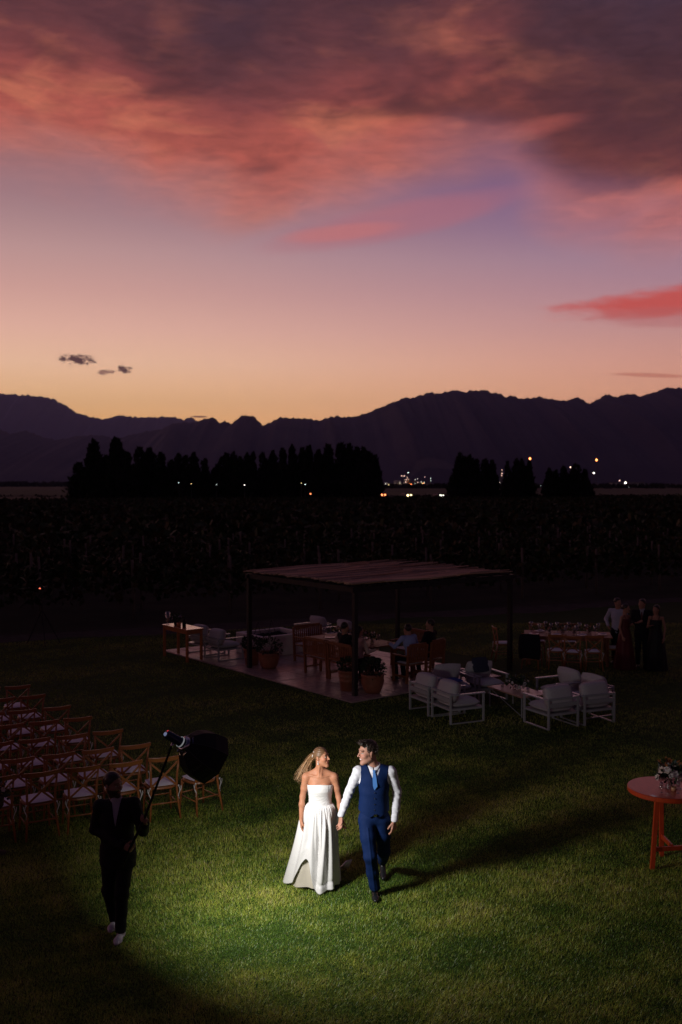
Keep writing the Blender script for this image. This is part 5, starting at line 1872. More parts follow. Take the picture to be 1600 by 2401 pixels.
# ------------------------------------------------------------------ the bride
def make_bride():
    t = empty('person', (-0.242, 11.42, 0.0), 0, 'woman with blond ponytail in a white strapless satin gown, holding hands', 'person')
    hd = Head((0.018, -0.012, 1.512), math.radians(60), math.radians(-5), math.radians(2), 0.93, True)
    V = Vox((-0.34, -0.36, 0.0), (0.36, 0.22, 1.66), 0.004)
    # neck, shoulders, chest
    V.rc(hd.p(0, 0.030, -0.045), (0.0, 0.020, 1.335), 0.044, 0.049, 0.03)
    V.rc(hd.p(0.03, 0.03, -0.06), (0.012, -0.045, 1.302), 0.011, 0.009, 0.014)
    V.rc(hd.p(-0.03, 0.02, -0.06), (-0.012, -0.045, 1.302), 0.011, 0.009, 0.014)
    V.ell((0, 0.012, 1.225), (0.142, 0.078, 0.108), None, 0.04)
    V.ell((0, 0.010, 1.08), (0.122, 0.084, 0.16), None, 0.05)
    V.ell((0, 0.015, 0.90), (0.150, 0.11, 0.14), None, 0.05)
    for s in (-1, 1):
        V.rc((s * 0.03, 0.028, 1.352), (s * 0.150, 0.012, 1.290), 0.032, 0.036, 0.035)
        V.rc((s * 0.018, -0.048, 1.290), (s * 0.140, -0.012, 1.306), 0.0085, 0.0095, 0.012)
        V.ell((s * 0.060, -0.040, 1.160), (0.056, 0.048, 0.058), None, 0.03)
        V.ell((s * 0.163, 0.004, 1.272), (0.040, 0.042, 0.050), None, 0.03)
        hip = V3(s * 0.08, 0.01, 0.86)
        V.chain([hip, V3(s * 0.075, -0.06 if s > 0 else 0.10, 0.46), V3(s * 0.07, -0.05 if s > 0 else 0.20, 0.07)], [0.078, 0.05, 0.032], 0.03)
        V.rc((s * 0.07, -0.05 if s > 0 else 0.20, 0.05), (s * 0.07, -0.165 if s > 0 else 0.08, 0.03), 0.032, 0.026, 0.02)
    # right arm (picture left), hanging; left arm reaching to his hand
    V.chain([(-0.168, 0.004, 1.275), (-0.186, 0.018, 1.14), (-0.203, 0.022, 1.045)], [0.041, 0.037, 0.032], 0.02)
    V.chain([(-0.203, 0.022, 1.045), (-0.212, -0.002, 0.96), (-0.219, -0.045, 0.800)], [0.032, 0.032, 0.0215], 0.02)
    hand(V, (-0.220, -0.048, 0.795), (0.06, -0.10, -1), (1, 0.15, 0.05), (0.1, -1, 0), 0.42, 0.93)
    V.chain([(0.168, 0.004, 1.275), (0.193, 0.016, 1.14), (0.215, 0.012, 1.045)], [0.041, 0.037, 0.032], 0.02)
    V.chain([(0.215, 0.012, 1.045), (0.230, -0.06, 0.965), (0.246, -0.165, 0.865)], [0.032, 0.031, 0.0215], 0.02)
    hand(V, (0.246, -0.168, 0.862), (0.06, -0.35, -1), (0.9, 0.35, -0.1), (0.2, -1, 0.4), 0.75, 0.93)
    hd.skin(V)
    base = np.array([0.46, 0.205, 0.115])

    def paint(v):
        c = np.tile(base, (len(v), 1))
        c *= (1 + 0.05 * np.sin(v[:, 0] * 60) * np.sin(v[:, 2] * 47))[:, None]
        hd.paint(v, c, (0.40, 0.10, 0.09), (0.06, 0.03, 0.018), (0.50, 0.13, 0.09))
        return c
    vox_part(V, 'body', M_skin_b, t, paint)

    # sleek hair cap
    H = Vox((-0.14, -0.16, 1.40), (0.17, 0.15, 1.66), 0.004)
    S = hd.s
    H.ell(hd.p(0, 0.020, 0.038), (0.080 * S, 0.096 * S, 0.089 * S), hd.R, 0)
    def cap(D, X, Y, Z):
        P = np.stack(np.broadcast_arrays(X, Y, Z), -1).reshape(-1, 3)
        l = hd.local(P)
        front = (-l[:, 1]) - (0.052 + 0.030 * np.clip((l[:, 2] - 0.02) / 0.09, -1, 1) - 6.0 * np.maximum(np.abs(l[:, 0]) - 0.035, 0) ** 1.6)   # hairline
        low = -(l[:, 2] + 0.035 + 0.25 * np.minimum(l[:, 1], 0.03))
        rip = 0.0012 * np.sin(l[:, 2] * 520 + l[:, 0] * 260) + 0.0012 * np.sin(l[:, 2] * 330 - 200 * l[:, 1] * 0.3)
        m = np.maximum(front, low) * S
        return np.maximum(D + rip.reshape(D.shape), m.reshape(D.shape))
    H.apply(cap)
    vox_part(H, 'hair', M_hair_b, t, lambda v: np.tile(np.array([0.16, 0.085, 0.042]), (len(v), 1)) * (1 + 0.35 * np.sin(v[:, 2] * 700 + v[:, 0] * 300))[:, None])
    # ponytail
    q = np.random.default_rng(5)
    root = hd.p(0, 0.118, 0.020)
    roots = [root + q.normal(size=3) * 0.011 for _ in range(340)]
    back = hd.R @ V3(0, 1, 0)
    dirs = [unit(back * 0.55 + V3(-0.05, 0.12, -0.45) + q.normal(size=3) * 0.055) for _ in roots]
    L = q.uniform(0.22, 0.40, len(roots))
    strands('ponytail', roots, dirs, L, 0.0028, 12, M_hair_b, t, [(0.44, 0.25, 0.12), (0.34, 0.18, 0.085), (0.54, 0.33, 0.17)], (-0.25, -0.15, -1.9), 0.42, 6)
    # beaded hair band and earrings
    bb = MB()
    for k in range(12):
        u = k / 11
        p = hd.p(-0.062 + 0.02 * math.sin(u * 3), 0.068 + 0.034 * u, 0.075 - 0.060 * u)
        bb.ball(tuple(p + q.normal(size=3) * 0.002), 0.0055, 6, 4)
    bb.part('hair_clip', M_jewel, t, True)
    for s in (-1, 1):
        e = hd.p(s * 0.079, 0.006, -0.038)
        MB().ball(tuple(e), 0.006, 8, 6).ball(tuple(e + V3(0, 0, -0.014)), 0.0048, 8, 6).ball(tuple(e + V3(0, 0, -0.028)), 0.0085, 8, 6, (0.8, 0.8, 1.3)).part('earring', M_jewel, t, True)

    # bodice
    nt, nz = 96, 34
    zs = np.linspace(0.968, 1.198, nz)
    th = np.linspace(0, 2 * PI, nt, endpoint=False)
    rx = np.interp(zs, [0.96, 1.02, 1.08, 1.14, 1.20], [0.130, 0.1255, 0.130, 0.141, 0.146])
    ryf = np.interp(zs, [0.96, 1.02, 1.08, 1.13, 1.165, 1.20], [0.094, 0.090, 0.103, 0.124, 0.121, 0.100])
    ryb = np.interp(zs, [0.96, 1.02, 1.20], [0.098, 0.094, 0.098])
    vs = []
    for i, z in enumerate(zs):
        for a in th:
            x, y = math.sin(a), -math.cos(a)
            ry = ryf[i] if y < 0 else ryb[i]
            f = 1.0
            # seams of the cups and draped folds of the midriff
            if y < 0:
                for sx in (-0.105, 0.105):
                    f -= 0.030 * math.exp(-((x * rx[i] - sx) / 0.006) ** 2) * (1 if z > 1.06 else 0.4)
            low = max(0.0, min(1.0, (1.085 - z) / 0.03))
            f += low * (0.016 * math.sin((z + 0.030 * math.cos(2.2 * a) + 0.02 * math.sin(3 * a + 1)) * 190) * (0.6 + 0.4 * math.sin(a * 2 + 1)))
            f += 0.020 * math.exp(-((z - 1.082 - 0.012 * math.cos(3 * a)) / 0.007) ** 2)
            zz = z + (0.006 * math.cos(2 * a) + (0.010 if y < 0 else -0.01) * (1 - abs(x))) * max(0, (z - 1.12) / 0.08)
            vs.append((x * rx[i] * f, y * ry * f + 0.010, zz))
    idx = np.arange(nz * nt).reshape(nz, nt)
    f = np.stack([idx[:-1], np.roll(idx[:-1], -1, 1), np.roll(idx[1:], -1, 1), idx[1:]], -1).reshape(-1, 4)
    me = fast_mesh('bodice', np.array(vs), f); shade(me)
    o = part('bodice', me, M_satin, t)
    md = o.modifiers.new('thick', 'SOLIDIFY'); md.thickness = 0.006; md.offset = 1.0

    # skirt: gathered at the waist, lifted at her right front, trailing behind on that side
    nt, nz = 420, 90
    th = np.linspace(0, 360, nt, endpoint=False)          # 0 front, 90 picture left, 180 back, 270 picture right
    per = lambda xs, ys: np.interp(th, np.concatenate([xs, [360]]), np.concatenate([ys, [ys[0]]]))
    Rh = per([0, 20, 40, 60, 80, 100, 125, 150, 180, 210, 240, 270, 300, 335], [0.225, 0.225, 0.235, 0.28, 0.34, 0.42, 0.46, 0.36, 0.30, 0.29, 0.26, 0.215, 0.205, 0.215])
    Zh = per([0, 10, 17, 24, 32, 42, 54, 66, 80, 96, 180, 250, 285, 310, 340], [0.012, 0.025, 0.07, 0.22, 0.36, 0.39, 0.32, 0.19, 0.06, 0.006, 0.006, 0.02, 0.04, 0.045, 0.03])
    ker = np.hanning(15); ker /= ker.sum()
    sm = lambda a: np.convolve(np.concatenate([a[-7:], a, a[:7]]), ker, 'same')[7:-7]
    Rh, Zh = sm(Rh), sm(Zh)
    a = np.radians(th)
    q = np.random.default_rng(9)
    gath = sum(np.sin(a * n + q.uniform(0, 6.28)) * q.uniform(0.5, 1) for n in (31, 38, 44, 53)) / 2.2
    # individual folds: (angle at waist, angle at hem, half width at waist, at hem, height, start, end)
    folds = [(24, 23, 4, 7, 0.020, 0.02, 1.0), (13, 15, 4, 5, 0.012, 0.05, 0.55), (4, 8, 4, 6, -0.030, 0.22, 0.80), (-6, -3, 4, 6, 0.016, 0.0, 0.6),
             (-22, -3, 4, 9, 0.034, 0.08, 1.05), (-14, 12, 3, 4, -0.014, 0.5, 1.0), (-30, -24, 4, 8, -0.020, 0.15, 1.0), (-42, -38, 5, 9, 0.022, 0.05, 1.0),
             (-60, -58, 5, 8, -0.018, 0.1, 1.0), (38, 44, 4, 8, -0.016, 0.05, 0.8), (52, 58, 5, 9, 0.020, 0.05, 0.95), (72, 82, 5, 10, -0.022, 0.1, 1.0),
             (90, 102, 6, 11, 0.026, 0.05, 1.0), (115, 125, 6, 12, -0.028, 0.1, 1.0)]
    for k_ in range(11):
        c_ = 140 + k_ * 14.5 + q.uniform(-4, 4)
        folds.append((c_, c_ + q.uniform(-9, 9), 5, 8, q.uniform(0.014, 0.030) * (1 if k_ % 2 else -1), q.uniform(0, 0.1), 1.0))

    def fold_relief(t_):
        out = np.zeros(nt)
        for a0_, a1_, w0_, w1_, hgt, s0_, e0_ in folds:
            c_ = a0_ + (a1_ - a0_) * t_ + 2.0 * math.sin(t_ * 5 + a0_)
            w_ = w0_ + (w1_ - w0_) * t_
            env = max(0.0, min(1.0, (t_ - s0_) / 0.18)) * max(0.0, min(1.0, (e0_ - t_) / 0.15 + 0.0 if e0_ < 1 else 1.0))
            dd = (th - c_ + 180) % 360 - 180
            out += hgt * env * np.exp(-(dd / w_) ** 2)
        return out
    ts = np.linspace(0, 1, nz)
    W = np.zeros((nz, nt, 3))
    wx_, wy_ = 0.128, 0.094
    for i, t_ in enumerate(ts):
        z = 0.975 + (Zh - 0.975) * t_
        wr = 1 / np.sqrt((np.sin(a) / wx_) ** 2 + (np.cos(a) / wy_) ** 2)
        puff = 0.05 * (1 - math.exp(-t_ * 26))
        r = wr + puff + (Rh - wr - 0.05) * (0.50 * t_ + 0.50 * t_ ** 1.25)
        gd = math.exp(-t_ * 7.0) * min(1, t_ * 30)
        r = r + 0.010 * gath * gd + fold_relief(t_)
        kick = np.exp(-(((th + 180) % 360 - 180 - -14) / 34.0) ** 4)
        r = r + kick * 0.022 * max(0, (t_ - 0.86) / 0.14) ** 1.5 - kick * 0.010 * math.exp(-((t_ - 0.91) / 0.022) ** 2)
        W[i, :, 0] = -np.sin(a) * r
        W[i, :, 1] = -np.cos(a) * r + 0.012
        W[i, :, 2] = z
    idx = np.arange(nz * nt).reshape(nz, nt)
    f = np.stack([idx[1:], np.roll(idx[1:], -1, 1), np.roll(idx[:-1], -1, 1), idx[:-1]], -1).reshape(-1, 4)
    me = fast_mesh('skirt', W.reshape(-1, 3), f); shade(me)
    o = part('skirt', me, M_satin, t)
    md = o.modifiers.new('thick', 'SOLIDIFY'); md.thickness = 0.004
    # inner layer, seen where the hem lifts
    U = W[8:].copy()
    ctr = np.array([0.0, 0.012])
    tt = np.linspace(0, 1, nz - 8)[:, None]
    shrink = 0.95 - 0.13 * tt
    U[:, :, 0] = ctr[0] + (U[:, :, 0] - ctr[0]) * shrink
    U[:, :, 1] = ctr[1] + (U[:, :, 1] - ctr[1]) * shrink
    z_top = U[0, :, 2][None]
    U[:, :, 2] = z_top + (0.03 + 0.02 * np.sin(a * 3)[None] - z_top) * tt
    lean_ = np.exp(-((th - 60) / 35.0) ** 2)[None] * tt ** 2
    U[:, :, 0] -= 0.05 * lean_
    idx = np.arange((nz - 8) * nt).reshape(nz - 8, nt)
    f = np.stack([idx[1:], np.roll(idx[1:], -1, 1), np.roll(idx[:-1], -1, 1), idx[:-1]], -1).reshape(-1, 4)
    me = fast_mesh('underskirt', U.reshape(-1, 3), f); shade(me)
    part('underskirt', me, mat('underskirt_cloth', (0.60, 0.55, 0.46), 0.5, 0.4), t)
    # corner of the train blown out on the other side
    me = bpy.data.meshes.new('train_corner')
    me.from_pydata([(0.20, 0.42, 0.03), (0.30, 0.44, 0.13), (0.375, 0.40, 0.165), (0.315, 0.36, 0.165), (0.33, 0.40, 0.06), (0.25, 0.35, 0.10)], [], [(0, 4, 2, 1), (0, 5, 3, 4), (4, 3, 2)])
    shade(me)
    o = part('train_corner', me, M_satin, t)
    md = o.modifiers.new('thick', 'SOLIDIFY'); md.thickness = 0.004
    MB().lathe([(0.137, 0.962), (0.139, 0.972), (0.135, 0.984)], (0, 0.010, 0), 60, False, False, 1.0, 0.74).part('waistband', M_satin, t, True)
    return t


# ------------------------------------------------------------------ the groom
def wrinkle(X, Y, Z, a, f=1.0, ph=0.0):
    return a * (np.sin(Z * 62 * f + X * 40 * f + ph) * np.sin(Y * 33 * f - X * 21 * f + Z * 18 * f + 1.3 + ph) + 0.5 * np.sin(Z * 120 * f + X * 60 * f + Y * 45 * f + ph))


def shoe(V, ankle, toe_dir, L=0.27, pitch=0.0, bulk=1.0):
    """sole follows toe_dir (unit, may point down)"""
    d = unit(toe_dir)
    a = np.asarray(ankle, float)
    heel = a - d * 0.055 + V3(0, 0, -0.055)
    ball = heel + d * L * 0.70
    toe = heel + d * L * 0.93
    V.rc(a + V3(0, 0, 0.02), heel + d * 0.03, 0.040 * bulk, 0.034 * bulk, 0.03)
    V.rc(heel, ball, 0.033 * bulk, 0.036 * bulk, 0.03, ((0, 0, 1), 1.15))
    V.rc(ball, toe, 0.036 * bulk, 0.026 * bulk, 0.03, ((0, 0, 1), 1.4))


def make_groom():
    t = empty('person', (0.375, 11.22, 0.0), 0, 'man in navy waistcoat, white shirt and blue tie walking with the woman', 'person')
    hd = Head((-0.072, -0.030, 1.628), math.radians(-66), math.radians(4), math.radians(-3), 1.10)
    SR, SL = V3(-0.178, 0.005, 1.405), V3(0.195, 0.005, 1.400)      # picture left, picture right
    ER, WR = V3(-0.282, 0.035, 1.160), V3(-0.374, -0.005, 0.905)
    EL_, WL = V3(0.268, 0.045, 1.150), V3(0.232, -0.055, 0.865)
    V = Vox((-0.46, -0.34, 0.0), (0.36, 0.72, 1.80), 0.004)
    V.rc(hd.p(0, 0.030, -0.045), (-0.005, 0.018, 1.435), 0.056, 0.060, 0.03)
    V.ell((0, 0.01, 1.28), (0.160, 0.095, 0.18), None, 0.05)
    V.ell((0, 0.01, 1.04), (0.140, 0.092, 0.18), None, 0.05)
    V.ell((0, 0.01, 0.88), (0.145, 0.095, 0.11), None, 0.05)
    for S_, E_, W_ in ((SR, ER, WR), (SL, EL_, WL)):
        V.rc((0, 0.015, 1.40), S_, 0.05, 0.045, 0.04)
        V.rc(S_, E_, 0.042, 0.036, 0.02)
        V.rc(E_, W_, 0.036, 0.026, 0.02)
    hand(V, WR + V3(-0.002, -0.002, -0.01), (-0.02, -0.05, -1), (-0.55, -0.5, 0), (0.5, -0.85, 0), 0.62, 1.06)
    hand(V, WL + V3(-0.002, -0.004, -0.01), (-0.10, -0.12, -1), (-0.75, 0.65, 0), (-0.6, -0.75, 0), 0.45, 1.06)
    KR, AR = V3(-0.045, -0.13, 0.475), V3(0.008, -0.075, 0.085)
    KL, AL = V3(0.118, 0.085, 0.450), V3(0.118, 0.480, 0.190)
    HR, HL = V3(-0.085, 0.0, 0.86), V3(0.092, 0.01, 0.86)
    for H_, K_, A_ in ((HR, KR, AR), (HL, KL, AL)):
        V.chain([H_, K_, A_], [0.07, 0.05, 0.035], 0.03)
    hd.skin(V)
    base = np.array([0.47, 0.235, 0.165])

    def paint(v):
        c = np.tile(base, (len(v), 1))
        hd.paint(v, c, (0.40, 0.13, 0.11), (0.02, 0.013, 0.01), (0.50, 0.18, 0.13), ((0.36, 0.19, 0.14), 0.45), True)
        return c
    vox_part(V, 'body', M_skin, t, paint)

    # hair: short sides, swept quiff
    S = hd.s
    H = Vox((-0.22, -0.18, 1.52), (0.10, 0.14, 1.83), 0.004)
    H.ell(hd.p(0, 0.020, 0.040), (0.079 * S, 0.095 * S, 0.088 * S), hd.R, 0)
    H.ell(hd.p(0, -0.030, 0.098), (0.060 * S, 0.058 * S, 0.030 * S), hd.R, 0.02)
    H.rc(hd.p(-0.03, -0.066, 0.098), hd.p(0.035, -0.070, 0.104), 0.020 * S, 0.018 * S, 0.02)
    def cap(D, X, Y, Z):
        P = np.stack(np.broadcast_arrays(X, Y, Z), -1).reshape(-1, 3)
        l = hd.local(P)
        x, y, z = np.abs(l[:, 0]), l[:, 1], l[:, 2]
        hair_front = 0.050 + 0.045 * np.clip((z - 0.055) / 0.05, -0.6, 1.3)
        side_front = np.where(x > 0.052, 0.034 - 0.35 * np.maximum(0.03 - z, 0), hair_front)
        front = (-y) - side_front
        low = -(z + 0.045) + np.where(y < 0.0, 0.055, 0.0)
        ear = 0.030 - np.sqrt((y - 0.012) ** 2 + (z + 0.010) ** 2)
        ear = np.where((x > 0.05), ear, -1)
        m = np.maximum(np.maximum(front, low), ear) * S
        rip = 0.0022 * np.sin(l[:, 0] * 420 + l[:, 1] * 130) + 0.002 * np.sin(l[:, 0] * 230 - l[:, 2] * 310)
        return np.maximum(D + rip.reshape(D.shape), m.reshape(D.shape))
    H.apply(cap)
    vox_part(H, 'hair', M_hair_d, t, (0.022, 0.013, 0.009))
    q = np.random.default_rng(3)
    roots, dirs = [], []
    for k in range(420):
        x, y = q.uniform(-0.055, 0.055), q.uniform(-0.085, 0.06)
        z = 0.098 + 0.020 * (1 - (x / 0.07) ** 2) - 0.3 * max(y, 0) ** 1.2 - (0.01 if y < -0.06 else 0)
        roots.append(hd.p(x, y, z)); dirs.append(hd.R @ unit(V3(q.normal() * 0.3 + 0.2, -0.8 + q.normal() * 0.3, 0.75 + 6 * max(0, -y - 0.03))))
    for k in range(300):
        a_ = q.uniform(-0.25, 1.0) * PI * 0.9 + 0.0
        s_ = q.choice([-1, 1])
        zz = q.uniform(-0.02, 0.08)
        y = q.uniform(-0.03, 0.10)
        x = s_ * 0.078 * math.sqrt(max(0.02, 1 - ((y - 0.02) / 0.1) ** 2))
        if abs(y - 0.012) < 0.03 and zz < 0.03: continue
        roots.append(hd.p(x, y, zz)); dirs.append(hd.R @ unit(V3(s_ * 0.35, 0.5, -0.5) + q.normal(size=3) * 0.2))
    strands('hair_strand_layer', roots, dirs, q.uniform(0.022, 0.042, len(roots)), 0.0016, 4, M_hair_d, t, [(0.030, 0.018, 0.012), (0.05, 0.03, 0.02)], (0, 0, -0.8), 0.8, 8)

    # shirt
    Sh = Vox((-0.48, -0.20, 0.82), (0.36, 0.20, 1.52), 0.0045)
    Sh.ell((0, 0.01, 1.28), (0.172, 0.108, 0.185), None, 0.05)
    Sh.ell((0, 0.01, 1.04), (0.158, 0.106, 0.18), None, 0.05)
    for S_, E_, W_ in ((SR, ER, WR), (SL, EL_, WL)):
        Sh.rc((0, 0.015, 1.405), S_, 0.052, 0.058, 0.05)
        Sh.chain([S_, S_ * 0.5 + E_ * 0.5 + V3(0, 0.004, 0), E_], [0.060, 0.053, 0.049], 0.02)
        M_ = E_ * 0.45 + W_ * 0.55
        Sh.chain([E_, M_, W_ * 0.88 + E_ * 0.12], [0.049, 0.045, 0.039], 0.02)
    def wr(D, X, Y, Z):
        arm = np.clip((np.abs(X) - 0.16) / 0.05, 0, 1)
        return D + arm * (0.0034 * np.sin(Z * 75 + X * 62 + 1.5 * np.sin(Y * 40 + Z * 23)) * np.sin(Z * 17 - X * 30 + Y * 25) + 0.0012 * np.sin(Z * 95 - Y * 70 + X * 20)) + wrinkle(X, Y, Z, 0.0010, 0.9)
    Sh.apply(wr)
    for E_, W_ in ((ER, WR), (EL_, WL)):                                     # cuffs
        Sh.rc(W_ * 0.86 + E_ * 0.14, W_ * 1.0, 0.040, 0.040, 0.004)
    Sh.apply(lambda D, X, Y, Z: np.maximum(D, -np.minimum(np.sqrt((X - WR[0]) ** 2 + (Y - WR[1]) ** 2 + (Z - WR[2] + 0.03) ** 2), np.sqrt((X - WL[0]) ** 2 + (Y - WL[1]) ** 2 + (Z - WL[2] + 0.03) ** 2)) + 0.036))
    vox_part(Sh, 'shirt', M_shirt, t)
    # collar
    nc = 40
    vs = []
    axis_c = V3(-0.004, 0.012, 0)
    for row, (rr, z, fl) in enumerate(((0.068, 1.428, 0), (0.071, 1.488, 0), (0.076, 1.492, 0), (0.084, 1.440, 1))):
        for k in range(nc + 1):
            u = (k / nc) * 2 * PI * 0.985 + 0.0235
            x, y = math.sin(u), -math.cos(u)
            front = max(0, -y) ** 3
            z2 = z - 0.028 * front * (1 if row else 0.4) - (0.020 * front if fl else 0)
            r2 = rr + (0.010 * front if fl else 0)
            vs.append((axis_c[0] - x * r2, axis_c[1] + y * r2, z2))
    fs = [(r * (nc + 1) + k, r * (nc + 1) + k + 1, (r + 1) * (nc + 1) + k + 1, (r + 1) * (nc + 1) + k) for r in range(3) for k in range(nc)]
    me = bpy.data.meshes.new('collar'); me.from_pydata(vs, [], fs); shade(me)
    o = part('collar', me, M_shirt, t)
    o.modifiers.new('thick', 'SOLIDIFY').thickness = 0.003

    # waistcoat
    Ve = Vox((-0.24, -0.19, 0.86), (0.24, 0.19, 1.50), 0.004)
    Ve.ell((0, 0.01, 1.285), (0.183, 0.119, 0.190), None, 0.06)
    Ve.rc((-0.055, 0.008, 1.16), (-0.065, 0.008, 0.86), 0.108, 0.120, 0.05)
    Ve.rc((0.055, 0.008, 1.16), (0.065, 0.008, 0.86), 0.108, 0.120, 0.05)
    Ve.rc((0, 0.008, 1.16), (0, 0.008, 0.86), 0.113, 0.116, 0.05)
    Ve.rc((-0.075, 0.01, 1.425), (-0.14, 0.01, 1.40), 0.060, 0.068, 0.05)
    Ve.rc((0.075, 0.01, 1.425), (0.155, 0.01, 1.398), 0.060, 0.068, 0.05)
    def vest(D, X, Y, Z):
        D = D + wrinkle(X, Y, Z, 0.0012, 0.5, 2.0)
        ax = np.abs(X)
        hem = 0.905 + 0.06 * np.clip((ax - 0.05) / 0.12, 0, 1) + 0.035 * np.clip((0.045 - ax) / 0.045, 0, 1) * (Y < 0)
        D = np.maximum(D, hem - Z)
        arm = np.sqrt(np.maximum(ax - 0.205, 0) ** 2 * 0 + ((ax - 0.222) / 0.072) ** 2 + ((Z - 1.36) / 0.150) ** 2) - 1
        D = np.maximum(D, -arm * 0.07)
        vneck = np.where(Y < 0.03, ax * 0.94 - (Z - 1.278) * 0.36, np.sqrt(X ** 2 + (Y - 0.01) ** 2) - 0.070)
        D = np.maximum(D, -np.where(Z > 1.25, vneck, 1.0))
        return D
    Ve.apply(vest)
    v_o = vox_part(Ve, 'waistcoat', M_navy, t)
    for k in range(5):
        z = 1.262 - k * 0.066
        yb = -0.1285 - (0.004 if k in (1, 2) else 0) + (0.012 if k == 0 else 0) + (0.004 if k == 4 else 0)
        b = MB().ball((0.004, yb + 0.004, z), 0.0065, 8, 6, (1, 0.6, 1))
        part('button', b.mesh('button', True), M_shoe, v_o)
    # tie
    MB().raw([(-0.020, -0.082, 1.440), (0.016, -0.082, 1.440), (0.012, -0.090, 1.410), (-0.014, -0.090, 1.410),
              (-0.016, -0.070, 1.440), (0.014, -0.070, 1.440), (0.012, -0.075, 1.410), (-0.012, -0.075, 1.410)],
             [(0, 1, 2, 3), (7, 6, 5, 4), (0, 4, 5, 1), (1, 5, 6, 2), (2, 6, 7, 3), (3, 7, 4, 0)]).part('tie_knot', M_tie, t, False, 0.004)
    MB().raw([(-0.013, -0.086, 1.412), (0.011, -0.086, 1.412), (0.024, -0.108, 1.350), (0.034, -0.124, 1.265), (0.0, -0.128, 1.225), (-0.016, -0.124, 1.270), (-0.020, -0.106, 1.350)],
             [(0, 6, 2, 1), (6, 5, 3, 2), (5, 4, 3)]).part('tie', M_tie, t, True)
    # trousers
    T = Vox((-0.26, -0.30, 0.05), (0.28, 0.62, 1.02), 0.0045)
    T.ell((0, 0.01, 0.900), (0.158, 0.108, 0.13), None, 0.04)
    T.rc((0, 0.01, 0.99), (0, 0.01, 0.90), 0.10, 0.11, 0.04, ((0, 1, 0), 1.25))
    T.chain([HR + V3(0, 0, -0.01), HR * 0.5 + KR * 0.5 + V3(-0.004, -0.008, 0), KR, KR * 0.5 + AR * 0.5 + V3(0, 0.012, 0), AR + V3(0, 0, 0.015)], [0.098, 0.085, 0.072, 0.066, 0.062], 0.03)
    dL = unit(AL - KL)
    T.chain([HL + V3(0, 0, -0.01), HL * 0.5 + KL * 0.5 + V3(0, -0.006, 0), KL, KL * 0.5 + AL * 0.5, AL - dL * 0.03], [0.098, 0.084, 0.070, 0.062, 0.056], 0.03)
    def tr(D, X, Y, Z):
        D = D + wrinkle(X, Y, Z, 0.0022, 0.55, 0.7) * np.clip(1.3 - Z * 0.9, 0.3, 1)
        D = D - 0.006 * np.exp(-((X - (-0.085 + (0.90 - Z) * 0.11)) / 0.012) ** 2) * (Y < 0) * (Z < 0.8)
        hemR = (0.075 - Z)
        D = np.maximum(D, np.where(Y < 0.15, hemR, -1))
        # hem of the trailing leg, cut across the shin
        cutp = (X - AL[0]) * dL[0] + (Y - AL[1]) * dL[1] + (Z - AL[2]) * dL[2] + 0.01
        return np.maximum(D, np.where(Y > 0.2, cutp, -1))
    T.apply(tr)
    vox_part(T, 'trousers', M_navy, t)
    MB().box((0.012, -0.128, 0.938), (0.035, 0.012, 0.028)).part('belt_buckle', M_silver, t)
    for a_, d_ in ((AR, V3(0.02, -1, -0.02)), (AL + V3(0, 0.005, -0.005), V3(0.02, -0.78, -0.62))):
        s_ = Vox(a_ - V3(0.12, 0.34, 0.26), a_ + V3(0.12, 0.16, 0.12), 0.005)
        if d_[2] < -0.3:
            u_ = unit(d_)
            hl = a_ + V3(0, 0.05, -0.02)
            s_.rc(a_, hl, 0.040, 0.036, 0.03); s_.rc(hl, hl + u_ * 0.18, 0.034, 0.036, 0.03); s_.rc(hl + u_ * 0.18, hl + u_ * 0.18 + V3(0, -0.07, -0.012), 0.034, 0.024, 0.03)
        else:
            shoe(s_, a_ + V3(0, 0, 0.004), d_, 0.27)
        vox_part(s_, 'shoe', M_shoe, t)
    sk = MB().tube([AL - dL * 0.02, AL + dL * 0.035], 0.036, 14); sk.part('sock', M_shirt, t, True)
    return t


# ------------------------------------------------------------------ other people
def pose_stand(h, female=False):
    k = h / 1.75
    w = 0.165 if female else 0.19
    J = dict(head=V3(0, -0.01, 1.60), neck=V3(0, 0.015, 1.44), chest=V3(0, 0.01, 1.25), belly=V3(0, 0.01, 1.04), pelvis=V3(0, 0.01, 0.90),
             S=[V3(-w, 0.005, 1.385), V3(w, 0.005, 1.385)], E=[V3(-w - 0.06, 0.03, 1.12), V3(w + 0.06, 0.03, 1.12)], W=[V3(-w - 0.06, -0.06, 0.88), V3(w + 0.06, -0.06, 0.88)],
             H=[V3(-0.085, 0.01, 0.88), V3(0.085, 0.01, 0.88)], K=[V3(-0.09, -0.02, 0.48), V3(0.09, 0.0, 0.48)], A=[V3(-0.09, 0.02, 0.085), V3(0.09, 0.04, 0.085)])
    for key, v in J.items():
        J[key] = [q * k for q in v] if isinstance(v, list) else v * k
    J['k'] = k
    return J


def pose_sit(h=1.72):
    J = pose_stand(h)
    k = J['k']
    dz = 0.46 - 0.90 * k + 0.10
    for key in ('head', 'neck', 'chest', 'belly', 'pelvis'):
        J[key] = J[key] + V3(0, 0.05, dz)
    for key in ('S', 'E', 'W', 'H'):
        J[key] = [q + V3(0, 0.05, dz) for q in J[key]]
    J['K'] = [V3(s * 0.11, -0.40, 0.50) for s in (-1, 1)]
    J['A'] = [V3(s * 0.12, -0.34, 0.085) for s in (-1, 1)]
    J['E'] = [J['S'][0] + V3(-0.05, -0.10, -0.26), J['S'][1] + V3(0.05, -0.10, -0.26)]
    J['W'] = [J['E'][0] + V3(0.06, -0.24, 0.02), J['E'][1] + V3(-0.06, -0.24, 0.02)]
    return J


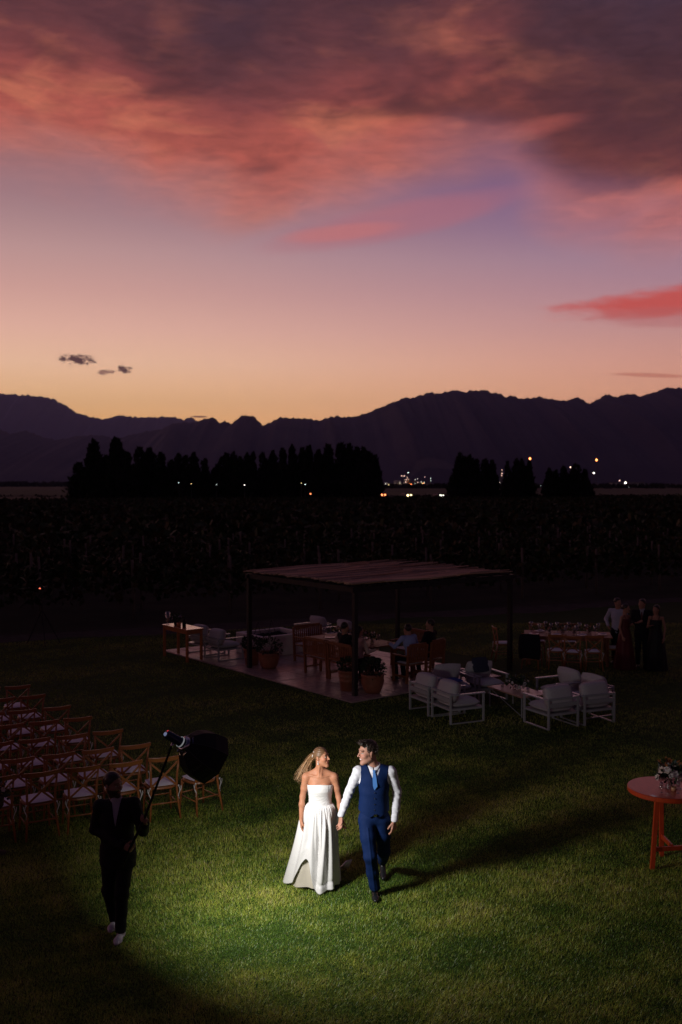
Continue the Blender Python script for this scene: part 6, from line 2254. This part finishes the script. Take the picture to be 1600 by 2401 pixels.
def torso(V, J, o, k=0.05, female=False):
    s = J['k']; f = 0.88 if female else 1.0
    V.ell(J['chest'], ((0.165 * f) * s + o, 0.100 * s + o, 0.18 * s + o), None, k)
    V.ell(J['belly'], ((0.140 * f) * s + o, 0.095 * s + o, 0.17 * s + o), None, k)
    V.ell(J['pelvis'], (0.150 * s + o, 0.105 * s + o, 0.12 * s + o), None, k)
    for S_ in J['S']:
        V.rc(J['chest'] * 0.15 + J['neck'] * 0.85 + V3(0, 0, -0.02), S_, 0.045 * s + o, 0.046 * f * s + o, 0.04)


def arms(V, J, o, f=1.0, upto=1.0):
    s = J['k'] * f
    for S_, E_, W_ in zip(J['S'], J['E'], J['W']):
        V.rc(S_, E_, 0.045 * s + o, 0.037 * s + o, 0.02)
        V.rc(E_, E_ + (W_ - E_) * upto, 0.037 * s + o, 0.027 * s + o, 0.02)


def legs_(V, J, o, f=1.0):
    s = J['k'] * f
    for H_, K_, A_ in zip(J['H'], J['K'], J['A']):
        V.chain([H_, K_, A_], [0.080 * s + o, 0.055 * s + o, 0.040 * s + o], 0.03)


def make_person(label, loc, rz, J, top, bottom, hair, skin=(0.40, 0.20, 0.13), head_yaw=0.0, head_pitch=0.0, female=False, h=0.010, shoes=M_shoe, hands=None,
                beard=False, gown=None, tie=None, fine=False, long_hair=False, group=None, lapel=False):
    t = empty('person', loc, rz, label, 'person', group)
    hd = Head(J['head'], head_yaw, head_pitch, 0, J['k'] * (0.98 if female else 1.04), female)
    pts = [J['head'], J['pelvis']] + J['S'] + J['E'] + J['W'] + J['K'] + J['A']
    lo = np.min(pts, 0) - V3(0.22, 0.30, 0.12); hi = np.max(pts, 0) + V3(0.22, 0.22, 0.20)
    lo[2] = max(lo[2], 0.0)
    V = Vox(lo, hi, h)
    V.rc(hd.p(0, 0.03, -0.045), J['neck'], 0.05 * J['k'], 0.055 * J['k'], 0.03)
    torso(V, J, -0.008, 0.05, female)
    arms(V, J, -0.004, 0.88 if female else 1.0); legs_(V, J, -0.012)
    for i, W_ in enumerate(J['W']):
        d = unit(W_ - J['E'][i])
        if hands and hands[i]:
            d, n, th, c = hands[i]
        else:
            n, th, c = V3(0.9 if i == 0 else -0.9, 0.3, 0), V3(0, -1, 0.1), 0.5
        hand(V, W_, d, n, th, c, J['k'])
    hd.skin(V, fine)

    def paint(v):
        c = np.tile(np.array(skin), (len(v), 1))
        if fine:
            hd.paint(v, c, (0.30, 0.10, 0.09), (0.02, 0.012, 0.01), None, ((0.025, 0.016, 0.012), 0.95) if beard else None)
        elif beard:
            l = hd.local(v)
            m = (l[:, 2] < -0.03) & (l[:, 2] > -0.13) & (l[:, 1] < 0.03)
            c[m] = (0.03, 0.02, 0.015)
        return c
    vox_part(V, 'body', M_skin, t, paint)
    # hair
    S = hd.s
    H = Vox(hd.c - V3(0.16, 0.16, 0.45 if long_hair else 0.14), hd.c + V3(0.16, 0.16, 0.16), min(h, 0.007))
    H.ell(hd.p(0, 0.020, 0.042), (0.081 * S, 0.097 * S, 0.090 * S), hd.R, 0)
    if long_hair:
        H.rc(hd.p(0, 0.06, 0.0), hd.p(0.0, 0.085, -0.30), 0.075 * S, 0.05 * S, 0.05, (hd.R @ V3(0, 1, 0), 1.6))
    elif female:
        H.ell(hd.p(0, 0.11, 0.02), (0.04, 0.035, 0.04), hd.R, 0.02)
    def cap(D, X, Y, Z):
        P = np.stack(np.broadcast_arrays(X, Y, Z), -1).reshape(-1, 3)
        l = hd.local(P)
        front = (-l[:, 1]) - (0.045 + 0.045 * np.clip((l[:, 2] - 0.05) / 0.06, -1, 1.2))
        low = -(l[:, 2] + 0.05) if not long_hair else -(l[:, 2] + 0.5)
        rip = 0.002 * np.sin(l[:, 0] * 300 + l[:, 1] * 90)
        return np.maximum(D + rip.reshape(D.shape), (np.maximum(front, low) * S).reshape(D.shape))
    H.apply(cap)
    vox_part(H, 'hair', M_hair_d, t, hair)
    neck_z = J['neck'][2]
    if gown is None:
        T = Vox(lo, np.array([hi[0], hi[1], J['pelvis'][2] + 0.25]), h)
        T.ell(J['pelvis'], (0.155 * J['k'] + 0.012, 0.108 * J['k'] + 0.012, 0.14 * J['k']), None, 0.04)
        legs_(T, J, 0.016)
        T.apply(lambda D, X, Y, Z: np.maximum(D + wrinkle(X, Y, Z, 0.003, 0.5), 0.07 - Z))
        vox_part(T, 'trousers', bottom, t)
        C = Vox(np.array([lo[0], lo[1], J['pelvis'][2] - (0.16 if lapel else 0.10)]), np.array([hi[0], hi[1], neck_z + 0.06]), h)
        torso(C, J, 0.026 if lapel else 0.014); arms(C, J, 0.022 if lapel else 0.012, 1.0, 0.93)
        if lapel:
            C.rc(J['pelvis'] + V3(0, 0, 0.1), J['pelvis'] + V3(0, 0, -0.10), 0.165, 0.19, 0.05, ((0, 1, 0), 1.35))
        zc = J['chest'][2]; yc = J['chest'][1]
        def coat(D, X, Y, Z):
            D = D + wrinkle(X, Y, Z, 0.003, 0.6)
            D = np.maximum(D, np.where(np.sqrt((X - J['neck'][0]) ** 2 + (Y - J['neck'][1]) ** 2) < 0.062 * J['k'], 0.02, -1.0) * (Z > neck_z - 0.05) - (Z <= neck_z - 0.05))
            if lapel:   # open V front
                D = np.maximum(D, np.where((Y < yc - 0.02) & (Z > zc - 0.07), -(np.abs(X - J['chest'][0]) - (Z - zc + 0.07) * 0.17), -1.0))
            return D
        C.apply(coat)
        vox_part(C, 'jacket' if lapel else 'shirt', top, t)
        if lapel:
            C = Vox(J['chest'] - V3(0.22, 0.2, 0.28), np.array([J['chest'][0] + 0.22, J['chest'][1] + 0.2, neck_z + 0.07]), h)
            torso(C, J, 0.012)
            C.rc(J['neck'] + V3(0, 0, -0.05), J['neck'] + V3(0, -0.004, 0.035), 0.066 * J['k'], 0.063 * J['k'], 0.02)
            C.apply(lambda D, X, Y, Z: np.maximum(np.maximum(D, -(np.sqrt((X - J['neck'][0]) ** 2 + (Y - J['neck'][1]) ** 2) - 0.052) * (Z > neck_z) - (Z <= neck_z)), np.abs(X - J['chest'][0]) - 0.10))
            vox_part(C, 'shirt', mat('dim_shirt', (0.42, 0.40, 0.46), 0.85, 0.15), t)
        if tie is not None:
            y = J['chest'][1] - 0.125 * J['k']
            MB().raw([(-0.015, y + 0.03, neck_z - 0.03), (0.015, y + 0.03, neck_z - 0.03), (0.035, y - 0.005, neck_z - 0.28), (0, y - 0.008, neck_z - 0.32), (-0.035, y - 0.005, neck_z - 0.28)], [(0, 4, 3, 2, 1)]).part('tie', tie, t)
        for A_ in J['A']:
            s_ = Vox(A_ - V3(0.12, 0.34, 0.16), A_ + V3(0.12, 0.16, 0.12), 0.006)
            shoe(s_, A_ + V3(0, 0, 0.004), V3(0, -1, 0), 0.26, 0, 1.08 if shoes is M_sneaker else 1.0)
            vox_part(s_, 'shoe', shoes, t)
    else:
        nt, nz = 64, 40
        vs = []
        for i in range(nz):
            u = i / (nz - 1)
            z = J['chest'][2] + 0.08 - (J['chest'][2] + 0.075) * u
            bw = np.interp(z, [0.0, 0.5, 0.85, 1.02, 1.12, 1.3], [0.30, 0.235, 0.185, 0.135, 0.140, 0.150]); bd = np.interp(z, [0, 0.5, 0.85, 1.02, 1.15, 1.3], [0.28, 0.21, 0.145, 0.105, 0.115, 0.10])
            for k in range(nt):
                a = 2 * PI * k / nt
                fo = 1 + 0.05 * math.sin(a * 9 + u * 2) * min(1, max(0, (0.9 - z)) * 1.5)
                vs.append((math.cos(a) * bw * fo, math.sin(a) * bd * fo + 0.01, z))
        idx = np.arange(nz * nt).reshape(nz, nt)
        f = np.stack([idx[1:], np.roll(idx[1:], -1, 1), np.roll(idx[:-1], -1, 1), idx[:-1]], -1).reshape(-1, 4)
        me = fast_mesh('gown', np.array(vs), f); shade(me)
        o = part('gown', me, gown, t)
        o.modifiers.new('thick', 'SOLIDIFY').thickness = 0.006
        for s in (-1, 1):
            MB().tube([(s * 0.085, -0.085, J['chest'][2] + 0.07), (s * 0.09, -0.03, J['neck'][2] - 0.005), (s * 0.085, 0.07, J['chest'][2] + 0.07)], 0.008, 5).part('strap', gown, t)
    return t


make_bride()
make_groom()

# the light assistant, walking, looking at the couple
AX, AY = -2.30, 10.15
J = pose_stand(1.72)
J['head'] = V3(-0.035, -0.03, 1.585)
J['neck'] = V3(-0.015, 0.0, 1.405)
J['S'] = [V3(-0.185, 0.01, 1.35), V3(0.170, 0.0, 1.38)]
pole_a = V3(-2.125, 9.93, 1.00); pole_b = V3(-1.975, 9.86, 1.30); pole_top = V3(-1.655, 9.70, 2.03)
off_ = V3(AX, AY, 0)
hR, hL = pole_a - off_, pole_b - off_
J['E'] = [V3(-0.245, 0.06, 1.10), V3(0.275, -0.08, 1.13)]
J['W'] = [hR + V3(-0.065, 0.035, 0.00), hL + V3(0.005, 0.055, -0.05)]
J['K'] = [V3(-0.10, 0.03, 0.46), V3(0.055, -0.07, 0.47)]
J['A'] = [V3(-0.075, 0.16, 0.12), V3(0.035, -0.05, 0.085)]
make_person('man in a dark suit and white sneakers holding up the softbox', (AX, AY, 0), 0, J, M_suit, M_suit, (0.016, 0.011, 0.009), (0.27, 0.145, 0.10), math.radians(58), 0.05,
            h=0.0065, shoes=M_sneaker, beard=True, fine=True, lapel=True,
            hands=[(unit(V3(0.9, -0.45, -0.1)), V3(-0.3, 0.9, 0.2), V3(0, 0.1, 1), 1.35), (unit(V3(0.0, -0.75, 0.55)), V3(0.3, 0.6, 0.6), V3(-0.7, -0.2, 0.6), 1.35)])

# ------------------------------------------------------------------ softbox on its pole
sbx = empty('softbox_light', tuple(pole_a), 0, 'black octagonal softbox with strobe on a handheld pole', 'studio light')
o3 = pole_a
A_ = FL_A
U_ = unit(np.cross(A_, V3(0, 0, 1))); W_ = np.cross(U_, A_)


def ring(c, r, n=8, ph=PI / 8):
    return [c + (U_ * math.cos(2 * PI * k / n + ph) + W_ * math.sin(2 * PI * k / n + ph)) * r - o3 for k in range(n)]


C0 = FL_C
rings = [ring(C0 - A_ * 0.30, 0.075), ring(C0 - A_ * 0.275, 0.125), ring(C0 - A_ * 0.20, 0.20), ring(C0 - A_ * 0.10, 0.247), ring(C0 - A_ * 0.0, 0.262), ring(C0 + A_ * 0.05, 0.263)]
vs = [p for r_0 in rings for p in r_0]
for k in range(8):
    fs = []
    k2 = (k + 1) % 8
    pv = []
    for r_0 in rings: pv += [r_0[k], r_0[k2]]
    fs = [(2 * i, 2 * i + 1, 2 * i + 3, 2 * i + 2) for i in range(len(rings) - 1)]
    o = MB().raw(pv, fs).part('panel', M_softbox, sbx)
    md = o.modifiers.new('thick', 'SOLIDIFY'); md.thickness = 0.003
    MB().tube([r_0[k] for r_0 in rings], 0.0042, 5).part('rib', mat('rib_piping', (0.03, 0.03, 0.034), 0.35, 0.6), sbx)
dif = ring(C0 - A_ * 0.012, 0.259, 8)
MB().raw(dif, [tuple(range(8))]).part('inner_baffle', mat('diffuser_cloth', (0.8, 0.8, 0.78), 0.8), sbx)
sr = ring(C0 - A_ * 0.305, 0.078, 24); sr2 = ring(C0 - A_ * 0.335, 0.074, 24); sr3 = ring(C0 - A_ * 0.335, 0.05, 24)
b = MB().raw(sr + sr2 + sr3, [(k, (k + 1) % 24, 24 + (k + 1) % 24, 24 + k) for k in range(24)] + [(24 + k, 24 + (k + 1) % 24, 48 + (k + 1) % 24, 48 + k) for k in range(24)])
b.part('speed_ring', M_silver, sbx, True)
P_ = lambda s_, u_=0.0, w_=0.0: tuple(C0 - A_ * s_ + U_ * u_ + W_ * w_ - o3)
body = MB().tube([P_(0.325), P_(0.36), P_(0.365), P_(0.54), P_(0.555)], [0.052, 0.052, 0.044, 0.042, 0.034], 20)
body.part('strobe_body', M_gloss, sbx, True)
MB().tube([P_(0.356), P_(0.372)], 0.0535, 20, False).part('collar_glint', mat('glowing_collar_glint', (0.6, 0.62, 0.65), 0.25, emit=(0.9, 0.95, 1.0), estr=0.16, sample_light=False), sbx, True)  # weak emission imitates a glint on the collar; no lamp sits here
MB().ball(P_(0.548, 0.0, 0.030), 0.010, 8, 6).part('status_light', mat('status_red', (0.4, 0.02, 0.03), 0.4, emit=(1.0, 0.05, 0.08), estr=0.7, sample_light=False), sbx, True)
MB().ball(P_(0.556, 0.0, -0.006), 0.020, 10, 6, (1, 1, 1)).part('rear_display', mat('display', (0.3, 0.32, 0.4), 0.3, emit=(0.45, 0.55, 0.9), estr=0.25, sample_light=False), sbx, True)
MB().tube([P_(0.43, 0, -0.04), P_(0.43, 0, -0.085)], 0.016, 10).part('bracket', M_silver, sbx, True)
for k in (0, 2, 4, 5, 6):
    a0_ = 2 * PI * k / 8 + PI / 8
    p1 = C0 - A_ * 0.285 + (U_ * math.cos(a0_) + W_ * math.sin(a0_)) * 0.105 - o3
    p2 = C0 - A_ * 0.300 + (U_ * math.cos(a0_ + 0.55) + W_ * math.sin(a0_ + 0.55)) * 0.112 - o3
    MB().tube([p1, p2], 0.006, 6).part('latch', M_silver, sbx)
top_l = np.array(P_(0.43, 0, -0.08))
MB().tube([pole_a - o3 - unit(pole_top - pole_a) * 0.25, pole_a - o3, (pole_b - o3), top_l], [0.014, 0.014, 0.014, 0.011], 10).part('pole', M_soft_pole, sbx, True)
# maker's name printed faintly on a lower panel
tx_c = bpy.data.curves.new('lettering', 'FONT'); tx_c.body = 'Godox'; tx_c.size = 0.052; tx_c.align_x = 'CENTER'; tx_c.align_y = 'CENTER'
k = 5
pn_a = (rings[2][k] + rings[2][(k + 1) % 8]) / 2; pn_b = (rings[4][k] + rings[4][(k + 1) % 8]) / 2
LET = (tx_c, rings)
lamp_o = bpy.data.objects.new('flash_lamp', lamp)
COL.objects.link(lamp_o)
lamp_o.parent = sbx
lamp_o.location = tuple(C0 + A_ * 0.046 - o3)
lamp_o.rotation_euler = Vector(tuple(FL_L)).to_track_quat('-Z', 'Y').to_euler()
best, bk = -9, 0
for k in range(8):      # the panel most turned to the camera, low on the box
    c_ = (rings[2][k] + rings[2][(k + 1) % 8] + rings[3][k] + rings[3][(k + 1) % 8]) / 4
    n_ = unit(np.cross(rings[2][(k + 1) % 8] - rings[2][k], rings[3][k] - rings[2][k]))
    if np.dot(n_, c_ + o3 - C0) < 0: n_ = -n_
    sc = -n_[1] - 0.6 * (c_ + o3 - C0)[2] / 0.3
    if sc > best: best, bk, bn, bc = sc, k, n_, c_
xd = unit(rings[3][(bk + 1) % 8] - rings[3][bk])
if xd[0] < 0: xd = -xd
yd = np.cross(bn, xd)
tmp = bpy.data.objects.new('lettering', tx_c)
COL.objects.link(tmp)
bpy.context.view_layer.update()
dg = bpy.context.evaluated_depsgraph_get()
lm = bpy.data.meshes.new_from_object(tmp.evaluated_get(dg))
bpy.data.objects.remove(tmp)
lo_ = part('lettering', lm, mat('grey_print', (0.07, 0.07, 0.075), 0.6), sbx)
Mx = Matrix(((xd[0], yd[0], bn[0], 0), (xd[1], yd[1], bn[1], 0), (xd[2], yd[2], bn[2], 0), (0, 0, 0, 1)))
lo_.rotation_euler = Mx.to_euler()
lo_.location = tuple(bc + bn * 0.012)

# guests at the pergola table
def seat_person(a, b, face, label, J, top, hairc, **kw):
    """face: rotation so that local -y looks that way"""
    return make_person(label, pq(a, b, PATIO_Z), face, J, top, kw.pop('bottom', M_suit), hairc, **kw)


toq1 = PA + PI / 2     # local -y -> +q1
toq2 = PA + PI         # local -y -> +q2
DH = (0.018, 0.012, 0.009)
J = pose_sit(1.70)
seat_person(0.98, 1.52, toq1, 'seated guest in black with dark hair on the bench', J, M_suit, DH, h=0.012)
J = pose_sit(1.64)
seat_person(0.98, 0.98, toq1 - 0.15, 'seated guest in a pale top with long dark hair behind the front post', J, M_blush, DH, h=0.012, female=True, long_hair=True)
J = pose_sit(1.74)
J['head'] += V3(-0.02, -0.14, -0.06); J['neck'] += V3(0, -0.10, -0.03); J['chest'] += V3(0, -0.06, -0.01)
J['S'] = [J['S'][0] + V3(0, -0.10, -0.02), J['S'][1] + V3(0, -0.10, -0.02)]
J['E'] = [J['S'][0] + V3(-0.16, -0.10, -0.20), J['S'][1] + V3(0.16, -0.10, -0.20)]
J['W'] = [J['E'][0] + V3(0.06, -0.22, 0.04), J['E'][1] + V3(-0.06, -0.22, 0.04)]
seat_person(2.02, 0.45, toq2, 'seated guest in a pale blue shirt seen from behind, leaning on the table', J, mat('pale_blue_shirt', (0.30, 0.36, 0.62), 0.8, 0.2), DH, h=0.012)
J = pose_sit(1.72)
seat_person(2.78, 0.62, toq2 + 0.25, 'seated guest in black beside the pale blue shirt', J, M_suit, DH, h=0.012, head_yaw=0.5)

# standing guests at the right
J = pose_stand(1.72)
J['E'][0] = J['S'][0] + V3(-0.13, 0.06, -0.23); J['W'][0] = J['E'][0] + V3(0.10, -0.16, -0.16)
make_person('standing man in a white shirt behind the woman in red', (gp(1449, 1556)[0], 25.7, 0), -0.5 + PI * 0.0, J, mat('lilac_white_shirt', (0.42, 0.42, 0.54), 0.8), M_suit, DH, h=0.012, head_yaw=0.9)
J = pose_stand(1.66, True)
J['W'][1] = J['E'][1] + V3(0.10, -0.20, 0.10); J['head'] += V3(0.02, 0, 0)
make_person('standing woman in a long wine red gown', (7.15, 24.95, 0), 0.75, J, None, None, (0.03, 0.018, 0.012), (0.42, 0.2, 0.13), 0.4, h=0.012, female=True, gown=M_wine)
J = pose_stand(1.76)
J['W'][0] = J['E'][0] + V3(0.10, -0.20, 0.02)
make_person('standing man in a dark suit and red tie', (7.63, 25.15, 0), -0.35, J, M_suit, M_suit, DH, (0.38, 0.19, 0.12), -0.4, h=0.012, lapel=True, tie=M_wine)
J = pose_stand(1.66, True)
J['W'][0] = J['E'][0] + V3(0.12, -0.18, 0.06)
make_person('standing woman in a long black gown with long dark hair', (7.86, 24.75, 0), -0.55, J, None, None, DH, (0.36, 0.18, 0.12), -0.2, h=0.012, female=True, gown=M_blackgown, long_hair=True)
# ------------------------------------------------------------------ grass blades (too many to count: one object)
def blades(name, n, region, hmin, hmax, width, seed, keep, tone=1.0):
    r = np.random.default_rng(seed)
    x = r.uniform(region[0], region[1], n); y = r.uniform(region[2], region[3], n)
    k = keep(x, y, r)
    x, y = x[k], y[k]; n = len(x)
    # mown lawn with uneven patches
    patch = np.sin(x * 2.1 + 1.3 * np.sin(y * 1.7)) * np.sin(y * 2.6 + 1.1 * np.sin(x * 1.9 + 2)) + 0.6 * np.sin(x * 6.3 + y * 3.1) * np.sin(y * 7.7 - x * 2.2)
    rp = np.random.default_rng(77)
    worn = np.zeros(n)
    for f in (0.7, 1.1, 1.9, 3.1, 5.0, 8.0):
        for _ in range(3):
            th_ = rp.uniform(0, 2 * PI); ph_ = rp.uniform(0, 6.28)
            worn += np.sin((x * np.cos(th_) + y * np.sin(th_)) * f * 2.2 + ph_) / f ** 0.45
    worn /= 2.6
    patch = patch * 0.5 + worn
    h = r.uniform(hmin, hmax, n) * (1 + 0.20 * np.clip(patch, -1.5, 1.5))
    a = r.uniform(0, 2 * PI, n); lean = np.clip(r.normal(0.82, 0.38, n), 0.1, 1.35)
    dx, dy = np.cos(a) * np.sin(lean), np.sin(a) * np.sin(lean)
    dz = np.cos(lean)
    sx, sy = -np.sin(a), np.cos(a)
    w = width * r.uniform(0.7, 1.3, n)
    b = np.stack([x, y, np.zeros(n)], 1)
    v0 = b + np.stack([sx * w, sy * w, np.zeros(n)], 1) * 0.5
    v1 = b - np.stack([sx * w, sy * w, np.zeros(n)], 1) * 0.5
    v2 = b + np.stack([dx, dy, dz], 1) * h[:, None]
    V = np.stack([v0, v1, v2], 1).reshape(-1, 3)
    me = fast_mesh(name, V, np.arange(3 * n).reshape(n, 3))
    g = r.uniform(0.45, 1.55, n) * np.clip(1 + 0.13 * patch, 0.6, 1.5)
    yel = np.clip(0.46 + 0.22 * patch + r.normal(0, 0.30, n), 0, 1)
    dry = r.uniform(0, 1, n) < np.clip(0.05 + 0.10 * (patch - 0.4), 0.02, 0.3)
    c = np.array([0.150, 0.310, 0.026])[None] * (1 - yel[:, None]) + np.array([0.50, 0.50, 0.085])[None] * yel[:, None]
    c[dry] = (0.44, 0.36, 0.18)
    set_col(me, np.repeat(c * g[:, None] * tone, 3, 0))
    return me


mg = bpy.data.materials.new('grass_blade'); mg.use_nodes = True
tg = NT(mg.node_tree); mg.node_tree.nodes.clear()
og = tg.node('ShaderNodeOutputMaterial'); at = tg.node('ShaderNodeAttribute'); at.attribute_name = 'Col'
dfn = tg.node('ShaderNodeBsdfDiffuse'); trn = tg.node('ShaderNodeBsdfTranslucent'); mxn = tg.node('ShaderNodeMixShader'); mxn.inputs[0].default_value = 0.3
tg.link(at.outputs['Color'], dfn.inputs['Color']); tg.link(at.outputs['Color'], trn.inputs['Color'])
tg.link(dfn.outputs[0], mxn.inputs[1]); tg.link(trn.outputs[0], mxn.inputs[2]); glg = tg.node('ShaderNodeBsdfGlossy'); glg.inputs['Roughness'].default_value = 0.42; glg.inputs['Color'].default_value = (0.9, 0.95, 0.85, 1)
mx2 = tg.node('ShaderNodeMixShader'); mx2.inputs[0].default_value = 0.035
tg.link(mxn.outputs[0], mx2.inputs[1]); tg.link(glg.outputs[0], mx2.inputs[2]); tg.link(mx2.outputs[0], og.inputs['Surface'])


def in_view(x, y):
    # full density where the photograph looks, thinner for some metres to either side
    e = np.abs(x) - 0.36 * y - 0.3
    return (e < 0) | ((e < 3.0) & (np.modf(np.abs(x) * 977.0 + y * 131.0)[0] < 0.55))


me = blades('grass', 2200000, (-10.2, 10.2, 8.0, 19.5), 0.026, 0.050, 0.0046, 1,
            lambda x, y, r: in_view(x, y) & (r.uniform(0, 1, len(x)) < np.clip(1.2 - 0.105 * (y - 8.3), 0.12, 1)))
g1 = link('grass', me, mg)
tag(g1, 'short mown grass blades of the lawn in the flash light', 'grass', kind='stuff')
me = blades('grass', 400000, (-16, 17, 19.5, 33), 0.025, 0.05, 0.009, 2, lambda x, y, r: in_view(x, y) & (((x - PF[0]) * PQ1[0] + (y - PF[1]) * PQ1[1] < -0.5) | ((x - PF[0]) * PQ1[0] + (y - PF[1]) * PQ1[1] > 5.65) | ((x - PF[0]) * PQ2[0] + (y - PF[1]) * PQ2[1] < -0.5) | ((x - PF[0]) * PQ2[0] + (y - PF[1]) * PQ2[1] > 7.95)) & (((x - P0[0]) * e_nrm[0] + (y - P0[1]) * e_nrm[1]) < -0.5), 0.7)  # same grass, blade colour darkened to stand in for the unlit lawn
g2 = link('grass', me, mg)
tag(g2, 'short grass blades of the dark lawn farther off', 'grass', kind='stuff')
